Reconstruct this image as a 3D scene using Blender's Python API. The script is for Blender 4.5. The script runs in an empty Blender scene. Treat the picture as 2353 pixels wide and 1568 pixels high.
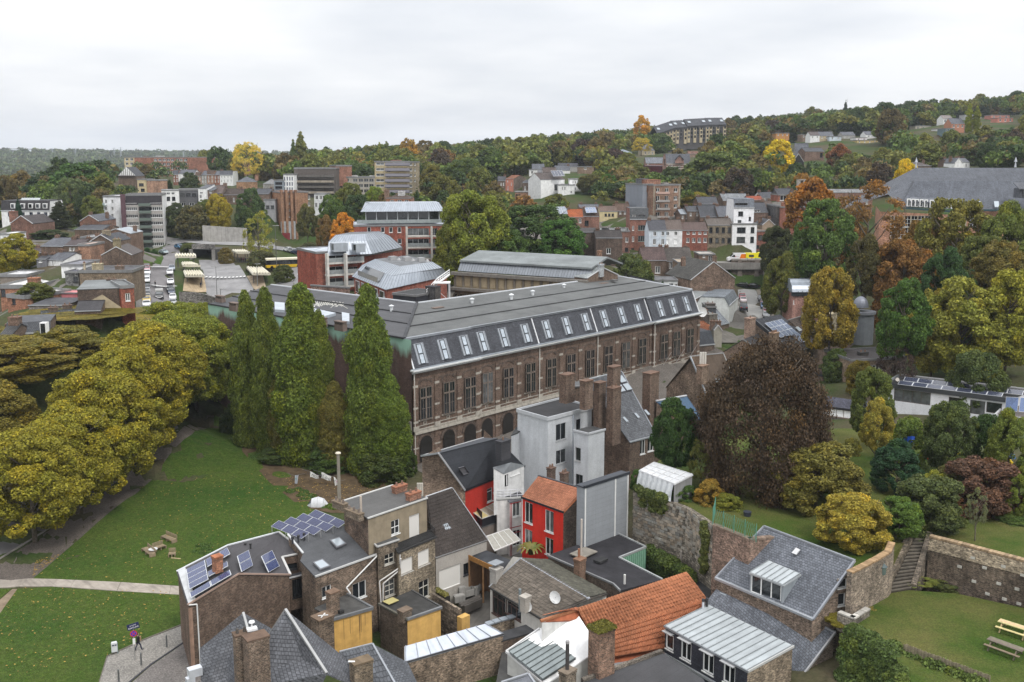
import bpy,math,random
import numpy as np
from mathutils import Vector,Matrix
gY=lambda v:(v,v,v)
nR=lambda d:Vector((d.y,-d.x,0)).normalized()
nL=lambda d:-nR(d)
QD=['abcd'],['ab','bc','cd','da']
N2,N1_=dict(nv=2),dict(nv=1)
RG=np.random.default_rng
rnd=random.random
V3=lambda *a:Vector(a)
UZ=lambda h:Vector((0,0,h))
# short names for materials and kinds that recur
PNT='paint';PLS='plaster';OBR='old_brick';RND_='round';FLT='flat';ZNC='zinc';CNC='concrete';BSH='bush';BTM='bitumen';STN='stone';GBL='gable';VFL='verge_flashing';PBR='paint_brick';PGL='pale_glass';ABK='apartment_block';ABC='apartment block';ATC='apartment tower';CNF='conifer';FDM='fardome';GFR='gfront';SPR='sparse';CPG='coping';MSD='mansard'
random.seed(7)
C=bpy.context.scene.collection
# ------------------------------------------------------------------ camera, sky, sun, exposure
CX,PY,F,HZ,CAMZ=1176.5,705.,2240.,368.,48.
PITCH=math.atan((PY-HZ)/F)
cam=bpy.data.cameras.new('camera');camo=bpy.data.objects.new('camera',cam);C.objects.link(camo)
camo.location=(0,0,CAMZ);camo.rotation_euler=(math.pi/2-PITCH,0,0)
cam.sensor_width=36;cam.lens=36*F/2353;cam.shift_y=-(784-PY)/2353
cam.clip_end=20000;cam.clip_start=.5
sc=bpy.context.scene;sc.camera=camo
world=bpy.data.worlds.new('World');sc.world=world;world.use_nodes=True
SUN_EL,SUN_ROT=math.radians(52),math.radians(215)
def make_world():
 nt=world.node_tree;nt.nodes.clear();L=nt.links.new
 out=nt.nodes.new('ShaderNodeOutputWorld');bg=nt.nodes.new('ShaderNodeBackground')
 sky=nt.nodes.new('ShaderNodeTexSky');sky.sky_type='NISHITA';sky.sun_disc=False
 sky.sun_elevation=SUN_EL;sky.sun_rotation=SUN_ROT;sky.dust_density=4
 bg.inputs['Strength'].default_value=.1
 tc=nt.nodes.new('ShaderNodeTexCoord')
 sep=nt.nodes.new('ShaderNodeSeparateXYZ');L(tc.outputs['Generated'],sep.inputs[0])
 ad=nt.nodes.new('ShaderNodeMath');ad.operation='ADD';L(sep.outputs[2],ad.inputs[0]);ad.inputs[1].default_value=.13
 mx=nt.nodes.new('ShaderNodeMath');mx.operation='MAXIMUM';L(ad.outputs[0],mx.inputs[0]);mx.inputs[1].default_value=.1
 dv=nt.nodes.new('ShaderNodeVectorMath');dv.operation='DIVIDE';L(tc.outputs['Generated'],dv.inputs[0])
 cb=nt.nodes.new('ShaderNodeCombineXYZ')
 for i in range(3):L(mx.outputs[0],cb.inputs[i])
 L(cb.outputs[0],dv.inputs[1])
 n1=nt.nodes.new('ShaderNodeTexNoise');n1.inputs['Scale'].default_value=.75;n1.inputs['Detail'].default_value=5;n1.inputs['Roughness'].default_value=.5
 L(dv.outputs[0],n1.inputs['Vector'])
 r=nt.nodes.new('ShaderNodeValToRGB');L(n1.outputs['Fac'],r.inputs[0])
 r.color_ramp.elements[0].position=.3;r.color_ramp.elements[0].color=(6.1,6.4,6.9,1)
 r.color_ramp.elements[1].position=.62;r.color_ramp.elements[1].color=(8.6,8.65,8.75,1)
 mixs=nt.nodes.new('ShaderNodeMixRGB');mixs.inputs[0].default_value=.93
 L(sky.outputs[0],mixs.inputs[1]);L(r.outputs[0],mixs.inputs[2])
 cl=nt.nodes.new('ShaderNodeClamp');L(sep.outputs[2],cl.inputs[0])
 sq=nt.nodes.new('ShaderNodeMath');sq.operation='POWER';L(cl.outputs[0],sq.inputs[0]);sq.inputs[1].default_value=1.5
 up=nt.nodes.new('ShaderNodeMath');up.operation='MULTIPLY_ADD';L(sq.outputs[0],up.inputs[0]);up.inputs[1].default_value=1.25;up.inputs[2].default_value=.86
 ml=nt.nodes.new('ShaderNodeVectorMath');ml.operation='SCALE';L(mixs.outputs[0],ml.inputs[0]);L(up.outputs[0],ml.inputs['Scale'])
 L(ml.outputs[0],bg.inputs['Color']);L(bg.outputs[0],out.inputs['Surface'])
make_world()
sun=bpy.data.lights.new('sun','SUN');sun.energy=1.5;sun.angle=math.radians(14);sun.color=(1,.97,.93)
suno=bpy.data.objects.new('sun',sun);C.objects.link(suno)
suno.rotation_euler=(math.pi/2-SUN_EL,0,math.radians(-145+180))
sc.view_settings.view_transform='Standard';sc.view_settings.look='None'
sc.view_settings.gamma=1;sc.view_settings.use_curve_mapping=False
sc.view_settings.exposure=.5
sc.render.engine='CYCLES'
sc.cycles.max_bounces=5;sc.cycles.diffuse_bounces=3;sc.cycles.glossy_bounces=2;sc.cycles.transparent_max_bounces=4
sc.cycles.volume_bounces=0
# ------------------------------------------------------------------ photo grid -> place
def ray(x,y):
 a,b=x-CX,PY-y;s,c=math.sin(PITCH),math.cos(PITCH)
 return(a,b*s+F*c,b*c-F*s)
def pz(x,y,z):
 r=ray(x,y);t=(z-CAMZ)/r[2];return V3(r[0]*t,r[1]*t,z)
def pY(x,y,Y):
 r=ray(x,y);t=Y/r[1];return V3(r[0]*t,Y,CAMZ+r[2]*t)
def project(p):
 s,c=math.sin(PITCH),math.cos(PITCH);d=(p[0],p[1],p[2]-CAMZ)
 fw=d[1]*c-d[2]*s;up=d[1]*s+d[2]*c
 return CX+F*d[0]/fw,PY-F*up/fw
class Reg:
 def __init__(s,ox,oy,k):s.ox,s.oy,s.k=ox*2353/4096,oy*2353/4096,k
 def p(s,x,y):return s.ox+x*s.k,s.oy+y*s.k
 def z(s,x,y,z):return pz(*s.p(x,y),z)
 def Y(s,x,y,Y):return pY(*s.p(x,y),Y)
 __call__=z
S1,S2=1100/4096,900/4096
fU=Reg(0,0,1)
a1,a2,a3,a4=Reg(0,500,S1),Reg(1000,500,S1),Reg(2000,350,S1),Reg(2996,350,S1)
b1,b2,b3,b4=Reg(0,1100,S1),Reg(1000,1100,S1),Reg(2000,1000,S1),Reg(2996,1000,S1)
c1,c2,c3,c4=Reg(0,1997,S1),Reg(1000,1697,S1),Reg(2000,1597,S1),Reg(2996,1597,S1)
def pd(R,k,*v):return{c:R.z(*v[3*i:3*i+3]) for i,c in enumerate(k)}
d1,d2,d3,d4=Reg(700,2130,S2),Reg(1500,2130,S2),Reg(2300,2130,S2),Reg(3196,2130,S2)
# ------------------------------------------------------------------ materials
M={}
class NT:
 def __init__(s,name):
  m=bpy.data.materials.new(name);m.use_nodes=True;s.m=m;s.nt=m.node_tree;M[name]=m
  s.b=s.nt.nodes['Principled BSDF'];s.L=s.nt.links.new
 def n(s,t,**k):
  nd=s.nt.nodes.new('ShaderNode'+t)
  for a,v in k.items():setattr(nd,a,v)
  return nd
 def link(s,o,i):s.L(o,i)
 def col(s):return s.n('ObjectInfo').outputs['Color']
 def noise(s,scale,detail=3,vec=None,rough=.55):
  n=s.n('TexNoise');n.inputs['Scale'].default_value=scale;n.inputs['Detail'].default_value=detail;n.inputs['Roughness'].default_value=rough
  if vec is not None:s.L(vec,n.inputs['Vector'])
  return n.outputs['Fac']
 def pos(s):return s.n('NewGeometry').outputs['Position']
 def uv(s,sx=1,sy=1):
  mp=s.n('Mapping');s.L(s.n('UVMap').outputs[0],mp.inputs[0]);mp.inputs['Scale'].default_value=(sx,sy,1);return mp.outputs[0]
 def rng(s,f,a,b,c,d):
  r=s.n('MapRange');s.L(f,r.inputs[0])
  for i,v in enumerate((a,b,c,d)):r.inputs[i+1].default_value=v
  return r.outputs[0]
 def mul(s,c,f):
  v=s.n('VectorMath',operation='SCALE');s.L(c,v.inputs[0]);s.L(f,v.inputs['Scale']);return v.outputs[0]
 def mulk(s,c,k):
  v=s.n('VectorMath',operation='MULTIPLY');s.L(c,v.inputs[0]);v.inputs[1].default_value=k;return v.outputs[0]
 def mix(s,f,a,b):
  x=s.n('MixRGB')
  for i,v in((0,f),(1,a),(2,b)):
   if isinstance(v,(int,float)):x.inputs[i].default_value=v
   elif isinstance(v,tuple):x.inputs[i].default_value=v+(1,) if len(v)==3 else v
   else:s.L(v,x.inputs[i])
  return x.outputs[0]
 def bump(s,h,dist=.02,st=1.):
  b=s.n('Bump');b.inputs['Distance'].default_value=dist;b.inputs['Strength'].default_value=st
  s.L(h,b.inputs['Height']);s.L(b.outputs[0],s.b.inputs['Normal'])
 def out(s,c,rough=.8,spec=.35,metal=0):
  s.L(c,s.b.inputs['Base Color']) if not isinstance(c,tuple) else setattr(s.b.inputs['Base Color'],'default_value',c+(1,))
  s.b.inputs['Roughness'].default_value=rough;s.b.inputs['Specular IOR Level'].default_value=spec;s.b.inputs['Metallic'].default_value=metal
def bM(name,bw,bh,mortar,mcol,var,rough=.85,spec=.25,off=.5,stain=(.62,1.2),bumpd=.012,mk=None,streak=True,grain=.18,mid=0.):
 t=NT(name);c=t.col();br=t.n('TexBrick');t.L(t.uv(),br.inputs['Vector']);br.offset=off
 for k,v in(('Scale',1),('Brick Width',bw),('Row Height',bh),('Mortar Size',mortar),('Mortar Smooth',.3),('Bias',0)):br.inputs[k].default_value=v
 br.inputs['Color1'].default_value=(1-var,)*3+(1,);br.inputs['Color2'].default_value=(1+var,)*3+(1,)
 br.inputs['Mortar'].default_value=(mcol,)*3+(1,)
 v=t.n('VectorMath',operation='MULTIPLY');t.L(c,v.inputs[0]);t.L(br.outputs['Color'],v.inputs[1])
 col=v.outputs[0]
 if mk:
  f=t.n('Math',operation='MULTIPLY');t.L(br.outputs['Fac'],f.inputs[0]);f.inputs[1].default_value=.85
  col=t.mix(f.outputs[0],col,mk)
 big=t.rng(t.noise(.35,5,t.pos(),.65),.3,.7,stain[0],stain[1])
 col=t.mul(col,big)
 if streak:
  st=t.rng(t.noise(1.,4,t.uv(1.6,.18),.6),.35,.7,1+streak*.12,1-streak*.22);col=t.mul(col,st)
 fine=t.rng(t.noise(6,2,t.pos()),.25,.75,1-grain,1+grain);col=t.mul(col,fine)
 if mid:col=t.mul(col,t.rng(t.noise(1.7,4,t.pos(),.7),.3,.7,1-mid,1+mid))
 t.out(col,rough,spec)
 inv=t.n('Math',operation='SUBTRACT');inv.inputs[0].default_value=1;t.L(br.outputs['Fac'],inv.inputs[1])
 t.bump(inv.outputs[0],bumpd)
 return t
bM('brick',.23,.085,.012,1.,.38,mk=(.25,.22,.18),grain=.4,mid=.28,bumpd=.02)
bM(OBR,.27,.11,.018,1.,.55,mk=(.28,.24,.19),stain=(.45,1.35),grain=.5,mid=.38,bumpd=.03)
bM('rubble',.42,.24,.03,1.,.5,mk=(.13,.115,.095),stain=(.5,1.35),bumpd=.08,grain=.4,mid=.35)
bM('slate',.3,.24,.022,.4,.22,rough=.62,spec=.28,stain=(.75,1.18),bumpd=.03,grain=.25)
bM('tile',.26,.36,.05,.28,.22,rough=.75,stain=(.6,1.25),bumpd=.08,off=0,grain=.3,mid=.2)
bM(PBR,.23,.085,.01,.8,.05,rough=.7,stain=(.86,1.06),bumpd=.01,streak=.45,grain=.08)
bM('cladding',3.2,.55,.012,.7,.03,rough=.5,stain=(.92,1.05),bumpd=.008,off=0,streak=.3,grain=.06)
bM('cobble',.16,.13,.02,.45,.3,rough=.65,stain=(.75,1.15),bumpd=.03,streak=0)
def plain(name,rough=.6,spec=.4,metal=0,lo=.85,hi=1.1,sc_=1.2,streak=0,bump=0):
 t=NT(name);c=t.col()
 c=t.mul(c,t.rng(t.noise(sc_,5,t.pos(),.62),.3,.7,lo,hi))
 if streak:c=t.mul(c,t.rng(t.noise(1.,4,t.uv(1.8,.14),.6),.45,.72,1.04,1-streak))
 t.out(c,rough,spec,metal)
 if bump:t.bump(t.noise(14,3,t.pos()),bump)
 return t
plain(PLS,.85,.2,lo=.8,hi=1.1,streak=.13,bump=.01)
plain(PNT,.5,.4,lo=.9,hi=1.06,sc_=2)
plain(ZNC,.42,.5,.35,lo=.86,hi=1.1,sc_=.8,streak=.14)
plain(BTM,.7,.3,lo=.5,hi=1.5,sc_=.6,streak=.22,bump=.02)
plain(CNC,.85,.25,lo=.75,hi=1.15,sc_=.7,streak=.28,bump=.01)
plain(STN,.85,.25,lo=.72,hi=1.15,sc_=1.6,streak=.25,bump=.01)
plain('wood',.7,.3,lo=.7,hi=1.2,sc_=3,bump=.01)
plain('bark',.9,.15,lo=.6,hi=1.3,sc_=5,bump=.04)
plain('metal',.35,.5,.6,lo=.9,hi=1.1)
plain('carpaint',.22,.6,.1,lo=.97,hi=1.03)
plain('rubber',.8,.2)
plain('cloth',.8,.2,lo=.85,hi=1.1,sc_=3)
plain('membrane',.3,.5,lo=.8,hi=1.1,sc_=3,bump=.03)
plain('skin',.6,.3)
def glass():
 t=NT('glass');oi=t.n('ObjectInfo');r=oi.outputs['Random']
 g=t.rng(t.noise(.9,3,t.pos()),.35,.7,.5,1.6)
 dark=t.n('RGB');dark.outputs[0].default_value=(.014,.017,.02,1)
 cur=t.n('RGB');cur.outputs[0].default_value=(.2,.21,.21,1)
 f=t.rng(r,.72,.85,0,.4);c=t.mul(t.mix(f,dark.outputs[0],cur.outputs[0]),g)
 t.out(c,.08,.8);t.m.blend_method='OPAQUE'
 t2=NT('skyglass');t2.out((.3,.34,.37),.06,.9)
 t3=NT(PGL);c=t3.mul(t3.col(),t3.rng(t3.noise(2,4,t3.pos()),.3,.7,.75,1.15));t3.out(c,.12,.7)
glass()
def solar():
 t=NT('solar_cells');br=t.n('TexBrick');t.L(t.uv(),br.inputs['Vector']);br.offset=0
 for k,v in(('Scale',1),('Brick Width',.16),('Row Height',.16),('Mortar Size',.007),('Mortar Smooth',.2)):br.inputs[k].default_value=v
 br.inputs['Color1'].default_value=(.9,)*3+(1,);br.inputs['Color2'].default_value=(1.1,)*3+(1,);br.inputs['Mortar'].default_value=(2.6,2.6,2.6,1)
 v=t.n('VectorMath',operation='MULTIPLY');t.L(t.col(),v.inputs[0]);t.L(br.outputs['Color'],v.inputs[1]);t.out(v.outputs[0],.12,.75)
solar()
def foliage(name,trans=.3):
 t=NT(name);c=t.col();rp=t.n('NewGeometry').outputs['Random Per Island']
 at=t.n('Attribute',attribute_name='tint');tf=at.outputs['Fac']
 warm=t.mulk(c,(1.5,1.28,.7));cool=t.mulk(c,(.74,.88,.82))
 c2=t.mix(t.rng(tf,.55,1.,0,.75),c,warm);c2=t.mix(t.rng(tf,.45,0.,0,.6),c2,cool)
 c2=t.mul(c2,t.rng(rp,0,1,.8,2.5))
 hv=t.mix(t.rng(rp,.86,1,0,.4),c2,t.mulk(c2,(1.4,1.2,.6)))
 t.out(hv,.6,.2)
 tr=t.n('BsdfTranslucent');t.L(hv,tr.inputs['Color']);mx=t.n('MixShader');mx.inputs[0].default_value=trans
 t.L(t.b.outputs[0],mx.inputs[1]);t.L(tr.outputs[0],mx.inputs[2])
 t.L(mx.outputs[0],t.nt.nodes['Material Output'].inputs['Surface'])
foliage('foliage')
def grass():
 t=NT('grass');p=t.pos()
 big=t.noise(.06,4,p,.6);mid=t.noise(.9,4,p,.7);fine=t.noise(9,3,p,.7)
 a=t.mix(t.rng(big,.35,.65,0,1),(.03,.07,.01),(.06,.092,.015))
 a=t.mix(t.rng(mid,.4,.75,0,.6),a,(.085,.1,.026))
 a=t.mul(a,t.rng(fine,.25,.75,.35,1.75));a=t.mul(a,t.rng(t.noise(2.6,4,p,.75),.3,.7,.7,1.35));t.out(a,.9,.1);t.bump(fine,.2)
 t=NT('dry_grass');p=t.pos()
 a=t.mix(t.rng(t.noise(.12,5,p,.65),.38,.64,0,1),(.04,.072,.01),(.1,.098,.03))
 a=t.mul(a,t.rng(t.noise(7,3,p,.7),.25,.75,.5,1.5));t.out(a,.9,.1);t.bump(t.noise(8,3,p),.12)
 t=NT('earth');p=t.pos()
 a=t.mix(t.rng(t.noise(.05,6,p,.6),.38,.62,0,1),(.035,.06,.014),(.075,.06,.038))
 a=t.mul(a,t.rng(t.noise(2.5,4,p,.7),.25,.75,.55,1.4));t.out(a,.95,.1)
 t=NT('asphalt');p=t.pos()
 a=t.mul(t.col(),t.rng(t.noise(.25,6,p,.65),.3,.7,.7,1.25));a=t.mul(a,t.rng(t.noise(5,3,p),.25,.75,.9,1.1));t.out(a,.6,.4)
grass()
# ------------------------------------------------------------------ mesh building
class MB:
 def __init__(s):s.v,s.f,s.m=[],[],[]
 def pl(s,pts,m=0):
  i=len(s.v);s.v.extend([tuple(p) for p in pts]);s.f.append(tuple(range(i,i+len(pts))));s.m.append(m);return s
 def ob(s,o,ax,ay,az,m=0):
  o,ax,ay,az=map(Vector,(o,ax,ay,az));p=[o,o+ax,o+ax+ay,o+ay];q=[v+az for v in p]
  if ax.cross(ay).dot(az)<0:p.reverse();q.reverse()
  i=len(s.v);s.v.extend([tuple(v) for v in p+q])
  for f in((3,2,1,0),(4,5,6,7),(0,1,5,4),(1,2,6,5),(2,3,7,6),(3,0,4,7)):s.f.append(tuple(i+k for k in f));s.m.append(m)
  return s
 def bx(s,c,sx,sy,sz,m=0,yaw=0):
  ux=V3(math.cos(yaw),math.sin(yaw),0);uy=V3(-math.sin(yaw),math.cos(yaw),0)
  return s.ob(Vector(c)-ux*sx/2-uy*sy/2,ux*sx,uy*sy,(0,0,sz),m)
 def bm(s,a,b,w,h,m=0,up=(0,0,1)):
  a,b=Vector(a),Vector(b);d=b-a;
  if d.length<1e-4:return s
  sd=d.cross(Vector(up));
  if sd.length<1e-5:sd=V3(1,0,0)
  sd.normalize();u2=sd.cross(d).normalized()
  return s.ob(a-sd*w/2-u2*h/2,d,sd*w,u2*h,m)
 def tb(s,a,b,r0,r1=None,n=8,m=0,cap=True):
  a,b=Vector(a),Vector(b);r1=r0 if r1 is None else r1;d=(b-a).normalized()
  x=d.orthogonal().normalized();y=d.cross(x);i=len(s.v)
  for c,r in((a,r0),(b,r1)):
   for k in range(n):t=2*math.pi*k/n;s.v.append(tuple(c+(x*math.cos(t)+y*math.sin(t))*r))
  for k in range(n):s.f.append((i+k,i+(k+1)%n,i+n+(k+1)%n,i+n+k));s.m.append(m)
  if cap:s.f.append(tuple(i+n+k for k in range(n)));s.m.append(m);s.f.append(tuple(i+n-1-k for k in range(n)));s.m.append(m)
  return s
 def sl(s,pts,th,m=0):
  pts=[Vector(p) for p in pts];q=[p-UZ(th) for p in pts]
  s.pl(pts,m);s.pl(q[::-1],m)
  for i in range(len(pts)):j=(i+1)%len(pts);s.pl([q[i],q[j],pts[j],pts[i]],m)
  return s
 def mesh(s,name,mats,off=(0,0,0),smooth=False):
  me=bpy.data.meshes.new(name);o=Vector(off)
  me.from_pydata([(v[0]-o[0],v[1]-o[1],v[2]-o[2]) for v in s.v],[],s.f)
  for k in(mats if isinstance(mats,(list,tuple)) else[mats]):me.materials.append(M[k])
  if any(s.m):me.polygons.foreach_set('material_index',s.m)
  uvl=me.uv_layers.new(name='UVMap');uv=np.zeros((len(me.loops),2),'f');V=s.v;li=0
  for f in s.f:
   p0,p1,p2=(Vector(V[f[0]]),Vector(V[f[1]]),Vector(V[f[2]]));n=(p1-p0).cross(p2-p0)
   if n.length<1e-9 and len(f)>3:n=(p2-p0).cross(Vector(V[f[3]])-p0)
   if n.length>1e-12:n.normalize()
   h=math.hypot(n.x,n.y)
   if h>.02:u=V3(-n.y/h,n.x/h,0);w=n.cross(u)
   else:u=V3(.707,.707,0);w=V3(-.707,.707,0)
   for k in f:p=V[k];uv[li,0]=p[0]*u.x+p[1]*u.y+p[2]*u.z;uv[li,1]=p[0]*w.x+p[1]*w.y+p[2]*w.z;li+=1
  uvl.data.foreach_set('uv',uv.ravel())
  if smooth:me.polygons.foreach_set('use_smooth',[True]*len(me.polygons))
  return me
 def bd(s,name,mats,pA=None,cO=None,off=None,smooth=False):
  o=off if off is not None else(pA.get('_o',(0,0,0)) if pA else(0,0,0))
  me=s.mesh(name,mats,o,smooth);ob=bpy.data.objects.new(name,me);C.objects.link(ob)
  if pA:ob.parent=pA;ob['_o']=tuple(o)
  elif off is not None:ob.location=off
  if cO:ob.color=tuple(cO)+(1,)
  return ob
def link(name,me,pA=None,loc=(0,0,0),rot=None,cO=None,scale=None):
 ob=bpy.data.objects.new(name,me);C.objects.link(ob);ob.parent=pA;ob.location=loc
 if rot is not None:ob.rotation_euler=rot
 if cO:ob.color=tuple(cO)+(1,)
 if scale:ob.scale=scale
 return ob
def tag(o,lB,cat,gR=None,kind=None):
 o['label']=lB;o['category']=cat
 if gR:o['group']=gR
 if kind:o['kind']=kind
 return o
def tH(name,lB,cat,loc,gR=None):
 o=bpy.data.objects.new(name,None);C.objects.link(o);o.location=loc;o.empty_display_size=.3
 o['_o']=tuple(loc);return tag(o,lB,cat,gR)
def struct(name,mb,mats,cO=None):
 o=mb.bd(name,mats,None,cO);o['kind']='structure';return o
def stuff(name,mb,mats,lB,cat,cO=None):
 o=mb.bd(name,mats,None,cO);tag(o,lB,cat,None,'stuff');return o
WHITE,DARK=(.78,.78,.76),(.045,.045,.05)
CD=dict(col=DARK)
# ------------------------------------------------------------------ windows and walls with openings
WM={}
def wI(pA,p,n,w,h,nv=2,nh=1,col=WHITE,depth=.14,sill=True,fw=.07,glassm='glass',name='window',tr=None):
 key=(round(w,2),round(h,2),nv,nh,depth,sill,fw,glassm,tr)
 if key not in WM:
  b=MB();d=-depth
  def bar(x0,x1,z0,z1,y0=d-.02,y1=d+.06,m=0):b.ob((x0,y0,z0),(x1-x0,0,0),(0,y1-y0,0),(0,0,z1-z0),m)
  bar(-w/2,w/2,h-fw,h);bar(-w/2,w/2,0,fw);bar(-w/2,-w/2+fw,fw,h-fw);bar(w/2-fw,w/2,fw,h-fw)
  for i in range(1,nv):x=-w/2+w*i/nv;bar(x-fw*.45,x+fw*.45,fw,h-fw,d-.02,d+.045)
  for i in range(1,nh):z=h*(tr if(tr and nh==2) else i/nh);bar(-w/2+fw,w/2-fw,z-fw*.45,z+fw*.45,d-.02,d+.05)
  if sill:b.ob((-w/2-.06,d+.02,-.1),(w+.12,0,0),(0,depth+.07,0),(0,0,.1),1)
  g=MB();g.pl([(-w/2+.01,d,.01),(w/2-.01,d,.01),(w/2-.01,d,h-.01),(-w/2+.01,d,h-.01)])
  WM[key]=(b.mesh('window',[PNT,STN]),g.mesh('pane',glassm))
 fm,gm=WM[key];o=Vector(pA.get('_o',(0,0,0)))
 ob=link(name,fm,pA,Vector(p)-o,(0,0,math.atan2(n[1],n[0])-math.pi/2+math.pi),col)
 ob.rotation_euler=(0,0,math.atan2(n[1],n[0])-math.pi/2)
 link('pane',gm,ob);return ob
def wall(mb,a,b,z0,top,holes=(),depth=.16,m=0):
 a,b=V3(a[0],a[1],0),V3(b[0],b[1],0);d=b-a;Lw=d.length
 if Lw<1e-3:return
 d/=Lw;n=V3(d.y,-d.x,0);top=sorted(top)
 us=sorted(set([0.,Lw]+[min(max(h[i],0),Lw) for h in holes for i in(0,2)]+[t[0] for t in top if 0<t[0]<Lw]))
 zs=sorted(set([z0]+[h[i] for h in holes for i in(1,3)]));zmax=max(t[1] for t in top)+.01;zs=[z for z in zs if z<zmax]+[zmax]
 tu=[t[0] for t in top];tz=[t[1] for t in top]
 P=lambda u,z,k=0:a+d*u+UZ(z)-n*k
 for u0,u1 in zip(us,us[1:]):
  if u1-u0<1e-4:continue
  t0,t1=float(np.interp(u0+1e-5,tu,tz)),float(np.interp(u1-1e-5,tu,tz))
  for w0,w1 in zip(zs,zs[1:]):
   if any(h[0]-1e-4<=u0 and u1<=h[2]+1e-4 and h[1]-1e-4<=w0 and w1<=h[3]+1e-4 for h in holes):continue
   pg=[(u0,w0),(u1,w0),(u1,w1),(u0,w1)];o=[]
   f=lambda q:(t0+(t1-t0)*(q[0]-u0)/(u1-u0))-q[1]
   for i in range(4):
    q,r=pg[i],pg[(i+1)%4];fq,fr=f(q),f(r)
    if fq>=0:o.append(q)
    if(fq>=0)!=(fr>=0):k=fq/(fq-fr);o.append((q[0]+(r[0]-q[0])*k,q[1]+(r[1]-q[1])*k))
   if len(o)>=3:mb.pl([P(*q) for q in o],m)
 for h in holes:
  u0,w0,u1,w1=h[:4]
  mb.pl([P(u0,w0),P(u0,w0,depth),P(u0,w1,depth),P(u0,w1)][::-1],m);mb.pl([P(u1,w0),P(u1,w0,depth),P(u1,w1,depth),P(u1,w1)],m)
  mb.pl([P(u0,w1),P(u0,w1,depth),P(u1,w1,depth),P(u1,w1)][::-1],m);mb.pl([P(u0,w0),P(u0,w0,depth),P(u1,w0,depth),P(u1,w0)],m)
  mb.pl([P(u0,w0,depth+.03),P(u1,w0,depth+.03),P(u1,w1,depth+.03),P(u0,w1,depth+.03)],m)
def hW(a,b,px,py):
 r=ray(px,py);ax,ay,bx,by=a[0],a[1],b[0],b[1];dx,dy=bx-ax,by-ay;L=math.hypot(dx,dy);dx/=L;dy/=L
 den=r[0]*dy-r[1]*dx;t=(ax*dy-ay*dx)/den
 return(r[0]*t-ax)*dx+(r[1]*t-ay)*dy,CAMZ+r[2]*t
def cH(pA,top,w,d,h,yaw=.79,col=(.2,.11,.075),cap=(.3,.28,.25),pO=2,mat='brick',potcol=(.19,.12,.085)):
 b=MB();t=Vector(top);base=t-UZ(h);b.bx(base,w,d,h-.12,0,yaw);b.bx(base+UZ(h-.32),w+.1,d+.1,.12,0,yaw)
 b.bx(base+UZ(h-.12),w+.14,d+.14,.12,1,yaw)
 ob=b.bd('chimney',[mat,STN],pA,col)
 if pO:
  ux=V3(math.cos(yaw),math.sin(yaw),0);ld=ux if w>=d else V3(-ux.y,ux.x,0)
  for i in range(pO):q=MB();c=t+ld*(max(w,d)*((i+.5)/pO-.5));q.tb(c,c+UZ(.38),.13,.1,7);q.bd('chimney_pot',STN,ob,potcol)
 return ob
# ------------------------------------------------------------------ houses from their own corner points
GC=[]
def free(name,lB,cat,P,rF,wL,z0,wc,rc,wm='brick',rm='slate',win=(),tS=(),chs=(),gR=None,wX={},th=.14,over=.12,roofx={}):
 names=list(P);cx=sum(P[k].x for k in names)/len(names);cy=sum(P[k].y for k in names)/len(names)
 t=tH(name,lB,cat,(cx,cy,z0),gR)
 holes={w:[] for w in wL}
 for wi in win:
  wi=wi if isinstance(wi[0],str) else('ab',)+tuple(wi)
  w,R,x,y0,y1,ww=wi[:6];st=dict(wi[6]) if len(wi)>6 else{}
  a,b=P[w[0]],P[w[-1]];u,zt=hW(a,b,*R.p(x,y0));_,zb=hW(a,b,*R.p(x,y1));h=zt-zb
  n=V3(b.y-a.y,a.x-b.x,0).normalized();d=V3(b.x-a.x,b.y-a.y,0).normalized()
  holes[w].append((u-ww/2,zb,u+ww/2,zt));p=V3(a.x,a.y,0)+d*u;p.z=zb
  c=st.pop('col',WHITE);lb=st.pop('label',None);nm=st.pop('name','window')
  o=wI(t,p,n,ww,h,col=c,name=nm,**st);o.name=nm
  if lb:o['label']=lb
 groups={}
 for w in wL:groups.setdefault(wX.get(w,(wm,wc)),[]).append(w)
 for(mat,col),ws in groups.items():
  b=MB()
  for w in ws:
   A,B=P[w[0]],P[w[-1]];L=math.hypot(B.x-A.x,B.y-A.y);d=V3(B.x-A.x,B.y-A.y,0)/max(L,1e-6)
   top=[(0 if k==0 else L if k==len(w)-1 else(P[q]-A).dot(d),P[q].z-th-.01) for k,q in enumerate(w)]
   wall(b,A,B,z0,top,holes[w])
  b.bd('wall',mat,t,col)
 c=V3(cx,cy,0);E={}
 for k in names:
  v=P[k]-c;v.z=0;E[k]=P[k]+(v.normalized()*over if v.length>.1 else Vector())
 rg={}
 for r in rF:rg.setdefault(roofx.get(r,(rm,rc)),[]).append(r)
 for(mat,col),rs in rg.items():
  b=MB()
  for r in rs:b.sl([E[k] for k in r],th)
  b.bd('roof',mat,t,col)
 for tr in tS:
  pts,col,w,h=tr[:4];mat=tr[4] if len(tr)>4 else ZNC;nm=tr[5] if len(tr)>5 else 'gutter';b=MB()
  for q,r in zip(pts,pts[1:]):b.bm(E[q]+UZ(.02),E[r]+UZ(.02),w*.75,h)
  b.bd(nm,mat,t,tuple(k*.72 for k in col))
 for ch in chs:cH(t,*ch[:4],**(ch[4] if len(ch)>4 else{}))
 return t
def pP(P3,x,y,off=0.):
 a,b,c=P3;n=(b-a).cross(c-a).normalized();n=-n if n.z<0 else n;r=Vector(ray(x,y));o=UZ(CAMZ)
 k=(a+n*off-o).dot(n)/r.dot(n);return o+r*k
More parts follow.
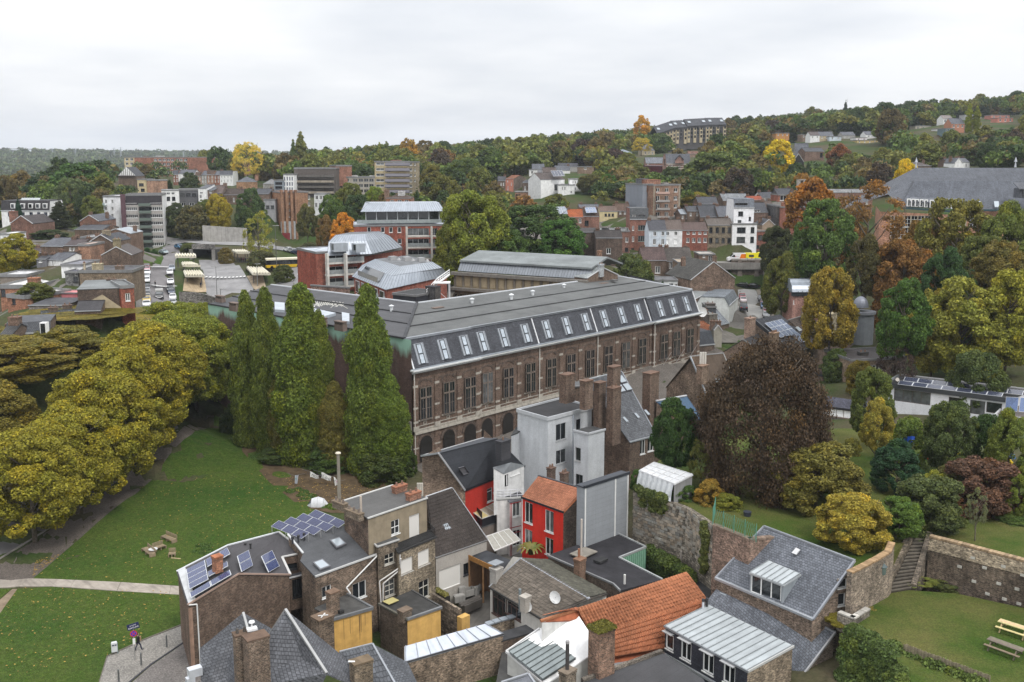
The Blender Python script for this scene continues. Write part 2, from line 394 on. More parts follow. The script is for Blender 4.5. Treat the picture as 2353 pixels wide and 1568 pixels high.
def oR(pA,P3,R,quad,name,mats,th=.12,off=.16,cO=None,frame=None,panes=None):
 q=[pP(P3,*R.p(*c),off) for c in quad];n=(P3[1]-P3[0]).cross(P3[2]-P3[0]).normalized();n=-n if n.z<0 else n
 if(q[1]-q[0]).cross(q[2]-q[0]).dot(n)<0:q.reverse()
 b=MB();dn=n*th;lo=[p-dn for p in q]
 for i in range(4):j=(i+1)%4;b.pl([lo[i],lo[j],q[j],q[i]])
 b.pl(q)
 ob=b.bd(name,mats,pA,cO)
 if frame:
  c=sum(q,Vector())/4;f=[c+(p-c)*frame+n*.012 for p in q];g=MB();g.pl(f);g.bd('pane','skyglass',ob)
 return ob
def sK(pA,P3,R,quad):return oR(pA,P3,R,quad,'skylight',PNT,.16,.2,(.12,.12,.13),.8)
def sP(pA,q,col=(.035,.045,.1)):
 q=[Vector(p) for p in q];n=(q[1]-q[0]).cross(q[2]-q[0]).normalized()
 if n.z<0:q.reverse();n=-n
 b=MB();lo=[p-n*.05 for p in q];c=sum(q,Vector())/4
 for i in range(4):j=(i+1)%4;b.pl([lo[i],lo[j],q[j],q[i]],1)
 b.pl(q,1);b.pl([c+(p-c)*.95+n*.01 for p in q])
 return b.bd('solar_panel',['solar_cells','solar_frame'],pA,col)
plain('solar_frame',.4,.5,.3)
_t=NT('solar_frame_white');_t.out((.62,.64,.66),.4,.5);M['solar_frame']=_t.m
def pN(pA,o,u,v,nu,nv,gap=.06,col=(.035,.045,.1)):
 o,u,v=Vector(o),Vector(u),Vector(v);gu,gv=gap/(u.length/nu),gap/(v.length/nv)
 for i in range(nu):
  for j in range(nv):
   f=lambda a,b:o+u*((i+a)/nu)+v*((j+b)/nv)
   sP(pA,[f(gu/2,gv/2),f(1-gu/2,gv/2),f(1-gu/2,1-gv/2),f(gu/2,1-gv/2)],col)
def seams(pA,q,n,col,name='roof_seam',along=True,h=.05,w=.05,mat=ZNC):
 b=MB();a,c,d,e=map(Vector,q)
 for i in range(n+1):t=i/n;b.bm(a.lerp(c,t)+UZ(h/2),e.lerp(d,t)+UZ(h/2),w,h)
 return b.bd(name,mat,pA,col)
def mP(pA,q,n,col,th=.08,mat=ZNC):
 a,c,d,e=map(Vector,q);nn=(c-a).cross(d-a).normalized();nn=-nn if nn.z<0 else nn
 for i in range(n):
  p=[a.lerp(c,(i+.02)/n),a.lerp(c,(i+.98)/n),e.lerp(d,(i+.98)/n),e.lerp(d,(i+.02)/n)]
  p=[v+nn*.05 for v in p];b=MB();b.sl(p if(p[1]-p[0]).cross(p[2]-p[0]).z>0 else p[::-1],th)
  k=.94+.1*rnd();b.bd('roof_panel',mat,pA,tuple(x*k for x in col))
 seams(pA,[v+nn*.06 for v in(a,c,d,e)],n,tuple(x*.6 for x in col),h=.07,w=.06,mat=mat)
def tiles(pA,q,nu,nv,col,name='roof_tile',bump=.06,limit=300,mat='terracotta',jit=.25):
 a,c,d,e=map(Vector,q);n=(c-a).cross(e-a).normalized();n=-n if n.z<0 else n;k=0;rest=MB();o=Vector(pA['_o'])
 cells=[(i,j) for j in range(nv-1,-1,-1) for i in range(nu)];sh={}
 for i,j in cells:
  u0,u1,v0,v1=i/nu,(i+1.04)/nu,j/nv,(j+1.12)/nv
  f=lambda u,v:a.lerp(c,u).lerp(e.lerp(d,u),v)
  r=rnd();lift=bump*(.9+.4*r);um=(u0+u1)/2
  top0,top1,topm=f(u0,v0)+n*.01,f(u1,v0)+n*.01,f(um,v0)+n*(.01+bump*.7)
  b0,b1,bm=f(u0,v1)+n*lift*.8,f(u1,v1)+n*lift*.8,f(um,v1)+n*lift*1.9
  g=rest if k>=limit else MB()
  g.pl([b0,bm,topm,top0]);g.pl([bm,b1,top1,topm]);dn=n*lift*.8
  g.pl([b0-dn,bm-dn,bm,b0]);g.pl([bm-dn,b1-dn,b1,bm])
  if k<limit:
   ob=g.bd(name,mat,pA,tuple(x*(1-jit/2+jit*r) for x in col))
  k+=1
 if rest.f:ob=rest.bd(name,mat,pA,col);ob['kind']='stuff'
bM('terracotta',50,50,0.,1,0.,rough=.8,stain=(.7,1.2))
def bh(lB,R,x0,x1,ye,yb,Y,dy=0,dep=9,roof=(GBL,3),wc=(.2,.11,.08),rc=(.09,.09,.1),wm='brick',rm='slate',win=(),ch=(),gR=None,name='house',cat='house',wcol=WHITE,back=True,style=None,sw=None):
 L,Q=R.Y(x0,ye,Y),R.Y(x1,ye,Y+dy);z=(L.z+Q.z)/2;L.z=Q.z=z;zb=R.Y((x0+x1)/2,yb,Y+dy/2).z
 d=V3(Q.x-L.x,Q.y-L.y,0).normalized();bk=V3(-d.y,d.x,0);m=(L+Q)/2
 GC.append((m.x,m.y-1,zb));z0=zb-3
 P={'a':L,'b':Q,'c':Q+bk*dep,'d':L+bk*dep};k,h=roof[0],roof[1];U=UZ(1);tr=[]
 if k==GBL:P['e']=L+bk*dep/2+U*h;P['f']=Q+bk*dep/2+U*h;rF=['abfe','cdef'];wL=['ab','bfc','cd','dea'];tr=[('ab',(.5,.52,.54),.16,.14),('ef',tuple(x*.7 for x in rc),.22,.1,ZNC,'ridge_cap')]
 elif k==GFR:P['e']=m+U*h;P['f']=m+bk*dep+U*h;rF=['afed'[0]+'efd','bcfe'];rF=['aefd','ebcf'];wL=['aeb','bc','cfd','da'];tr=[('ae',gY(.7),.16,.16,PNT,'verge_board'),('eb',gY(.7),.16,.16,PNT,'verge_board')]
 elif k=='hip':s=min(dep/2,(Q-L).length/2-.1);P['e']=L+d*s+bk*dep/2+U*h;P['f']=Q-d*s+bk*dep/2+U*h;rF=['abfe','bcf','cdef','dae'];wL=['ab','bc','cd','da'];tr=[('ab',(.5,.52,.54),.16,.14)]
 elif k=='shed':
  P['c']=P['c']+U*h;P['d']=P['d']+U*h;rF=['abcd'];wL=['ab','bc','cd','da'];tr=[('ab',(.5,.52,.54),.16,.14)]
 elif k==MSD:
  s=roof[2] if len(roof)>2 else 1.
  P.update(e=L+bk*s+U*h,f=Q+bk*s+U*h,g=Q+bk*(dep-s)+U*h,h=L+bk*(dep-s)+U*h);rF=['abfe','cdhg','efgh'];wL=['ab','bfgc','cd','dhea'];tr=[('ab',(.6,.62,.64),.3,.25)]
 else:rF=['abcd'];wL=['ab','bc','cd','da'];tr=[('abcda',gY(.3),.2,.12+h)]
 if k==FLT:rm=BTM
 ws=[]
 st=dict(style or{});st.setdefault('col',wcol);st.setdefault('fw',.11);st.setdefault('depth',.18)
 for row in win:
  y0,y1,w,xs=row[:4];s2=dict(st);s2.update(row[4] if len(row)>4 else{})
  for x in xs:
   tgt='ab' if 'ab' in wL else 'aeb';wd=abs((R.Y(x+w/2,y0,Y)-R.Y(x-w/2,y0,Y)).x)
   ws.append((tgt,R,x,y0,y1,wd,s2))
 chs=[]
 if not ch and k in(GBL,'hip',MSD,GFR) and Y<420:ch=((.12,.5,1.1,.7,1.),(.9,.6,1.,.7,.8))
 for c in ch:
  fu,fv,w,dd,hh=c[:5];base=L+d*((Q-L).length*fu)+bk*dep*fv;chs.append((base+U*(h*(1 if k in(GBL,GFR,'hip') else .2)+hh*.55),w,dd,hh+1.2,dict(yaw=math.atan2(d.y,d.x),col=c[5] if len(c)>5 else(.17,.1,.07))))
 return free(name,lB,cat,P,rF,wL,z0,wc,rc,wm,rm,ws,tr,chs,gR,wX=({k2:sw for k2 in wL if k2 not in('ab','aeb')} if sw else{}))
# ------------------------------------------------------------------ trees
def quads(name,V,T):
 V=np.concatenate(V).astype('f');T=np.concatenate(T).astype('f');nf=len(T)
 me=bpy.data.meshes.new(name);me.vertices.add(len(V));me.vertices.foreach_set('co',V.ravel())
 me.loops.add(nf*4);me.loops.foreach_set('vertex_index',np.arange(nf*4,dtype='i'));me.polygons.add(nf)
 me.polygons.foreach_set('loop_start',np.arange(0,nf*4,4,dtype='i'));me.polygons.foreach_set('loop_total',np.full(nf,4,'i'))
 at=me.attributes.new('tint','FLOAT','FACE');at.data.foreach_set('value',T);me.materials.append(M['foliage']);me.update();return me
def leaf_mesh(name,lobes,k,leaf,rng,spread=.28,up=.25,jit=.8,droop=0.):
 V,T=[],[]
 for c,r,o,fl in lobes:
  n=max(8,int(k*(r/.1)**2*.5));d=rng.normal(size=(n*2,3));d/=np.linalg.norm(d,axis=1)[:,None]
  d=d[(d@o+up*d[:,2])>-.35][:n];m=len(d)
  p=c+d*np.array([1,1,fl])*r*(1-spread+spread*1.25*rng.random((m,1)))+rng.normal(size=(m,3))*r*.06
  nn=d+jit*rng.normal(size=(m,3));nn[:,2]+=.25;nn/=np.linalg.norm(nn,axis=1)[:,None]
  a=np.cross(nn,rng.normal(size=(m,3)));a/=np.linalg.norm(a,axis=1)[:,None]+1e-9;b=np.cross(nn,a)
  if droop:a=a*(1-droop)+np.array([0,0,-1.])*droop
  s=leaf*(.55+.9*rng.random((m,1)));q=np.stack([p-a*s,p-b*s*.62,p+a*s,p+b*s*.62],1)
  V.append(q.reshape(-1,3));T.append(np.full(m,np.clip(.5+rng.normal()*.22,0,1)))
 return quads(name,V,T)
def prof_lobes(rng,prof,nl,rl,inner=.7,flat=1.05,sub=9,srl=.42,miss=0.,asp=1.):
 out=[];zs=np.linspace(.03,.97,200);w=np.array([max(prof(z),.02) for z in zs]);cdf=np.cumsum(w)/w.sum();th=rng.random()*6.28
 for i in range(nl):
  z=float(np.interp((i+.5+.8*(rng.random()-.5))/nl,cdf,zs));th+=2.4+.7*(rng.random()-.5);R=prof(z)*.5*asp;rr=min(rl*asp*(.6+.8*rng.random()),max(R*1.1,.05*asp))
  rad=max(R-rr*.75,0)*(inner+(1.12-inner)*rng.random()**.5);c=np.array([math.cos(th)*rad,math.sin(th)*rad,z]);ax=c-np.array([0,0,.4]);ax/=np.linalg.norm(ax)+1e-6
  for k in range(sub):
   d=rng.normal(size=3);d/=np.linalg.norm(d)
   if d@ax<-.2:d=-d
   if miss and rng.random()<miss:continue
   sr=rr*srl*(.7+.6*rng.random());p=c+d*np.array([1,1,flat])*(rr-sr*.55);p[2]=max(p[2],0.)
   o=d*.6+ax*.6;out.append((p,sr,o/np.linalg.norm(o),.8*flat if flat<1 else flat*.8))
 return out
RND=lambda z:math.sqrt(max(0,1-((z-.46)/.56)**2))
BROAD=lambda z:min(1,math.sqrt(max(0,1-((z-.4)/.61)**2))*1.02)
POP=lambda z:(min(1,z/.1)**.6)*(1-max(0,(z-.46)/.54)**1.7*.85)*(.84+.16*math.sin(z*21+1))
CON=lambda z:max(.04,(1-z)**.85)*(.86+.14*math.sin(z*42))
EGG=lambda z:math.sqrt(max(0,1-((z-.36)/.64)**2))
PROTO={}
def protos():
 def mk(key,seed,prof,nl,rl,k,leaf,**kw):
  rng=RG(seed);lk={a:kw.pop(a) for a in('inner',FLT,'sub','srl','miss','asp') if a in kw}
  PROTO.setdefault(key,[]).append(leaf_mesh('crown',prof_lobes(rng,prof,nl,rl,**lk),k,leaf,rng,**kw))
 for s in(1,2):mk('plane',s,BROAD,44,.17,860,.0115,sub=10)
 for s in(4,5):mk('poplar',s,POP,88,.34,2300,.0068,sub=9,flat=1.25,up=.25,inner=.55,asp=.34,srl=.4)
 for s in(6,7,8):mk(RND_,s,RND,26,.2,640,.0165,sub=9)
 for s in(9,10):mk('egg',s,EGG,30,.19,700,.0155,sub=9)
 mk('weep',11,EGG,60,.18,1000,.0095,sub=9,flat=1.25,droop=.45,jit=.7,spread=.6,asp=.9)
 for s in(12,13):mk(SPR,s,BROAD,26,.17,420,.013,sub=8,spread=.75,miss=.3)
 for s in(14,15):mk(BSH,s,lambda z:math.sqrt(max(0,1-((z-.3)/.7)**2)),18,.24,420,.02,sub=8)
 for s in range(20,26):mk('far',s,RND,14,.25,130,.036,sub=8)
 for s in(26,27):mk(FDM,s,BROAD,15,.24,130,.036,sub=8)
 mk(CNF,30,CON,70,.2,1900,.01,sub=7,flat=.6,droop=.2,asp=.5)
 mk('farpoplar',31,POP,34,.34,1500,.012,sub=7,flat=1.2,asp=.28)
 for s in(40,41,42):
  rng=RG(s);b=MB();b.tb((0,0,0),(.01,0.,.45),.028,.02,8);b.tb((.01,0,.44),(0,.01,.85),.02,.006,7)
  for i in range(9):
   z=.28+.06*i;t=rng.random()*6.28;r=.2+.16*rng.random();e=V3(math.cos(t)*r,math.sin(t)*r,z+.16+.1*rng.random())
   b.tb((0,0,z),e,.012,.005,6);e2=e+V3(math.cos(t+.6)*.1,math.sin(t+.6)*.1,.1);b.tb(e,e2,.005,.002,5);b.tb(e,e+V3(math.cos(t-.7)*.09,math.sin(t-.7)*.09,.06),.004,.002,5)
  PROTO.setdefault('trunk',[]).append(b.mesh('trunk','bark',smooth=True))
protos()
CB=dict(plane=.22,poplar=.04,round=.14,egg=.1,weep=.04,sparse=.3,bush=0,far=.12,fardome=.14,conifer=.03,farpoplar=.04)
ASP=dict(poplar=.34,farpoplar=.28,conifer=.5,weep=.9)
CAP=dict(plane=1.15,poplar=9,round=1.25,egg=1.45,weep=2,sparse=1.5,bush=9,far=1.25,fardome=1.05,conifer=3,farpoplar=9)
def tree_at(lB,p,top,w,kind,col,name='tree',cat='tree',gR=None,sparse_trunk=None):
 h=max(top-p[2],.6);h=min(h,1.15*w) if kind==BSH else h;m=random.choice(PROTO[kind]);t=tH(name,lB,cat,p,gR);cb=CB[kind]
 rz=rnd()*6.28;ch=min(h*(1-cb)*1.02,w*CAP[kind])
 link('crown',m,t,(0,0,h*1.01-ch),(0,0,rz),col,(w/ASP.get(kind,1),w*(.92+.16*rnd())/ASP.get(kind,1),ch))
 if kind!=BSH:link('trunk',random.choice(PROTO['trunk']),t,(0,0,-.4),(0,0,rz),(.13,.11,.085),(w*.5 if kind in('poplar',CNF,'farpoplar') else max(w*.9,h*.45),)*2+(h*.98+.4,))
 return t
TREES=[]
def tree(lB,R,x,yt,w,Y,kind,col,**k):TREES.append((lB,R,x,yt,w,Y,kind,col,k))
def plant_all():
 for lB,R,x,yt,w,Y,kind,col,k in TREES:
  q=R.Y(x,yt,Y);q2=R.Y(x+w/2,yt,Y);g=k.pop('ground',None);W=2*abs(q2.x-q.x)
  zg=gZ(q.x,q.y) if g is None else g
  hmin=k.pop('hmax',None)
  if hmin and q.z-zg>hmin:zg=q.z-hmin
  tree_at(lB,(q.x,q.y,zg),q.z,W,kind,tuple(c*(.92+.16*rnd()) for c in col),**k)
# ------------------------------------------------------------------ the long school building
ACA=fU(946,856,15.5);ACB=fU(1603,722,15.5)
E1=V3(ACB.x-ACA.x,ACB.y-ACA.y,0);ALEN=E1.length;E1.normalize();E2=V3(-E1.y,E1.x,0);N1=-E2
YAW=math.atan2(E1.y,E1.x);A0=V3(ACA.x,ACA.y,0)
ACW=fU(478,699,20.6);W2=V3(ACW.x-A0.x,ACW.y-A0.y,0);WLEN=W2.length;W2.normalize();WN=V3(W2.y,-W2.x,0);WN=-WN if WN.x>0 else WN
def academy():
 t=tH('school_building','long brown brick school with arched windows, slate mansard and grey felt roof','school',A0)
 BR,ST=(.135,.077,.054),(.38,.35,.3)
 fs=lambda x,y:hW(A0,A0+E1,x,y)[0]
 xs=[973,1026,1075,1118,1166,1217,1265,1310,1354,1396,1436,1474,1520,1549,1580]
 ys=[934,915,898,886,871,856,842,829,816,805,795,784,770,762,755]
 us=[fs(x,y) for x,y in zip(xs,ys)];p1,p2=(us[2]+us[3])/2,(us[11]+us[12])/2
 secs=[(0,p1,.35,us[:3]),(p1,p2,0,us[3:12]),(p2,ALEN,.45,us[12:])]
 O=lambda u,k=0,z=0:A0+E1*u+N1*k+UZ(z)
 ww,zs,zt,hw=2.45,7.75,12.9,.16
 wb=MB();trim=MB();dk=MB();arch=MB()
 for u0,u1,k,ul in secs:
  holes=[(u-u0-ww/2,zs,u-u0+ww/2,zt) for u in ul]+[(u-u0-1.25,1.,u-u0+1.25,3.9) for u in ul]
  wall(wb,O(u0,k),O(u1,k),-1,[(0,15.3),(u1-u0,15.3)],holes,.38)
  for e,sgn in((u0,1),(u1,-1)):
   if k and 0<e<ALEN:wb.pl([O(e,0,-1),O(e,k,-1),O(e,k,15.3),O(e,0,15.3)] if sgn<0 else[O(e,k,-1),O(e,0,-1),O(e,0,15.3),O(e,k,15.3)])
  L=u1-u0;ob=lambda z,h,pr,m=trim:m.ob(O(u0,k,z),E1*L,N1*pr,(0,0,h))
  ob(5.55,.3,.34);ob(5.85,.18,.22);ob(6.7,.12,.05);ob(6.1,.22,.12);ob(14.62,.12,.08,dk);ob(13.9,.14,.05,dk)
  ob(.9,.25,.12,dk);ob(4.35,.1,.05,dk)
  mids=[u0+.3]+[(a+b)/2 for a,b in zip(ul,ul[1:])]+[u1-.3]
  for mi in mids:
   wb.ob(O(mi-.45,k,6.1),E1*.9,N1*.16,(0,0,8.2))
   for z,h in((13.05,.38),(9.6,.32),(7.35,.34)):trim.ob(O(mi-.47,k,z),E1*.94,N1*.19,(0,0,h))
   trim.ob(O(mi-.55,k,6.1),E1*1.1,N1*.26,(0,0,.75));wb.ob(O(mi-.5,k,0),E1*1.,N1*.14,(0,0,5.5));trim.ob(O(mi-.55,k,3.2),E1*1.1,N1*.2,(0,0,.22))
  for u in ul:
   trim.ob(O(u-ww/2-.2,k,zs-.2),E1*(ww+.4),N1*.2,(0,0,.2));dk.ob(O(u-.22,k,6.95),E1*.44,N1*.03,(0,0,.36));trim.ob(O(u-.34,k,6.85),E1*.68,N1*.015,(0,0,.56))
   dk.ob(O(u-.16,k,14.95),E1*.32,N1*.03,(0,0,.22))
   def ring(n,f0,f1,R,r,cz,fy,pr):
    for i in range(n):
     t0,t1=math.pi*(f0+(f1-f0)*i/n),math.pi*(f0+(f1-f0)*(i+1)/n);q=[(u+math.cos(a)*b,cz+math.sin(a)*b*fy) for a,b in((t0,r),(t0,R),(t1,R),(t1,r))];f=lambda j,e:O(q[j][0],k+e,q[j][1])
     for pts in([f(j,pr) for j in(3,2,1,0)],[f(1,0),f(1,pr),f(2,pr),f(2,0)],[f(0,pr),f(3,pr),f(3,0),f(0,0)]):arch.pl(pts)
   ring(10,.12,.88,*((1.75,1.45,12.95,.72) if k<.45 else(1.5,1.2,12.95,1.)),.1);ring(12,0,1,1.75,1.3,3.75,1,.14)
 wb.bd('facade_wall','brick',t,BR);trim.bd('string_course',STN,t,ST);dk.bd('brick_band','brick',t,(.075,.05,.04));arch.bd('window_arch','brick',t,(.095,.06,.048))
 fr=MB();d=-.34
 for x0,x1,z0,z1,y in((-.14,.14,0,5.15,.12),(-ww/2,ww/2,3.35,3.62,.14),(-ww/2,-ww/2+.1,0,5.15,.05),(ww/2-.1,ww/2,0,5.15,.05),(-ww/2,ww/2,5.05,5.15,.05),(-ww/2,ww/2,0,.1,.05)):fr.ob((x0,d-.02,z0),(x1-x0,0,0),(0,y+.1,0),(0,0,z1-z0))
 for x in(-.6,.6):
  fr.ob((x-.03,d-.02,0),(.06,0,0),(0,.08,0),(0,0,5.1));fr.ob((x-.4,d-.02,1.75),(.8,0,0),(0,.07,0),(0,0,.05))
 gl=MB();gl.pl([(-ww/2,d,0),(ww/2,d,0),(ww/2,d,5.15),(-ww/2,d,5.15)])
 cu=MB()
 for s in(-1,1):
  for i in range(6):x=s*(.5+.075*i);cu.pl([(x-.04*s,d+.012+.01*(i%2),.15),(x+.035*s,d+.022-.01*(i%2),.15),(x+.035*s,d+.022-.01*(i%2),3.3),(x-.04*s,d+.012+.01*(i%2),3.3)][::(1 if s>0 else-1)])
 fm,gm,cm=fr.mesh('window',STN),gl.mesh('pane','glass'),cu.mesh('curtain','cloth')
 ar=MB()
 pts=[(1.25*math.cos(math.pi*i/12),2.75+1.25*math.sin(math.pi*i/12)) for i in range(13)]
 for(xa,za),(xb,zb) in zip(pts,pts[1:]):ar.bm((xa*.95,-.1,za),(xb*.95,-.1,zb),.14,.2)
 for x in(-1.2,0,1.2):ar.ob((x-.06,-.2,0),(.12,0,0),(0,.14,0),(0,0,2.8))
 ar.ob((-1.2,-.2,2.6),(2.4,0,0),(0,.16,0),(0,0,.16));ag=MB();ag.pl([(-1.25,-.22,0),(1.25,-.22,0)]+[(x,-.22,z) for x,z in pts]);ag.pl([(x,.02,z) for x,z in pts])
 am,agm=ar.mesh('arched_window','wood'),ag.mesh('pane','dark_glass')
 for u0,u1,k,ul in secs:
  for u in ul:
   w=link('window',fm,t,O(u,k,zs)-A0,(0,0,YAW),(.17,.135,.11));link('pane',gm,w)
   if rnd()<.75:link('curtain',cm,w,cO=(.07,.085,.12))
   w=link('arched_window',am,t,O(u,k,1.)-A0,(0,0,YAW),(.05,.035,.028));link('pane',agm,w)
 cn=MB()
 for u0,u1,k,ul in secs:
  cn.ob(O(u0-.3*(u0==0),k,15.3),E1*(u1-u0+.3*(u0==0)+.3*(u1==ALEN)),N1*.25,(0,0,.18));cn.ob(O(u0-.6*(u0==0),k-.02,15.72),E1*(u1-u0+.6*(u0==0)+.6*(u1==ALEN)),N1*.85,(0,0,.22))
  n=int((u1-u0)/.42)
  for i in range(n):cn.ob(O(u0+(i+.3)*(u1-u0)/n,k+.25,15.48),E1*.2,N1*.38,(0,0,.22))
 cn.bd('cornice',PNT,t,(.56,.57,.56))
 gt=MB();gt.ob(O(-.3,.1,15.95),E1*(ALEN+.6),N1*.75,(0,0,.06));gt.bd('gutter',ZNC,t,(.3,.33,.36))
 ZM,inn=20.5,2.;ms=MB()
 for u0,u1,k,ul in secs:
  e0,e1=u0,u1;ms.pl([O(e0,k-.1,15.97),O(e1,k-.1,15.97),O(e1,k-inn,ZM),O(e0,k-inn,ZM)])
  for e in(u0,u1):
   if k and 0<e<ALEN:q=[O(e,k-.1,15.97),O(e,-.1,15.97),O(e,-inn,ZM),O(e,k-inn,ZM)];ms.pl(q if e==u0 else q[::-1])
 ms.pl([O(ALEN,.35,15.97),O(ALEN,-18,15.97),O(ALEN,-18,22.4),O(ALEN,-inn+.45,ZM)])
 ms.bd('mansard_roof','slate',t,(.075,.078,.09))
 sl=UZ(ZM-15.97)-N1*(inn-.1);sl_l=sl.length;sl.normalize();out=E1.cross(sl);out=-out if out.dot(N1)<0 else out
 ca=MB();[ca.bm(O(u0,k-inn,ZM),O(u1,k-inn,ZM),.5,.34) for u0,u1,k,ul in secs];ca.bd('mansard_capping',ZNC,t,(.27,.29,.32))
 zs_=MB();zs_.ob((-1.,-.02,0),(2.,0,0),(0,.14,0),(0,0,3.35))
 for x in(-1.,.95):zs_.ob((x,.1,0),(.05,0,0),(0,.1,0),(0,0,3.35))
 zf=MB()
 for x0,x1,z0,z1 in((-.5,.5,0,.1),(-.5,.5,3.15,3.25),(-.5,-.43,.1,3.15),(.43,.5,.1,3.15),(-.44,.44,1.55,1.72)):zf.ob((x0,.1,z0),(x1-x0,0,0),(0,.12,0),(0,0,z1-z0))
 zg=MB();[zg.pl([(-.43,.15,a),(.43,.15,a),(.43,.15,b),(-.43,.15,b)]) for a,b in((.1,1.55),(1.72,3.15))]
 zm,zfm,zgm=zs_.mesh('roof_window',ZNC),zf.mesh('sash','metal'),zg.mesh('pane',PGL)
 R3=Matrix(((-E1.x,out.x,sl.x),(-E1.y,out.y,sl.y),(-E1.z,out.z,sl.z)))
 for u0,u1,k,ul in secs:
  for u in ul:
   w=link('roof_window',zm,t,O(u,k-.1,15.97)+sl*.55+out*.02-A0,R3.to_euler(),(.3,.32,.345));link('sash',zfm,w,cO=(.05,.055,.06));link('pane',zgm,w,cO=(.4,.45,.5))
 fl=MB()
 for u,k in((p1*0.+.15,.35),(us[5]+2.4,0),(us[8]+2.3,0),(p2-.3,0),(ALEN-.15,.45)):fl.bm(O(u,k-.05,16.)+out*.06,O(u,k-inn,ZM)+out*.06,.2,.14)
 fl.bd('flashing',PNT,t,(.66,.67,.68))
 for u,k in((.12,.45),(us[5]+2.4,.2),(us[8]+2.3,.2),(p2+.25,.6)):
  b=MB();b.tb(O(u,k,0),O(u,k,15.5),.085,n=8);[b.tb(O(u,k,z),O(u,k,z+.15),.11,n=8) for z in range(2,15,3)];b.bd('downpipe',PNT,t,(.55,.53,.48))
 Z1,Z2,D=20.62,22.4,17.
 wo=lambda w,k=0,z=0:A0+W2*w-WN*k+UZ(z)
 inner=fU(958,697,Z2);bR=fU(1420,635,Z2);bL=fU(623,655,Z2)
 fA,fR,fL=O(0,-inn+.35,Z1),O(ALEN,-inn+.45,Z1),wo(WLEN,.1,Z1)
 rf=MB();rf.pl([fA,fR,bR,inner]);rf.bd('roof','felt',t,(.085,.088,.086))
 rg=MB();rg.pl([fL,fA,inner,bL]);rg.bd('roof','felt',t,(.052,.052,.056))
 ex=MB()
 for k in(.3,.62):
  ex.bm(fA.lerp(inner,k)+UZ(.07),fR.lerp(bR,k)+UZ(.07),.32,.16);ex.bm(fL.lerp(bL,k*.9+.1)+UZ(.07),fA.lerp(inner,k*.9+.1)+UZ(.07),.32,.16)
 ex.bd('roof_step',BTM,t,(.04,.04,.042))
 ed=MB()
 for p,q in((inner,bR),(inner,bL),(bR,fR)):ed.bm(p+UZ(.06),q+UZ(.06),.34,.22)
 ed.bd('roof_edge',PNT,t,(.5,.52,.54))
 e2=MB();e2.bm(fL+UZ(.05),fA+UZ(.05),.45,.25);e2.bm(fA+UZ(.12),inner+UZ(.12),.5,.2);e2.bd('roof_edge',BTM,t,(.035,.036,.04))
 bw=MB()
 for p,q in((bR,inner),(inner,bL)):
  bw.pl([V3(p.x,p.y,-1),V3(q.x,q.y,-1),q-UZ(.05),p-UZ(.05)])
 bw.pl([V3(fR.x,fR.y,-1),V3(bR.x,bR.y,-1),bR-UZ(.1),fR-UZ(.1)])
 q0=V3(bL.x,bL.y,0);f0=wo(WLEN,0,0);bw.pl([V3(bL.x,bL.y,-1),V3(f0.x,f0.y,-1),V3(f0.x,f0.y,Z1-.1),bL-UZ(.1)])
 bw.bd('rear_wall','brick',t,BR)
 sw=MB();wall(sw,wo(WLEN),wo(0),-1,[(0,Z1-.05),(WLEN,Z1-.05)]);sw.bd('blind_wall','verdigris',t,(.105,.068,.055))
 pt=MB();pt.ob(wo(.1,-.02,-1),W2*7,WN*.28,(0,0,8.6));pt.bd('panelled_wall_patch','cladding',t,(.27,.25,.22))
 for i,(x,y,R) in enumerate(((1885,185,b1),(2005,245,b1),(608,372,b2),(775,405,b2),(1480,245,b2),(1605,285,b2),(885,290,b3))):
  p=R.z(x,y,21.9);b=MB();b.bx(p-UZ(1.4),2.2,.9,1.,1,YAW if i>3 else math.atan2(W2.y,W2.x));yw=YAW if i>3 else math.atan2(W2.y,W2.x)
  for s in range(6):b.bx(p+V3(math.cos(yw),math.sin(yw),0)*(s*.4-1.)-UZ(.4),.16,.8,.45,0,yw)
  b.bx(p+UZ(.05),2.35,1.,.14,1,yw);b.bd('chimney',['brick',CNC],t,(.16,.12,.1))
 for x,y,R in((1210,285,b2),(1900,225,b2),(2237,190,b2),(280,370,b3),(548,315,b3),(97,400,b3)):
  p=R.z(x,y,22.3);b=MB();b.tb(p-UZ(.8),p+UZ(.35),.28,n=9);b.tb(p+UZ(.4),p+UZ(.62),.5,.08,9);b.bd('roof_vent',PNT,t,(.55,.57,.58))
 p=b3(975,265,22.3);b=MB();b.bx(p,1.2,1.2,.25,0,YAW);b.bd('roof_hatch',PNT,t,gY(.1))
 for q in(((540,285),(735,325),(620,358),(545,340)),((785,318),(850,330),(850,398),(788,392)),((210,230),(296,238),(296,300),(212,296))):
  pl=(fL,fA,inner);pts=[pP(pl,*b2.p(*c),.5) for c in q];pt=MB();pt.sl(pts if(pts[1]-pts[0]).cross(pts[2]-pts[0]).z>0 else pts[::-1],.7);pt.bd('zinc_rooflight',ZNC,t,(.42,.46,.5))
 g=MB();pl=(fL,fA,inner);random.seed(5)
 strokes=[[(455,175),(500,150),(470,170)],[(450,185),(490,178),(585,152)],[(512,185),(600,155),(685,148)],[(470,150),(530,135),(560,130)]]+[[(525+i*17+random.randint(-6,6),240+random.randint(-20,6)),(545+i*17+random.randint(-6,10),262+random.randint(-8,14)),(560+i*18,225+random.randint(-10,30))] for i in range(15)]+[[(725,275),(800,235)],[(770,245),(800,268),(835,288)],[(690,282),(745,240)]]
 for s in strokes:
  for p,q in zip(s,s[1:]):g.bm(pP(pl,*b2.p(*p),.03),pP(pl,*b2.p(*q),.03),.12,.01)
 g.bd('painted_scrawl',PNT,t,(.42,.41,.36))
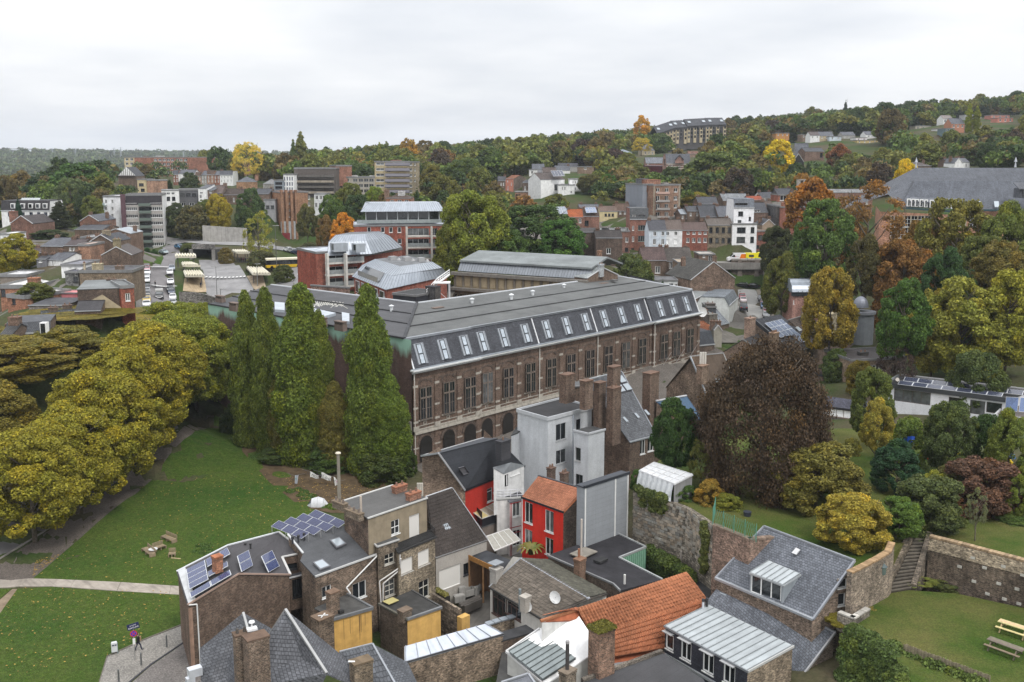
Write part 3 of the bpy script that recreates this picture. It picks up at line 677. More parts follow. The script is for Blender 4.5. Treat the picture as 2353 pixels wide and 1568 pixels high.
 for x0,y0,x1,y1 in((1390,1005,1465,848),(1503,975,1580,830),(1630,910,1680,800)):
  b=MB();u,z=hW(O(0,.5),O(1,.5),*b3.p(x0,y0));p=O(u,.4,z);b.tb(p,p+N1*2.2+UZ(3.4),.05,.035,6);b.bd('flagpole',PNT,t,(.6,.58,.56))
 return t
def verdigris():
 t=NT('felt');p=t.pos();c=t.mul(t.col(),t.rng(t.noise(.22,6,p,.7),.3,.7,.72,1.3))
 uvn=t.n('UVMap').outputs[0];br=t.n('TexBrick');t.L(uvn,br.inputs['Vector']);br.offset=.4
 for k,v in(('Scale',1),('Brick Width',8.),('Row Height',1.02),('Mortar Size',.018),('Mortar Smooth',.3)):br.inputs[k].default_value=v
 br.inputs['Color1'].default_value=(.94,)*3+(1,);br.inputs['Color2'].default_value=(1.07,)*3+(1,);br.inputs['Mortar'].default_value=(.6,)*3+(1,)
 v=t.n('VectorMath',operation='MULTIPLY');t.L(c,v.inputs[0]);t.L(br.outputs['Color'],v.inputs[1])
 c=t.mul(v.outputs[0],t.rng(t.noise(7,3,p,.7),.25,.75,.75,1.25));t.out(c,.7,.4);t.bump(t.noise(12,2,p),.01)
 t=NT('verdigris');c=t.col();br=t.n('TexBrick');t.L(t.uv(),br.inputs['Vector'])
 for k,v in(('Scale',1),('Brick Width',.23),('Row Height',.085),('Mortar Size',.012),('Mortar Smooth',.3)):br.inputs[k].default_value=v
 br.inputs['Color1'].default_value=(.75,)*3+(1,);br.inputs['Color2'].default_value=(1.25,)*3+(1,);br.inputs['Mortar'].default_value=(1.3,)*3+(1,)
 v=t.n('VectorMath',operation='MULTIPLY');t.L(c,v.inputs[0]);t.L(br.outputs['Color'],v.inputs[1]);c=v.outputs[0]
 c=t.mul(c,t.rng(t.noise(.3,6,t.pos(),.7),.3,.7,.6,1.35))
 sep=t.n('SeparateXYZ');t.L(t.n('NewGeometry').outputs['Position'],sep.inputs[0])
 st=t.noise(1,5,t.uv(.35,.045),.65);fall=t.rng(sep.outputs[2],13.,20.6,-.62,.62)
 ad=t.n('Math',operation='ADD');t.L(st,ad.inputs[0]);t.L(fall,ad.inputs[1]);m=t.rng(ad.outputs[0],.72,.95,0,.92)
 c=t.mix(m,c,(.3,.5,.4));pale=t.rng(t.noise(1,5,t.uv(.6,.08),.65),.55,.75,0,.4);c=t.mix(pale,c,(.26,.22,.21));t.out(c,.9,.2);t.bump(br.outputs['Fac'],.01)
verdigris()
_t=NT('dark_glass');_t.out((.016,.015,.014),.15,.6)
plain('dirt',.95,.1,lo=.6,hi=1.35,sc_=.8,bump=.04)
ACADEMY=academy()
# ------------------------------------------------------------------ ground, lawns, roads
CTRL=[(14,112,3.5),(20,106,4),(26,100,4),(30,90,3),(40,84,5),(50,84,5.5),(50,100,8),(30,120,8.6),(45,122,9.8),(65,122,10.6),(60,100,8.5),(20,125,6),(22,118,6),(-60,80,0),(-20,80,0),(10,80,0),(-60,110,0),(-30,110,0),(0,110,0),(-58,140,0),(-30,140,0),(-10,140,0),(-58,170,0),(-45,175,0),(-56,185,.5),(-75,110,0),(-80,150,0),(-100,130,0),(-72,200,4),(-75,225,8.2),(-110,200,6),(-140,180,6),(-88,260,10),(-95,300,11.5),(-105,360,13),(-120,250,9),(0,160,.5),(20,170,1),(40,195,2),(-20,195,4),(0,200,5),(10,225,11),(-30,240,12.5),(-60,235,6.3),(-70,260,11),(-60,300,12.2),(-80,380,14),(-50,330,13),(52,215,4),(60,240,7),(66,262,8.2),(75,300,8.6),(30,240,8),(40,280,13),(20,300,14),(14,100,0),(22,110,0),(30,95,.2),(14,125,0),(30,140,5),(45,170,6),(60,190,8),(85,310,19),(50,330,20),(30,350,22),(60,380,27),(0,380,20),(-30,420,24),(0,450,29),(60,450,33),(110,450,36),(130,400,30),(170,450,38),(100,560,50),(40,560,40),(0,560,38),(-60,520,31),(-120,520,31),(-160,480,24),(-160,620,33),(-250,600,32),(-100,640,37),(0,700,44),(80,740,50),(150,760,56),(250,700,64),(330,700,72),(200,620,62),(300,600,68),(240,520,48),(350,800,80),(200,850,66),(100,850,58),(0,850,50),(-60,800,42),(-150,800,40),(-250,380,10),(-200,320,9),(-300,500,12),(-400,800,5),(-500,1200,0),(-800,1500,5),(-300,1000,18),(-200,1000,32),(-700,2500,25),(-1200,3000,52),(-600,3200,52),(0,3000,48),(-200,2000,36),(0,1500,54),(400,1000,86),(700,1300,106),(900,1800,128),(500,1500,100),(1500,2500,138),(300,1300,80),(100,1100,60),(0,6000,60),(-3000,6000,60),(3000,6000,140),(-2000,2000,40),(2000,1500,140),(600,700,90),(-500,300,8),(500,300,70),(300,250,50),(105,250,20),(130,270,24),(170,300,32),(90,230,14),(75,215,9),(120,200,17),(150,230,26),(95,290,19.5)]
def fit_ground():
 pts=np.array(CTRL+[c for c in GC],float);xy=pts[:,:2];S=np.where(xy[:,1:2]>600,1.,1.)
 D=np.linalg.norm(xy[:,None]-xy[None],axis=2);n=len(pts);A=np.zeros((n+1,n+1));A[:n,:n]=-D-0*np.eye(n)+np.eye(n)*.8;A[:n,n]=A[n,:n]=1
 w=np.linalg.solve(A,np.append(pts[:,2],0));return xy,w
def ground_np(x,y):
 x,y=np.broadcast_arrays(np.asarray(x,float),np.asarray(y,float));q=np.stack([x.ravel(),y.ravel()],1);out=np.empty(len(q))
 for i in range(0,len(q),4000):s=q[i:i+4000];out[i:i+4000]=-np.linalg.norm(s[:,None]-GXY[None],axis=2)@GW[:-1]+GW[-1]
 return out.reshape(x.shape)
def gZ(x,y):return float(ground_np([x],[y])[0])
def lay(name,pts,mat,cO=None,lift=.02,kind='structure',n=1,seg=4.):
 pts=[V3(p[0],p[1],0) for p in pts];bm=__import__('bmesh').new();vs=[bm.verts.new(p) for p in pts];bm.faces.new(vs)
 import bmesh
 x0,x1=min(p.x for p in pts),max(p.x for p in pts);y0,y1=min(p.y for p in pts),max(p.y for p in pts)
 for ax,lo,hi in((0,x0,x1),(1,y0,y1)):
  k=lo+seg
  while k<hi:
   no=(1,0,0) if ax==0 else(0,1,0);co=(k,0,0) if ax==0 else(0,k,0)
   bmesh.ops.bisect_plane(bm,geom=bm.verts[:]+bm.edges[:]+bm.faces[:],plane_co=co,plane_no=no);k+=seg
 bm.verts.ensure_lookup_table();z=ground_np([v.co.x for v in bm.verts],[v.co.y for v in bm.verts])
 for v,h in zip(bm.verts,z):v.co.z=h+lift
 b=MB();bm.verts.index_update();b.v=[tuple(v.co) for v in bm.verts]
 for f in bm.faces:
  ix=[v.index for v in f.verts];b.f.append(tuple(ix));b.m.append(0)
 bm.free();o=b.bd(name,mat,None,cO);o['kind']=kind;return o
def gp(R,x,y):
 r=Vector(ray(*R.p(x,y)));r/=r.y;Y=np.arange(60,900,1.);P=np.stack([r.x*Y,Y,CAMZ+r.z*Y],1);g=ground_np(P[:,0],P[:,1])-P[:,2]
 i=int(np.argmax(g>0)) if(g>0).any() else len(Y)-1
 a=g[i-1] if i else g[i];k=0 if i==0 or g[i]==a else-a/(g[i]-a);y=Y[max(i-1,0)]+k;return V3(r.x*y,y,CAMZ+r.z*y)
def make_ground():
 rows=np.concatenate([np.arange(55,420,5.),420*np.power(1.035,np.arange(0,82))]);th=np.linspace(-1.05,1.05,211)
 Y,T=np.meshgrid(rows,th,indexing='ij');X=Y*T;Z=ground_np(X,Y);h,w=X.shape
 b=MB();b.v=list(map(tuple,np.stack([X,Y,Z],2).reshape(-1,3)))
 for i in range(h-1):
  for j in range(w-1):k=i*w+j;b.f.append((k,k+1,k+w+1,k+w));b.m.append(0)
 o=b.bd('ground','earth');o['kind']='structure'
# ------------------------------------------------------------------ the old houses below the school (front of the picture)
BRK,BRK2,TAN=(.125,.075,.052),(.155,.095,.065),(.25,.2,.145)
FELT,FELTB=(.05,.05,.054),(.03,.03,.033)
def pipe(pA,pts,r=.06,col=(.62,.62,.6),name='downpipe'):
 b=MB();[b.tb(p,q,r,n=7) for p,q in zip(pts,pts[1:])];return b.bd(name,PNT,pA,col)
_t=NT('shutter');_t.out((.62,.6,.56),.6,.3)
def mv(p,dz):return p+UZ(dz)
# --- corner house with the solar panels
P=dict(a=d1(140,755,7),k=d1(670,430,8.6),b=d1(1195,442,7.),n=d1(1108,262,7.5),s=d1(1352,212,7.6),r=d1(1080,2,8.2),m=d1(560,140,8.6),l=d1(30,410,7))
H1=free('corner_house','brown brick corner house with tilted solar panels on dark felt roof','house',P,['akml','kbnsrm'],['akb','bn','ns','sr','rm','ml','la'],-1,BRK,(.045,.042,.045),rm='felt',win=[('ns',d1,1236,322,385,1.3,dict(nv=1,col=DARK))],tS=[('akb',(.42,.3,.24),.16,.16,PNT,'verge_board'),('bnsr',(.62,.61,.58),.3,.12,PNT,CPG),('rml',(.68,.7,.72),.3,.12,PNT,CPG)],chs=[(d1(440,240,10.),.8,.7,1.7,dict(col=(.36,.14,.07),pO=0,cap=(.34,.33,.28)))])
pa,pm=(P['a'],P['k'],P['m']),(P['k'],P['b'],P['m'])
st=MB();q=[P['l'],P['a'],P['a'].lerp(P['k'],.14),P['l'].lerp(P['m'],.14)];st.sl([mv(v,.12) for v in q],.1);st.bd('zinc_gutter_bed',ZNC,H1,(.52,.53,.53))
def quad_panels(pA,pl,R,quad,off,nu,nv):
 c=[pP(pl,*R.p(*p),off) for p in quad];pN(pA,c[0],c[1]-c[0],c[3]-c[0],nu,nv,.05)
quad_panels(H1,pa,d1,((115,385),(312,285),(350,470),(145,595)),.55,1,4)
quad_panels(H1,pa,d1,((150,632),(572,388),(580,436),(165,686)),.45,2,1)
quad_panels(H1,pa,d1,((340,412),(545,300),(550,345),(350,462)),.45,2,1)
quad_panels(H1,pa,d1,((318,285),(398,238),(402,326),(335,362)),.35,1,1);quad_panels(H1,pa,d1,((462,205),(546,156),(563,236),(494,272)),.35,1,1)
for q in(((650,245),(770,182),(818,350),(697,415)),((900,247),(1016,185),(1092,352),(980,420))):
 c=[pP(pm,*d1.p(*p),o) for p,o in zip(q,(1.1,1.1,.25,.25))];pN(H1,c[0],c[1]-c[0],c[3]-c[0],1,2,.05)
sK(H1,pm,d1,((1010,130),(1130,92),(1205,150),(1085,205)))
for x,y in((792,165),(738,118),(962,42)):v=pP(pm,*d1.p(x,y+40));b=MB();b.tb(v,mv(v,.8 if x==792 else .4),.1,n=8);b.tb(mv(v,.8 if x==792 else .4),mv(v,.95 if x==792 else .5),.15,n=8);b.bd('vent_pipe',PNT,H1,gY(.03))
w0,w1=P['a'],P['b'];dd=(w1-w0);dd.z=0;dd.normalize();nn=V3(dd.y,-dd.x,0)
pipe(H1,[mv(w0,0.)+nn*.15,mv(w0+dd*.75,-.15)+nn*.15,V3(w0.x,w0.y,-1)+dd*.8+nn*.15],.07)
qb=MB();qb.ob(V3(w0.x,w0.y,-1)+nn*.02-dd*.05,dd*.35,nn*.12,(0,0,7.6));qb.bd('corner_pilaster',STN,H1,(.28,.18,.13))
Pb=pd(d1,'abcd',1200,478,6.1,1402,430,6.1,1372,405,6.1,1196,445,6.1)
H1b=free('brick_bay','narrow brick bay with tall dark window beside corner house','outbuilding',Pb,*QD,2.6,BRK,FELTB,rm=BTM,win=[(d1,1275,486,678,1.05,dict(nv=2,col=gY(.02)))],tS=[('ab',gY(.6),.2,.12,PNT,CPG)])
pipe(H1b,[d1(1378,420,6.6),d1(1395,850,2.6)],.08,(.6,.62,.66))
# --- grey felt roof with two skylights and the stepped solar array
P=pd(c2,'abcdeg',560,1302,8.,1095,1108,8.,842,865,8.9,330,945,9.,465,1105,8.3,438,1165,8.2)
H2=free('felt_roof_house','brick house with sloping grey felt roof and two skylights','house',P,['abcdeg'],['ab','bc','cd','de','eg','ga'],-1,(.15,.1,.07),(.062,.064,.068),wm=OBR,rm='felt',win=[(c2,935,1352,1492,1.7,N2),(c2,655,1385,1482,1.1,N2)],tS=[('ab',(.62,.62,.6),.2,.16,PNT),('de',(.66,.67,.67),.26,.14,PNT,CPG)])
pl=(P['a'],P['b'],P['c']);sK(H2,pl,c2,((680,990),(765,962),(828,1020),(742,1055)));sK(H2,pl,c2,((536,1180),(620,1150),(692,1212),(600,1245)))
for i in range(4):
 f=lambda x,y,z:c2(x+i*105,y-i*31,z);o,u,v=f(175,875,9.),f(440,983,9.),f(245,822,9.75)
 pN(H2,o,u-o,v-o,3,1,.05,(.045,.05,.1))
 b=MB();[b.bm(o.lerp(u,k),mv(o.lerp(u,k),-.5),.06,.06) for k in(.05,.5,.95)];[b.bm(v+(u-o)*k,mv(v+(u-o)*k,-1.1),.06,.06) for k in(.05,.5,.95)];b.bd('panel_stand','metal',H2,gY(.4))
for x,y in((365,1000),(415,988),(465,968)):v=c2(x,y+25,8.8);b=MB();b.tb(v,mv(v,.55),.11,n=8);b.tb(mv(v,.55),mv(v,.8),.16,n=8);b.bd('vent_pipe',PNT,H2,(.03,.03,.035))
pipe(H2,[c2(1090,1125,7.9),c2(825,1400,6.),c2(860,1450,5.4)],.07)
# --- three-storey house with rendered rear, balcony and shutters
P=pd(c2,'abcd',1010,805,12,1510,634,12,1222,527,12,803,660,12)
H3=free('tall_rear_house','tall brick house with flat grey roof, patched beige rear and balcony','house',P,*QD,-1,BRK,(.075,.073,.07),wm=OBR,rm='felt',win=[(c2,1243,820,942,1.15,dict(nv=2,nh=2)),(c2,1405,775,972,1.45,dict(nv=1,glassm='shutter',name='shutter_door',sill=False))],tS=[('ab',(.6,.6,.57),.22,.14,PNT,CPG),('cd',(.66,.66,.64),.26,.14,PNT,CPG)],wX={'ab':(PLS,(.26,.215,.15))})
for x,y,w,n in((1278,520,1.6,2),(1398,580,1.6,2)):
 b=c2(x,y,12.8);cH(H3,b,w,.7,.9,YAW,(.28,.12,.07),pO=n,potcol=(.2,.12,.09))
for x,y,w in((768,675,1.9),(890,752,2.4)):cH(H3,c2(x,y-12,12.6),w,.6,.8,YAW+math.pi/2,(.17,.13,.09),pO=3,potcol=(.16,.13,.11))
pipe(H3,[c2(950,745,12),mv(c2(950,745,12),1.6)],.12,(.42,.36,.3),'flue')
P=pd(c2,'abcd',1093,1047,9.,1268,988,9.,1190,918,9.,1015,972,9.)
H3b=free('rear_extension','narrow brick rear extension with small felt roof below tall house','extension',P,*QD,-1,(.15,.115,.08),gY(.06),wm=OBR,rm='felt',win=[(c2,1192,1107,1195,1.25,dict(nv=2,nh=2,col=(.6,.57,.5))),(c2,1195,1332,1470,1.3,dict(nv=2,nh=3,col=(.6,.57,.5)))],tS=[('dab',(.6,.6,.58),.2,.14,PNT,CPG)])
pipe(H3b,[c2(1285,1120,7.9),c2(1275,1232,6.4),c2(1108,1345,5.2),c2(1120,1525,3)],.07,(.62,.6,.57));pipe(H3b,[c2(1290,1150,7.6),c2(1285,1245,6.2),c2(1140,1365,4.9),c2(1138,1515,3)],.07,(.62,.6,.57))
P=pd(c2,'abcd',1268,1098,8.2,1583,968,8.2,1520,905,8.2,1225,1010,8.2)
H3c=free('balcony_block','beige rendered rear block with blinds down and iron balcony on top','extension',P,*QD,-1,(.235,.19,.13),gY(.03),wm=OBR,rm=BTM,win=[(c2,1342,1147,1272,1.7,dict(nv=1,glassm='shutter',fw=.05,col=(.5,.47,.42))),(c2,1486,1078,1208,1.7,dict(nv=1,glassm='shutter',fw=.05,col=(.5,.47,.42))),(c2,1488,1335,1490,1.5,dict(nv=2,nh=2,tr=.62,col=(.6,.57,.5)))],tS=[('ab',gY(.05),.3,.2,PNT,CPG)],wX={'bc':(OBR,(.19,.15,.11))})
b=MB();a_,b_=P['a'],P['b'];c_=P['c']
for p,q in((a_,b_),(b_,c_)):
 n=int((q-p).length/.16);[b.bm(mv(p.lerp(q,i/n),.1),mv(p.lerp(q,i/n),1.),.025,.025) for i in range(n+1)];b.bm(mv(p,1.),mv(q,1.),.05,.05);b.bm(mv(p,.2),mv(q,.2),.04,.04)
b.bd('balcony_railing','metal',H3c,gY(.03))
# --- house under the dark pantile slope, white painted wall below
P=pd(c2,'abcd',1590,1142,5.6,2025,992,5.6,1728,552,11.2,1513,626,11.2)
H4=free('dark_tiled_house','house with mossy dark brown tiled roof above peeling white wall','house',P,*QD,-1,(.42,.39,.35),(.045,.038,.034),wm=PBR,rm=BTM,win=[(c2,1710,1222,1400,3.,dict(nv=1,glassm='shutter',sill=False,fw=.05,name='garage_door')),(c2,1850,1190,1290,.8,dict(nv=1,col=DARK))],tS=[('bc',(.5,.52,.54),.22,.14),('cd',(.66,.68,.7),.34,.16),('ab',gY(.5),.16,.14)],wX={'da':(OBR,BRK),'bc':(OBR,BRK)})
up=lambda q,d:[v+UZ(d) for v in q]
tiles(H4,up([P['d'],P['c'],P['b'],P['a']],.1),26,17,(.052,.043,.038),bump=.07)
sK(H4,(P['a'],P['b'],P['c']),c2,((1637,848),(1688,838),(1728,895),(1672,912)))
# --- house with dark felt gable roof, red wall and white dormer
A,B=c2(1618,248,14.2),c2(2108,122,14.2)
P=dict(a=c2(1842,566,8.6),b=c2(2345,362,8.6),f=B,e=A,c=c2(2000,118,13.),d=c2(1472,272,13.))
H5=free('dark_gabled_house','house with dark grey felt gable roof, pale brick gable and red wall','house',P,['abfe','cdef'],['ab','bfc','cd','dea'],-1,(.5,.035,.022),(.042,.046,.054),wm=PBR,rm='felt',win=[(c2,2052,548,662,1.1,dict(nv=1,nh=2,tr=.75))],tS=[('ae',(.6,.62,.64),.25,.2,ZNC,VFL),('de',(.5,.52,.54),.25,.2,ZNC,VFL),('dc',gY(.6),.2,.1,ZNC,'ridge_flashing'),('ab',(.03,.03,.035),.3,.25)],wX={'dea':('brick',(.3,.215,.155)),'bfc':('brick',BRK),'cd':('brick',BRK)})
sK(H5,(P['a'],P['b'],B),c2,((1780,372),(1828,360),(1868,415),(1820,432)))
t5=c2(2165,135,14.6);cH(H5,t5,1.6,1.,2.4,YAW,(.045,.045,.05),pO=1,mat='felt')
p0=c2(1645,545,9.2);b=MB();[b.tb(c2(1437+i*17,505,11),mv(c2(1437+i*17,505,11),-3),.14,n=7) for i in range(3)];b.bd('flue',STN,H5,(.45,.42,.36))
dm=pd(c2,'abcd',2175,418,10.3,2345,352,10.3,2225,330,11.3,2085,368,11.3)
D5=free('white_dormer','white dormer and roof terrace room beside dark felt roof','dormer',dm,*QD,5.2,(.62,.62,.61),(.3,.32,.34),wm=PLS,rm=ZNC,win=[(c2,2195,432,535,.7,dict(nv=1,col=DARK,sill=False)),(c2,2248,402,440,.9,N2),(c2,2290,385,425,.7,N2)])
P=pd(c2,'abcd',2115,640,7.2,2345,625,7.2,2290,560,7.2,2092,588,7.2)
H6t=free('roof_terrace','small white timbered wing topped by terrace with white railing','extension',P,*QD,-1,(.62,.6,.58),(.05,.05,.055),wm=PLS,rm=BTM,tS=[('dab',(.62,.62,.6),.2,.2,PNT,CPG)])
b=MB()
for p,q in((P['d'],P['a']),(P['a'],P['b'])):
 for i in range(5):b.tb(mv(p.lerp(q,i/4),0),mv(p.lerp(q,i/4),1.05),.03,n=6)
 [b.tb(mv(p,h),mv(q,h),.03,n=6) for h in(.35,.7,1.05)]
b.bd('terrace_railing',PNT,H6t,(.62,.62,.66))
P=pd(c2,'abcd',2222,665,7.,2335,640,7.,2300,590,7.,2190,620,7.)
H6=free('half_timbered_bay','white bay with thin red timber lines between the red walls','house',P,*QD,-1,(.62,.59,.57),(.12,.12,.13),wm=PLS,rm=BTM,win=[(c2,2280,668,790,1.1,dict(nv=2,nh=1)),(c2,2282,905,1040,1.1,N2)])
b=MB();pa_,pb_=P['a'],P['b'];dx=(pb_-pa_);dx.z=0;dx.normalize();nx=V3(dx.y,-dx.x,0);W_=(pb_-pa_).length
for u in(.02,.22,W_-.25,W_-.06):b.ob(V3(pa_.x,pa_.y,-1)+dx*u,dx*.08,nx*.03,(0,0,7.8))
for z in(2.9,3.6,6.7):b.ob(V3(pa_.x,pa_.y,z),dx*W_,nx*.035,(0,0,.08))
b.bd('red_timber',PNT,H6,(.3,.02,.03))
# --- canopies of the courtyard balcony
def canopy(lB,q,z,cols,mat='membrane',frame=(.55,.55,.53),loc=None):
 v=[c2(x,y,zz) for(x,y),zz in zip(q,z)];t=tH('canopy',lB,'canopy',sum(v,Vector())/4);n=len(cols)
 for i,c in enumerate(cols):
  p=[v[0].lerp(v[1],(i+.03)/n),v[0].lerp(v[1],(i+.97)/n),v[3].lerp(v[2],(i+.97)/n),v[3].lerp(v[2],(i+.03)/n)];b=MB();b.sl(p[::-1] if(p[1]-p[0]).cross(p[2]-p[0]).z<0 else p,.03);b.bd('canopy_sheet',mat,t,c)
 b=MB();[b.bm(v[0].lerp(v[1],i/n),v[3].lerp(v[2],i/n),.06,.1) for i in range(n+1)];b.bm(v[3],v[2],.1,.12);b.bm(v[0],v[1],.1,.12);b.bd('frame',PNT,t,frame)
 return t
canopy('yellowish translucent canopy over the black courtyard balcony',((1862,722),(2112,645),(2235,722),(1985,812)),(5.6,5.6,4.9,4.9),[(.5,.42,.2),(.3,.27,.21),(.32,.29,.23),(.5,.43,.22)])
canopy('sloping glazed canopy with white bars under the balcony',((2022,962),(2215,897),(2315,992),(2092,1085)),(3.9,3.9,3.,3.),[(.33,.32,.28)]*4,frame=(.66,.66,.64))
P=pd(c2,'abcd',1985,880,3.9,2215,800,3.9,2110,700,3.9,1870,770,3.9)
BAL=free('courtyard_balcony','black-screened balcony of the red house above the yard','balcony',P,*QD,-1,(.18,.15,.13),gY(.1),wm=PLS,rm=BTM);b=MB();b.ob(P['a'],P['b']-P['a'],N1*.05,(0,0,1.));b.ob(P['d'],P['a']-P['d'],V3(.03,.03,0),(0,0,1.9));b.bd('balcony_screen',PNT,BAL,(.015,.015,.02))
# --- bright red house with orange tile roof
P=pd(c3,'abcd',190,842,8.4,542,968,8.4,722,775,10.9,332,660,10.9)
H7=free('red_house','bright red painted house with orange tiled shed roof','house',P,*QD,-1,(.62,.028,.014),(.42,.15,.07),wm=PBR,rm='terracotta',win=[(c3,245,885,1062,1.35,N2),(c3,422,955,1138,1.4,N2),(c3,243,1118,1282,1.3,N2),(c3,422,1190,1335,1.3,N2)],tS=[('ab',(.03,.03,.04),.26,.22),('cd',(.06,.065,.08),.3,.2)],wX={'bc':('brick',(.085,.058,.045)),'cd':('brick',BRK),'da':(PLS,(.5,.48,.45))})
tiles(H7,up([P['d'],P['c'],P['b'],P['a']],.06),26,11,(.34,.14,.08),bump=.05)
pipe(H7,[c3(190,850,8.3),mv(c3(190,850,8.3),-6)],.07)
P=dict(a=c3(725,752,12.4),b=c3(1100,632,12.4));dd=P['b']-P['a'];bk=V3(-dd.y,dd.x,0).normalized()*1.2;P['c']=P['b']+bk;P['d']=P['a']+bk
H8=free('clad_party_wall','tall blank party wall clad in grey sheets with white edge strips','wall',P,*QD,-1,(.26,.275,.29),(.03,.035,.045),wm='cladding',rm=PNT,tS=[('ab',(.03,.035,.045),.3,.3,PNT,CPG)])
b=MB();dn=dd.normalized();nn=V3(dn.y,-dn.x,0);[b.ob(V3(P['a'].x,P['a'].y,0)+dn*u+nn*.005,dn*.18,nn*.05,(0,0,12.2)) for u in(.02,dd.length*.68,dd.length-.2)];b.bd('edge_strip',PNT,H8,(.66,.66,.64))
# --- pale slate-hung block
P=pd(c3,'abcd',150,97,14,410,170,14,785,72,14,515,2,14)
H9=free('white_clad_block','pale grey clad block with black flat roof and dark windows','house',P,*QD,0,(.56,.58,.6),(.018,.017,.018),wm=PBR,rm=BTM,win=[('bc',c3,523,208,350,2.,dict(nv=2,col=(.42,.43,.44))),('bc',c3,671,172,272,.9,dict(nv=1,col=DARK)),('bc',c3,523,432,550,2.,dict(nv=2,col=(.42,.43,.44))),('bc',c3,545,640,715,1.2,dict(nv=1,col=gY(.3)))],tS=[('abcda',(.6,.62,.64),.22,.5,PNT,'parapet')])
P=pd(c3,'abcd',634,268,12.4,757,297,12.4,895,260,12.4,780,230,12.4)
H9b=free('clad_annex','lower pale clad annex with rooftop terrace walls on the block','extension',P,*QD,0,(.55,.57,.59),gY(.05),wm=PBR,rm=BTM,win=[(c3,667,415,530,.95,dict(nv=1,col=gY(.4))),(c3,678,645,742,1.2,dict(nv=2,col=gY(.1)))],tS=[('abc',(.6,.62,.64),.2,.25,PNT,'parapet')])
pipe(H9,[c3(627,140,13.9),mv(c3(627,140,13.9),-12)],.08,(.28,.31,.35))
P=pd(c3,'abcd',97,308,11.2,152,285,11.2,200,250,11.2,140,240,11.2);P2=dict(P)
free('clad_return','low step of the pale clad block beside the school','extension',P,*QD,0,(.55,.57,.59),gY(.03),wm=PBR,rm=BTM)
for x,y,s in((438,582,1.),(550,625,1.)):tb=c3(x,y,11.);t=tH('chimney',('taller' if s==1. and x<500 else 'shorter')+' brick stack in front of the pale clad block','chimney',mv(tb,-6),None);cH(t,tb,.85,.7,6.,YAW,(.13,.08,.06),pO=2)
# --- brick house with slate roof and rooflights
P=dict(a=c3(1108,368,9.4),b=c3(1330,312,9.4),c=b3(1040,1042,17.6),d=b3(748,1112,17.6))
H10=free('slate_roof_house','tall brick house with grey slate slope, four-light roof window and big chimneys','house',P,*QD,0,(.115,.072,.052),(.115,.12,.13),rm='slate',win=[(c3,1222,350,470,1.,N2),(c3,1290,330,445,1.2,N2)],tS=[('ab',(.5,.53,.56),.26,.18),('cd',(.5,.53,.56),.3,.16),('bc',(.35,.37,.4),.24,.14)])
pl=(P['a'],P['b'],P['c'])
for i in range(2):
 for j in range(2):
  L=lambda u,v:tuple(np.array((932,1092))*(1-u)*(1-v)+np.array((1045,1064))*u*(1-v)+np.array((1145,1196))*u*v+np.array((1030,1225))*(1-u)*v)
  u0,u1,v0,v1=i*.5+.03,i*.5+.47,j*.5+.03,j*.5+.47;oR(H10,pl,b3,(L(u0,v0),L(u1,v0),L(u1,v1),L(u0,v1)),'skylight',PNT,.16,.25,(.1,.1,.11),.86)
for q in(((1043,152),(1064,146),(1106,192),(1084,200)),((1142,118),(1162,112),(1204,158),(1182,166)),((1228,92),(1248,86),(1290,132),(1268,140))):sK(H10,pl,c3,q)
for x,y,w,h,z,R in((575,1058,1.9,4,19.2,b3),(740,1112,1.6,4,18.8,b3),(855,1128,1.5,6.5,18.,b3),(976,1172,1.8,8,17.5,b3),(976,992,1.7,3,19.6,b3),(1292,1045,2.2,9,17.5,b3)):
 cH(H10,R.z(x,y,z),w,w*.62,h,YAW,(.14,.085,.06),cap=(.42,.41,.38) if y<1130 else(.3,.28,.24),pO=2 if y>1160 else 0)
P=dict(a=b3(525,1085,16),b=b3(815,1010+330,11.5),c=b3(860,1150,17.5),d=b3(620,1070,17.5));P['b'].z=16
P=pd(b3,'abcd',528,1180,15.5,770,1160,15.5,800,1115,15.5,560,1135,15.5)
free('brick_flank','stepped brown brick flank carrying the square chimneys behind pale block','house',P,*QD,0,(.115,.072,.052),gY(.08),rm='felt',tS=[('ab',gY(.2),.3,.2,PNT,CPG)])
# --- roof under blue tarpaulin
P=pd(b3,'abcd',1425,1468,9.8,1730,1452,9.8,1592,1248,13.4,1340,1292,13.4)
H11=free('tarpaulin_house','low house with roof wrapped in blue tarpaulin','house',P,*QD,2,BRK,(.06,.115,.19),rm='membrane',tS=[('cd',(.66,.68,.7),.3,.16,PNT,'flashing')]);mb=MB();q=[P['d'],P['a'],mv(P['a'].lerp(P['b'],.2),.05),mv(P['d'].lerp(P['c'],.1),.05)];mb.sl(up(q,.1),.08);mb.bd('tiled_strip','terracotta',H11,(.33,.14,.08))
t=tH('chimney','brick chimney with clay pots standing before the blue tarpaulin','chimney',b3(1482,1440,9));cH(t,b3(1482,1320,13.2),1.5,1.,3.4,YAW,(.24,.16,.1),pO=4,potcol=(.22,.16,.12))
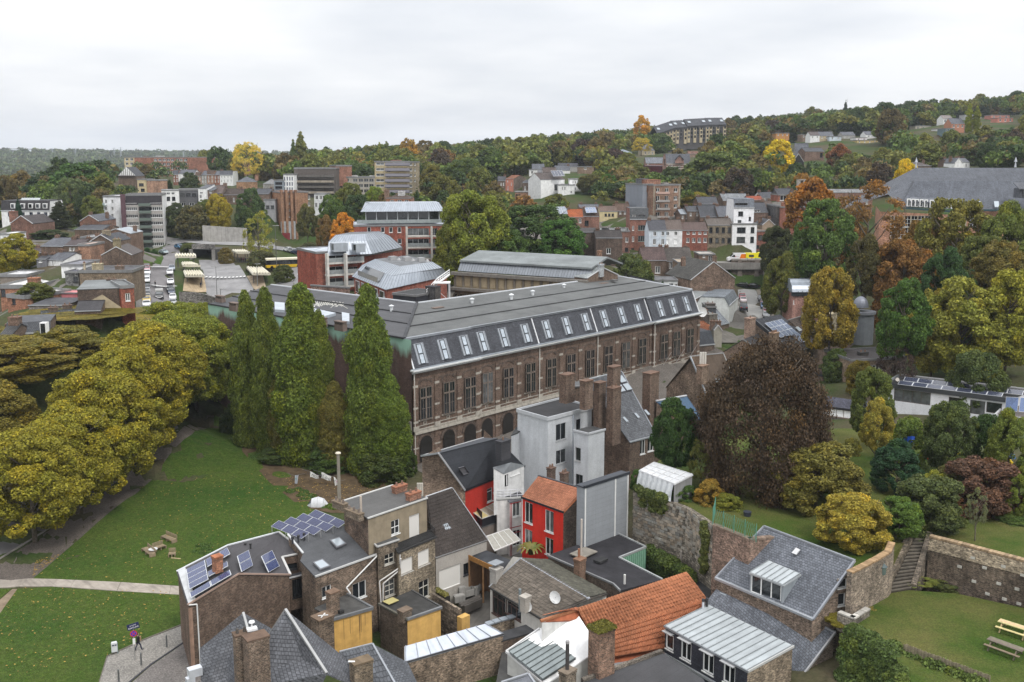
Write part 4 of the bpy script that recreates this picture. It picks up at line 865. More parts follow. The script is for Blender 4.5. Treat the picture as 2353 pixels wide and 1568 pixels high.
# --- brick gable with brown tiles behind the copper beech
A,B=b3(1632,912,16.4),b3(1905,884,16.4)
P=dict(a=b3(1790,1298,9.6),b=b3(1995,1180,10.5),f=B,e=A,c=b3(1800,850,12.2),d=b3(1425,1175,10.));P['b']=b3(2045,1225,9.6);P['c']=P['d']+(P['b']-P['a'])
H12=free('brown_tiled_house','old brick gabled house with brown tiled roof by the copper beech','house',P,['abfe','cdef'],['ab','bfc','cd','dea'],2,(.2,.135,.095),(.085,.062,.045),wm=OBR,rm='terracotta',tS=[('ae',(.52,.55,.58),.3,.2,ZNC,VFL),('ef',gY(.4),.25,.14),('fb',gY(.6),.22,.14,PNT,VFL)])
tiles(H12,up([P['e'],P['f'],P['b'],P['a']],.08),22,20,(.11,.075,.05),bump=.07,jit=.5)
oR(H12,(P['a'],P['b'],P['f']),b3,((1840,1105),(1890,1098),(1908,1150),(1860,1160)),'skylight',PNT,.15,.25,gY(.5),.86)
cH(H12,b3(1735,985,15.6),2.,1.,3,YAW,(.2,.13,.09),pO=0);b=MB();[b.tb(b3(1715+i*20,975,15.6),mv(b3(1715+i*20,975,15.6),1.9),.17,n=8) for i in range(3)];b.bd('flue',PNT,H12,(.55,.52,.47))
# --- slate pyramid roofs and tall chimneys at the lower left edge
P=dict(A=d1(1155,808,10.4),H=d1(1580,1472,6.8),R=d1(1770,1310,6.),S=d1(1860,1600,5.2),T=d1(1500,1650,5.2),L=d1(960,1108,7.6),V=d1(640,1545,5.6),W=d1(560,1680,5.))
H0=free('slate_hip_house','steep blue-grey slate hipped roof with pale lead hips and twin chimneys','house',P,['ALVWTH','AHSR'],['WT','TS','SR'],-1,BRK,(.105,.108,.118),tS=[('AH',(.46,.46,.45),.3,.16,ZNC,'lead_hip'),('AL',gY(.4),.16,.12,ZNC,'lead_hip')],over=.05)
P=dict(A=d1(710,843,9.6),B=d1(762,1040,8.6),L=d1(262,1216,6.3),M=d1(283,1680,4.6),N=d1(600,1690,4.8),V=d1(850,1230,7.2),K=d1(1010,1010,7.4))
H0b=free('slate_hip_house','smaller slate hipped roof tucked against the brown brick corner house','house',P,['ALMNVB','ABVK'],['LM','MN'],-1,BRK,(.1,.103,.112),tS=[('AB',(.46,.46,.45),.26,.16,ZNC,'lead_hip')],over=.05)
c0=d1(690,1045,10.2);cH(H0,c0,1.15,.8,4.4,.55,(.12,.08,.055),cap=(.25,.22,.17),pO=2,mat=OBR,potcol=(.08,.07,.06))
c0=d1(845,1075,10.4);cH(H0,c0,1.75,1.2,4.2,.62,(.13,.085,.06),cap=(.44,.39,.3),pO=0,mat=OBR)
b=MB();v=d1(805,1020,10.4);b.bx(v,.8,.5,.18,0,.5);b.tb(v,mv(v,.65),.07,n=8);b.tb(mv(v,.65),mv(v,.75),.26,.22,12);b.bd('cowl',PNT,H0,gY(.66))
b=MB();v=d1(205,1425,6.);b.bx(v-UZ(.6),1.1,.7,.7,0,.6);b.bx(v-V3(.3,.3,1.6),.7,.5,1.,0,.6);b.bd('roof_gutter_box',ZNC,H0b,(.55,.57,.6))
# --- slate roof with the chimney at the lower middle
P=dict(A=d1(2065,1168,6.2),B=d1(1725,1252,6.2),D=d1(1655,1362,5.4),E=d1(1760,1470,5.),G=d1(1850,1640,4.2),K=d1(2560,1640,4.),Q=d1(2330,1640,4.2),S=d1(2430,1360,4.4))
HS=free('low_slate_house','low slate hipped roof with metal hip clips beside the yellow annex','house',P,['ABDEGQ','AQKS'],['GQ','QK','KS'],-1,BRK,(.085,.09,.1),tS=[('AQ',(.4,.42,.45),.22,.12,ZNC,'lead_hip'),('AB',(.4,.42,.45),.2,.12,ZNC,'ridge_cap')],over=.04)
cH(HS,d1(1945,1330,7.2),1.65,1.,3.6,.6,(.15,.11,.07),cap=(.16,.17,.09),pO=0,mat=OBR);b=MB();v=d1(1880,1352,7.2);b.tb(v,v+V3(-.5,-.2,.12),.07,n=7);b.bd('flue',PNT,HS,(.7,.7,.68))
# --- the two annexes with yellow walls
P=pd(d1,'abcd',1662,905,4.9,2055,795,4.9,1790,648,4.9,1470,790,4.9)
HY=free('yellow_annex','flat-roofed annex with rust-streaked yellow wall and double chimney','outbuilding',P,*QD,-1,BRK,(.07,.068,.064),rm=BTM,tS=[('abc',(.27,.28,.29),.3,.28,ZNC,CPG)],wX={'ab':(PLS,(.6,.36,.11))})
cH(HY,d1(1648,610,7.2),1.,.8,3.2,YAW,(.17,.11,.075),cap=(.18,.15,.1),pO=0,mat=OBR);cH(HY,d1(1540,868,6.3),1.6,1.3,3.4,YAW,(.16,.11,.075),cap=(.13,.13,.06),pO=0,mat=OBR)
b=MB();v=d1(1548,868,6.36);[b.bm(v-V3(x,y,0)*.45,v+V3(x,y,0)*.45,.1,.05) for x,y in((1,.2),(.2,1))];b.bd('crossed_straps',PNT,HY,(.6,.6,.58))
b=MB();v=d1(1735,842,4.95);b.bx(v,.5,.4,.3,0,YAW);b.bd('roof_box',PNT,HY,gY(.03))
st=MB();a_,b_=P['a'],P['b'];d_=(b_-a_).normalized();n_=V3(d_.y,-d_.x,0);random.seed(3)
for u,h,w in((.25,2.,.05),(.42,1.6,.05),(.67,2.5,.16),(.71,1.8,.1),(.82,1.2,.05)):
 p=a_+(b_-a_)*u+n_*.006;st.pl([p-d_*w/2-UZ(.35),p-d_*.02-UZ(.35+h),p+d_*.02-UZ(.35+h),p+d_*w/2-UZ(.35)])
st.bd('rust_streak',PLS,HY,(.2,.12,.05))
P=pd(d2,'abcd',338,905,4.2,686,785,4.2,380,612,4.2,50,750,4.2)
HY2=free('yellow_annex','flat-roofed annex with clean yellow wall and mossy black roof','outbuilding',P,*QD,-1,(.12,.085,.062),(.035,.034,.032),rm=BTM,tS=[('ab',(.3,.31,.32),.3,.24,ZNC,CPG),('da',(.16,.15,.12),.3,.2,CNC,CPG),('bc',gY(.12),.25,.15,ZNC,CPG)],wX={'ab':(PLS,(.62,.38,.12))})
cH(HY2,d2(310,800,5.),1.1,.8,1.2,YAW,(.15,.11,.08),cap=(.2,.15,.11),pO=0);b=MB();v=d2(165,720,4.35);b.bx(v,1.3,1.,.06,0,YAW);b.bd('yellow_board',PNT,HY2,(.38,.33,.14))
pipe(HY2,[d2(245,855,4.2),d2(295,965,3.2),mv(d2(295,965,3.2),-4)],.06);pipe(HY2,[d2(338,890,4.1),d2(295,965,3.2)],.06)
v0=d2(590,620,3.6);v1=d2(880,830,3.2);wl=MB();dd=(v1-v0);dd.z=0;dd.normalize();nn=V3(dd.y,-dd.x,0);wl.ob(V3(v0.x,v0.y,-1),dd*(v1-v0).length,-nn*.3,(0,0,4.4));Wy=wl.bd('garden_wall','rubble',None,(.24,.19,.14));tag(Wy,'rough stone yard wall running behind the mossy annex','wall')
b=MB();b.bx(d2(925,870,2.9)-UZ(4),1.1,.7,4,0,YAW);o=b.bd('yellow_pier',PLS,None,(.55,.34,.11));tag(o,'stubby yellow wall end at the foot of the yard','wall')
# --- brick house with pale zinc roof at the bottom
zc=[d2(320,1192,4.2),d2(1152,960,4.2),d2(1338,1066,3.6),d2(320,1360,3.6)]
P=dict(a=zc[3],b=zc[2],c=zc[1],d=zc[0])
HZ_=free('zinc_roof_house','tan brick house with pale zinc roof in eight bays','house',P,*QD,-2,(.27,.195,.135),(.4,.42,.45),wm=OBR,rm=ZNC,tS=[('ab',(.12,.12,.13),.16,.14)])
mP(HZ_,[P['d'],P['c'],P['b'],P['a']],8,(.46,.49,.54));pipe(HZ_,[d2(910,1195,3.4),mv(d2(910,1195,3.4),-5)],.08,(.28,.25,.2));pipe(HZ_,[d2(692,1370,2.),mv(d2(692,1370,2.),-4)],.09,(.36,.29,.19))
# --- slab roofs in the middle of the yard
A,B=d2(1535,278,7.2),d2(2232,690,7.2)
P=dict(a=d2(1205,578,4.6),b=d2(1745,905,4.6),f=B,e=A,c=d2(2420,640,5.2),d=d2(1800,292,5.2))
HC=free('concrete_tiled_house','low white house with worn grey-brown square tiled gable roof','house',P,['abfe','cdef'],['ab','bfc','cd','dea'],-1,(.52,.5,.46),(.075,.066,.056),wm=PLS,rm=BTM,win=[(d2,1302,648,885,2.6,dict(nv=3,nh=2,tr=.72,col=(.1,.06,.05))),(d2,1445,745,885,2.6,dict(nv=3,nh=2,tr=.72,col=(.1,.06,.05)))],tS=[('ef',(.5,.53,.58),.34,.14,ZNC,'ridge_cap'),('ea',(.45,.47,.5),.22,.14,ZNC,VFL),('ab',gY(.08),.22,.18)])
tiles(HC,up([P['e'],P['f'],P['b'],P['a']],.1),24,13,(.125,.105,.085),bump=.05,jit=.5)
tiles(HC,up([P['f'],P['e'],P['d'],P['c']],.1),24,11,(.075,.072,.055),bump=.05,jit=.5)
cH(HC,d2(1268,365,6.6),1.,.9,2.2,YAW,(.38,.36,.33),cap=(.2,.21,.22),pO=0,mat=PBR);b=MB();v=d2(1262,345,6.7);b.bx(mv(v,.25),1.3,1.1,.08,0,YAW);b.bd('cowl',ZNC,HC,(.25,.27,.29))
cH(HC,d2(1572,660,6.4),.8,.7,1.6,YAW,(.36,.33,.29),pO=0,mat=PBR);pipe(HC,[d2(1515,835,4.2),mv(d2(1515,835,4.2),2.4)],.14,(.16,.19,.2),'flue')
def dish(lB,R,x,y,z,r,ax):
 p=R.z(x,y,z);t=tH('satellite_dish',lB,'satellite dish',p,'satellite dishes on the roofs');b=MB();ax=Vector(ax).normalized();sx=ax.orthogonal().normalized();sy=ax.cross(sx);n=14;rim=[p+(sx*math.cos(6.283*i/n)+sy*math.sin(6.283*i/n))*r for i in range(n)];mid=[p+(q-p)*.55-ax*r*.16 for q in rim];c=p-ax*r*.22
 for i in range(n):j=(i+1)%n;b.pl([rim[i],rim[j],mid[j],mid[i]]);b.pl([mid[i],mid[j],c])
 b.bd('reflector',PNT,t,(.68,.68,.67));a=MB();a.bm(p-UZ(r*.8),p+ax*r*.9-UZ(r*.3),.03,.03);a.bm(c,V3(c.x,c.y,p.z-r*1.4),.06,.06);a.bd('arm','metal',t,gY(.4))
dish('white satellite dish standing alone on the square tiled slope',d2,1882,680,6.6,.62,(-.55,-.8,.1));dish('white satellite dish beside the grey flue over the windows',d2,1588,775,5.3,.55,(-.4,-.85,.1));dish('white satellite dish at the far right corner of the school',b3,1733,533,15.,1.1,(.3,-.9,.1))
P=pd(d2,'abcd',985,262,4.3,1315,415,4.3,1470,312,4.6,1168,192,4.6)
HL=free('yard_shed','open yard shed with black felt roof and orange timber fascia','shed',P,['abcd'],['bc','cd','da'],-1,(.16,.09,.05),(.03,.032,.036),wm='wood',rm=BTM,tS=[('ab',(.42,.2,.05),.12,.55,'wood','fascia')]);b=MB();[b.bm(V3(p.x,p.y,-1),p-UZ(.2),.18,.18) for p in(P['a'],P['a'].lerp(P['b'],.45),P['b'])];b.bd('post','wood',HL,(.2,.11,.05))
def fence_panel(name,lB,cat,p,q,h,col,mat=PNT,th=.08):
 b=MB();d=q-p;b.ob(p,d,nL(d)*th,(0,0,h));o=b.bd(name,mat,None,col,off=tuple((p+q)/2));return tag(o,lB,cat)
fence_panel('yard_screen','long black screen standing in front of white garage door','fence',d2(745,650,.8),d2(1135,500,.8),1.9,(.012,.012,.016))
fence_panel('low_white_wall','low white wall under the black yard screen','wall',d2(750,690,0),d2(1125,585,0),1.,(.6,.6,.58),PLS,.2)
for x,y,yw,s,lb in((880,690,.4,(1.2,.7,.7),'grey block lying flat at the front of the yard heap'),(912,640,.3,(.8,.6,1.1),'grey block standing upright in the yard heap'),(985,620,.6,(1.3,.9,.7),'hollow grey block in the middle of the yard heap'),(1042,578,.6,(1.2,.9,.7),'hollow grey block at the back of the yard heap'),(1060,622,.6,(.5,.5,.9),'narrow grey block propping the yard heap')):
 b=MB();v=d2(x,y+30,.2);sx,sy,sz=s
 if 'hollow' in lb:[b.bx(v+V3(math.cos(yw)*dx-math.sin(yw)*dy,math.sin(yw)*dx+math.cos(yw)*dy,0),w,d,sz,0,yw) for dx,dy,w,d in((-sx/2+.06,0,.12,sy),(sx/2-.06,0,.12,sy),(0,-sy/2+.06,sx-.24,.12),(0,sy/2-.06,sx-.24,.12))];b.bx(v,sx-.1,sy-.1,.1,0,yw)
 else:b.bx(v,sx,sy,sz,0,yw);b.bx(mv(v,sz),sx*.8,sy*.8,.06,0,yw)
 tag(b.bd('concrete_block',CNC,None,(.3,.29,.27),off=tuple(v)),lb,'concrete block','concrete blocks in the yard')
b=MB();v=d2(1000,800,.1);b.bx(v,2.6,1.,.9,0,YAW);[b.bx(mv(v,.9)+V3(0,-.3+.2*i,0),2.9,.16,.06,1,YAW) for i in range(4)];o=b.bd('workbench',[PNT,'wood'],None,(.09,.08,.07),off=tuple(v));tag(o,'dark bench topped with loose boards in the yard','bench')
b=MB();v0,v1=d2(603,600,1.9),d2(738,680,1.9);d=v1-v0;b.ob(v0-UZ(.7),d,nL(d)*.6,(0,0,.7));pl_=b.bd('planter',PNT,None,(.025,.022,.02),off=tuple((v0+v1)/2));tag(pl_,'black planter box with weeds in front of garage','planter')
rng=RG(3);PLANTER_MESH=leaf_mesh('weeds',[(np.array(list(v0.lerp(v1,k)+V3(.1,.25,.1))),.35,np.array([0,0,1.]),.7) for k in(.1,.3,.5,.7,.9)],60,.09,rng);o=link('weeds',PLANTER_MESH,None,(0,0,0),None,(.16,.15,.05));tag(o,'weeds growing along the black planter box','weeds',None,'stuff')
vs=[d2(x,y,3.) for x,y in((1180,970),(1320,925),(1480,885),(1635,855))];t=tH('yard_wall','brick yard wall with pale rounded lead capping','wall',vs[1]);b=MB()
for p,q in zip(vs,vs[1:]):d=q-p;b.ob(V3(p.x,p.y,-1),V3(d.x,d.y,0),nL(d)*.5,(0,0,3.9))
b.bd('wall',OBR,t,(.22,.17,.12));[(lambda m,p,q:(m.bm(mv(p,0.)+V3(-.15,.2,0),mv(q,0.)+V3(-.15,.2,0),.7,.14),m.bd('lead_cap',ZNC,t,(.3,.33,.36))))(MB(),p.lerp(q,.02+.49*k),p.lerp(q,.47+.49*k)) for p,q in zip(vs,vs[1:]) for k in(0,1)]
# --- black L-shaped flat roof with green sheet wall
P=dict(a=c3(412,1338,5.4),b=d3(400,535,5.4),c=d3(470,605,5.4),d=d3(900,490,5.4),e=c3(1018,1362,5.4),f=c3(1243,1270,5.4),g=c3(975,1140,5.4))
HB=free('black_flat_roof','low building with black L-shaped felt roof and green metal wall','outbuilding',P,['abcdefg'],['ab','bc','cd','de','ef','fg','ga'],-1,(.11,.08,.06),(.022,.021,.024),rm=BTM,tS=[('abc',(.33,.34,.34),.24,.2,ZNC,CPG),('defg',(.58,.6,.6),.26,.22,ZNC,CPG)],wX={'ef':(PNT,(.2,.36,.26))})
b=MB();e_,f_=P['e'],P['f'];d=(f_-e_);n_=nR(d);[b.ob(V3(e_.x,e_.y,0)+d*(i/13)+n_*0.,d.normalized()*.07,n_*.06,(0,0,5.2)) for i in range(14)];b.bd('sheet_rib',PNT,HB,(.16,.32,.22)).__setitem__('kind','stuff')
cH(HB,c3(684,1360,7.),1.,.8,2.6,YAW,(.22,.12,.075),pO=0,cap=(.2,.15,.11));pipe(HB,[c3(675,1350,7.),mv(c3(675,1350,7.),.9)],.13,(.25,.11,.06),'chimney_pot');pipe(HB,[c3(695,1345,5.6),mv(c3(695,1345,5.6),4.2)],.11,(.45,.4,.35),'flue')
b=MB();v=c3(715,1320,5.6);b.bx(v,2.6,1.8,.12,0,YAW);b.bd('roof_board',CNC,HB,(.22,.2,.17));b=MB();v=c3(862,1385,5.5);b.bx(v,1.4,.9,.22,0,YAW);b.bd('roof_hatch',BTM,HB,gY(.03));v=d3(518,540,5.5);pipe(HB,[v,mv(v,.9),mv(v,1.)],.12,(.55,.55,.52),'vent_pipe')
pipe(HB,[d3(1103,430,3.),mv(d3(1103,430,3.),2.6)],.12,(.35,.31,.27),'flue')
P=pd(d3,'abcd',1180,440,3.4,1380,740,3.4,1560,540,3.4,1360,465,3.4);free('lean_to_roof','mossy black lean-to roof between orange tiles and stone wall','outbuilding',P,*QD,-1,BRK,gY(.035),rm=BTM)
# --- orange tiled roof
q=[d2(1745,882,7.8),d3(1160,420,7.8),d3(1372,692,5.2),d3(380,1318,3.9)]
P=dict(A=d2(1745,888,7.2),B=d3(1160,418,7.2),C=d3(1368,692,4.55),E=d3(960,1215,2.4),F=d3(385,1318,2.7),G=d3(155,1078,4.2),K=d3(2,850,6.6));TQ={k:P[k].copy() for k in P}
for k,v in zip('ABCEFGK',(-.35,-.35,-.75,-.7,-.6,-.75,-.6)):P[k].z+=v
B_,F_=P['B'],P['F'];rd=(P['B']-P['A'])
HO=free('orange_tiled_house','house with large bright orange pantile roof and mossy-capped chimney','house',P,['ABCGK','GCEF'],['FE','EC','CB','BA'],-1,(.3,.22,.16),(.3,.09,.04),rm=BTM,tS=[('AB',(.42,.17,.08),.34,.2,'terracotta','ridge_tile'),('FE',(.52,.54,.56),.8,.1,ZNC,'gutter'),('BC',(.3,.2,.14),.25,.14,STN,'verge')],wX={'BA':(PLS,(.6,.6,.58))})
RA,RB=d3(20,800,7.1),TQ['B']
tiles(HO,up([RA,RB,TQ['C'],TQ['G']],.1),40,9,(.36,.145,.072),bump=.13)
tiles(HO,up([TQ['G'],TQ['C'],TQ['E'],TQ['F']],.1),40,7,(.36,.145,.072),bump=.13)
tiles(HO,up([TQ['A'],RA,d3(40,850,6.7),d2(2095,822,6.6)],.16),10,2,(.4,.15,.08),bump=.07)
cH(HO,d3(280,985,7.4),1.8,1.5,6.2,.62,(.24,.13,.085),cap=(.09,.085,.02),pO=0,mat=OBR)
MOSSV=d3(280,985,7.45);rng=RG(8);o=link('moss',leaf_mesh('moss',[(np.array([x,y,0.]),.45,np.array([0,0,1.]),.3) for x in(-.7,-.2,.3,.7) for y in(-.5,0,.5)],60,.08,rng),HO,MOSSV-Vector(HO['_o']),(0,0,.62),(.085,.08,.015));o['kind']='stuff'
P=pd(d2,'abcdef',1385,1247,4.,1735,1010,5.6,2088,822,6.6,2252,1082,5.2,2250,1275,4.,1780,1590,2.4)
HW=free('white_roof','bright white membrane roof folded below the orange tiles','roof',P,['abcdef'],['fe','ed','af'],-1,(.5,.5,.47),(.8,.8,.79),wm=PLS,rm=PNT,tS=[('ab',(.78,.78,.77),.2,.16,PNT,'edge_strip'),('af',(.78,.78,.77),.25,.2,PNT,'edge_strip')])
zc=[d2(1400,1258,4.12),d2(1732,1062,5.05),d2(2100,1332,3.95),d2(1760,1552,2.75)];mP(HW,[zc[1],zc[2],zc[3],zc[0]],1,(.2,.22,.23),mat=ZNC)
zc=[v+UZ(.14) for v in zc];mP(HW,[zc[0],zc[3],zc[2],zc[1]],8,(.19,.215,.215))
P=pd(d2,'abc',1772,905,5.,2090,824,6.6,1800,865,6.6);wl=MB();wl.pl([d2(1765,1000,4.2),d2(1740,1010,5.6),d2(1740,890,6.9),d2(2088,822,6.75)]);wl.bd('gable_wall',PNT,HW,(.72,.72,.71))
t=tH('chimney','square brick stack with tall black metal flue by white roof','chimney',d2(2015,1560,1));cH(t,d2(2015,1435,4.4),1.25,.9,4.5,YAW,(.2,.16,.12),cap=(.22,.2,.17),pO=0,mat=OBR);v=d2(2010,1432,4.4);pipe(t,[v,mv(v,2.4)],.17,(.05,.045,.045),'flue');pipe(t,[mv(v,2.4),mv(v,2.65)],.19,(.3,.29,.29),'flue_cap')
P=pd(d2,'abcd',1330,1130,3.,1760,1010,3.,1700,930,3.,1300,1050,3.);free('dark_gutter_roof','narrow dark felt strip roof beside zinc roof','roof',P,['abcd'],['ab','bc'],-1,BRK,(.035,.035,.037),rm=BTM)
P=pd(d2,'abcd',1250,1700,1.8,1790,1700,1.8,1770,1560,1.8,1345,1180,1.8);free('mossy_flat_roof','mossy black felt roof in front of the white roof','roof',P,['abcd'],['ab'],-1,BRK,(.05,.048,.045),rm='felt')
P=pd(d3,'abcde',60,1720,3.,1420,1720,3.,1330,1535,3.,905,1262,3.,90,1560,3.);free('grey_felt_roof','grey felt flat roof along the bottom below orange tiles','roof',P,['abcde'],['ea'],-1,BRK,(.05,.05,.053),rm='felt',tS=[('ed',(.15,.13,.11),.5,.5,OBR,'parapet')])
P=pd(d2,'abcd',1350,1650,2.8,1700,1640,2.8,1595,1485,3.4,1335,1570,3.4);free('small_zinc_roof','small grey zinc-edged roof at the bottom edge','roof',P,['abcd'],['ab'],-1,BRK,(.11,.115,.13),rm='felt',tS=[('dc',(.42,.44,.47),.25,.14),('cb',(.42,.44,.47),.25,.14)])
# --- large slate house at the lower right
U=dict(a=d3(1482,482,6.6),b=d4(140,905,6.6),c=d4(570,293,11.6),d=fU(1757,1211,11.6))
HR=free('slate_corner_house','large house with two-step grey slate roof and zinc dormer','house',U,*QD,1,(.19,.135,.1),(.135,.145,.165),wm=OBR,rm='slate',win=[('bc',d4,458,485,580,1.,dict(nv=1)),('bc',d4,450,638,765,.8,dict(nv=1))],tS=[('ab',(.52,.55,.58),.5,.22),('cd',(.4,.43,.47),.3,.16,ZNC,'ridge_cap'),('bc',(.42,.44,.48),.26,.18,ZNC,VFL),('da',(.42,.44,.48),.26,.18,ZNC,VFL)])
Lw=dict(d=d3(1512,562,5.7),c=d4(150,940,5.7),e=d4(368,1045,5.3),b=d4(-80,1640,1),a=d3(1300,1700,1),f=d3(930,1000,3.6))
Lw['f']=d3(1375,735,4.6);HRl=free('lower_slate_roof','lower slate slope of the corner house with two white roof windows','house',Lw,['dfabec'],['ec','be','fd'],-1,(.17,.13,.1),(.13,.14,.16),wm=OBR,rm='slate',tS=[('ec',(.42,.44,.48),.26,.18,ZNC,VFL),('be',gY(.5),.22,.18,ZNC,VFL)])
pu,pw=(U['a'],U['b'],U['c']),(Lw['d'],Lw['c'],Lw['b'])
for q in(((1437,735),(1517,615),(1600,648),(1497,770)),((1872,930),(1975,805),(2095,850),(1990,988))):oR(HRl,pw,d3,q,'skylight',PNT,.16,.22,(.09,.09,.1),.86)
oR(HR,pu,d3,((2265,212),(2312,158),(2352,180),(2310,232)),'roof_hatch',PNT,.12,.2,gY(.6))
D=pd(d3,'abcd',945,985,4.7,1805,1452,4.7,2275,1192,5.4,1400,768,5.4)
DZ=free('zinc_dormer','wide zinc-roofed dormer hung with dark slate and four white windows','dormer',D,['abcd'],['ab','bc','da'],.9,(.04,.042,.055),(.33,.35,.36),wm='slate',rm=ZNC,win=[(d3,990,1065,1230,1.05,dict(nv=1,fw=.14)),(d3,1163,1140,1340,1.3,dict(nv=2,fw=.12)),(d3,1395,1268,1475,1.35,dict(nv=2,fw=.12)),(d3,1615,1385,1590,1.35,dict(nv=2,fw=.12))],wX={'bc':(OBR,(.27,.21,.145))},tS=[('bc',(.6,.6,.58),.14,.22,PNT,'verge_board'),('ab',(.3,.32,.34),.22,.16)])
mP(DZ,up([D['d'],D['c'],D['b'],D['a']],.05),13,(.4,.43,.44));g=MB();g.bm(d3(890,1215,2),d3(1480,1570,2),.7,.2);g.bd('gutter',ZNC,DZ,(.42,.44,.45));pipe(DZ,[d3(1332,1205,4.4),d3(1310,1420,2.2),d3(1330,1600,.9)],.07,(.2,.21,.22))
dn=(D['b']-D['a']).normalized();nn=V3(dn.y,-dn.x,0)
for x,y0,w in((990,1048,1.2),(1163,1125,1.5),(1395,1250,1.55),(1615,1368,1.55)):u,z=hW(D['a'],D['b'],*d3.p(x,y0));p=V3(D['a'].x,D['a'].y,z)+V3(dn.x,dn.y,0)*u;b=MB();b.ob(p-dn*w/2,dn*w,nn*.45,(0,0,.07));b.bd('window_hood',ZNC,DZ,gY(.42))
for x,y in((1338,800),(1378,790)):v=d3(x,y,5.3);pipe(DZ,[v,mv(v,.75)],.12,(.5,.52,.55) if x<1350 else(.03,.03,.03),'flue');pipe(DZ,[mv(v,.75),mv(v,1.)],.15,(.03,.03,.035),'flue_cap')
D2=pd(d3,'abcd',1832,425,8.6,2182,555,8.6,2355,440,9.3,2028,303,9.3)
DD=free('small_dormer','small zinc dormer with three-light white window on slate roof','dormer',D2,['abcd'],['ab','bc','da'],6.8,(.3,.33,.35),(.35,.37,.38),wm=ZNC,rm=ZNC,win=[(d3,1997,480,690,3.4,dict(nv=3,fw=.12))]);mP(DD,up([D2['d'],D2['c'],D2['b'],D2['a']],.05),6,(.42,.45,.46));pipe(DD,[d3(2180,570,8.4),d3(2172,725,7)],.05,(.3,.32,.34))
b=MB();q=d4(345,655,4.7);b.bx(q-UZ(.4),1.1,.3,.5,0,1.);b.bd('door_lintel',STN,HR,(.42,.41,.38));
fence_panel('white_door','white door beside the stone lintel of the slate house','door',d4(290,850,1.6),d4(360,855,1.6),2.1,(.62,.61,.58))
fence_panel('garden_door','pale plank door at the foot of the slate house','door',d4(178,1640,-1.4),d4(255,1600,-1.4),2.4,(.42,.43,.38),'wood')
# ------------------------------------------------------------------ terraced gardens on the right
GU,GL=10.3,6.9
BR2=(.22,.155,.105)
gp_up=[c3(1150,742,GU),c3(1600,912,GU),c3(1842,1070,GU),c3(2130,1195,GU),fU(1772,1222,GU),fU(1965,1325,GU),d4(800,300,GU),d4(1000,205,GU),d4(1180,40,GU),d4(1370,30,GU),d4(2352,275,GU),fU(2520,1340,GU),fU(2560,1090,GU),fU(2300,985,GU),fU(1900,985,GU),fU(1560,1010,GU)]
b=MB();b.sl(gp_up,7.5);struct('garden_lawn',b,'dry_grass')
gl=[d4(560,860,GL),d4(930,620,GL),d4(1100,600,GL),d4(1650,640,GL),d4(2352,790,GL),fU(2560,1450,GL),fU(2560,1900,GL),fU(2130,1720,GL),d4(1000,1250,GL),d4(560,1000,GL)]
b=MB();b.sl(gl,8);struct('lower_lawn',b,'dry_grass')
def lW(name,lB,pts,zb,zt,th,mat,col,cop=None,capn=None,cat='wall'):
 t=tH(name,lB,cat,pts[0]);b=MB();bk=[]
 for p,q in zip(pts,pts[1:]):
  d=V3(q.x-p.x,q.y-p.y,0);n=nR(d)
  b.ob(V3(p.x,p.y,zb)-n*th,d,n*th,(0,0,min(p.z,q.z)-zb))
  if abs(p.z-q.z)>.05:lo,hi=(p,q) if p.z<q.z else(q,p);b.pl([lo,V3(hi.x,hi.y,lo.z),hi]);b.pl([v-n*th for v in(hi,V3(hi.x,hi.y,lo.z),lo)]);b.pl([lo,hi,hi-n*th,lo-n*th])
 b.bd('wall',mat,t,col)
 if cop:
  for p,q in zip(pts,pts[1:]):
   L=(q-p).length;n=max(1,int(L/cop[1]));w=V3(q.y-p.y,p.x-q.x,0).normalized()
   for i in range(n):m=MB();jj=(rnd()-.5)*.04;m.bm(p.lerp(q,(i+.04)/n)-w*(th/2-jj),p.lerp(q,(i+.96)/n)-w*(th/2-jj),th+.14,cop[2]);kk=.75+.5*rnd();m.bd(cop[3],cop[4],t,tuple(c*kk for c in cop[0]))
 return t
ws=[c3(1140,760,GU+.3),c3(1592,935,GU+.1),c3(1830,1092,GU+.1)]
SW=lW('retaining_wall','weathered pale stone retaining wall below the garden, hung with ivy',ws,0,0,.6,'rubble',(.27,.235,.185))
for(p,q),n in zip(zip(ws,ws[1:]),(170,110)):
 d=V3(q.x-p.x,q.y-p.y,0);L=d.length;d.normalize();nn=V3(d.y,-d.x,0);made=0;rows=17
 for r in range(rows):
  z=GU-.25-r*.34;x=rnd()*.4
  while x<L-.5 and made<n:
   w=.32+.4*rnd();m=MB();h=.26+.04*rnd();o=V3(p.x,p.y,z)+d*x
   m.ob(o,d*w,nn*(.03+.09*rnd()),(0,0,h));g=.7+.6*rnd();warm=.9+.2*rnd();m.bd(STN,STN,SW,(.3*g*warm,.265*g,.215*g/warm));made+=1;x+=w+.03
   if rnd()<.25:x+=.5
BW=lW('garden_wall','low reddish brick wall with rough coping along the garden edge',[c3(1822,1080,GU+.75),c3(2132,1205,GU+.75),fU(1790,1235,GU+.75)],3,0,.45,OBR,(.25,.155,.115),((.22,.16,.12),.45,.2,'coping_stone',STN))
t=tH('mesh_fence','green wire mesh fence along the brick edge of the garden','fence',c3(1822,1000,GU+.7));fp=[c3(1840,985,GU+.6),c3(1820,1075,GU+.75),c3(2000,1150,GU+.75),c3(2190,1225,GU+.75)]
for p in fp+[fp[1].lerp(fp[2],.5),fp[2].lerp(fp[3],.5)]:m=MB();m.tb(p,mv(p,1.9),.04,n=6);m.bd('post',PNT,t,(.08,.22,.16))
m=MB()
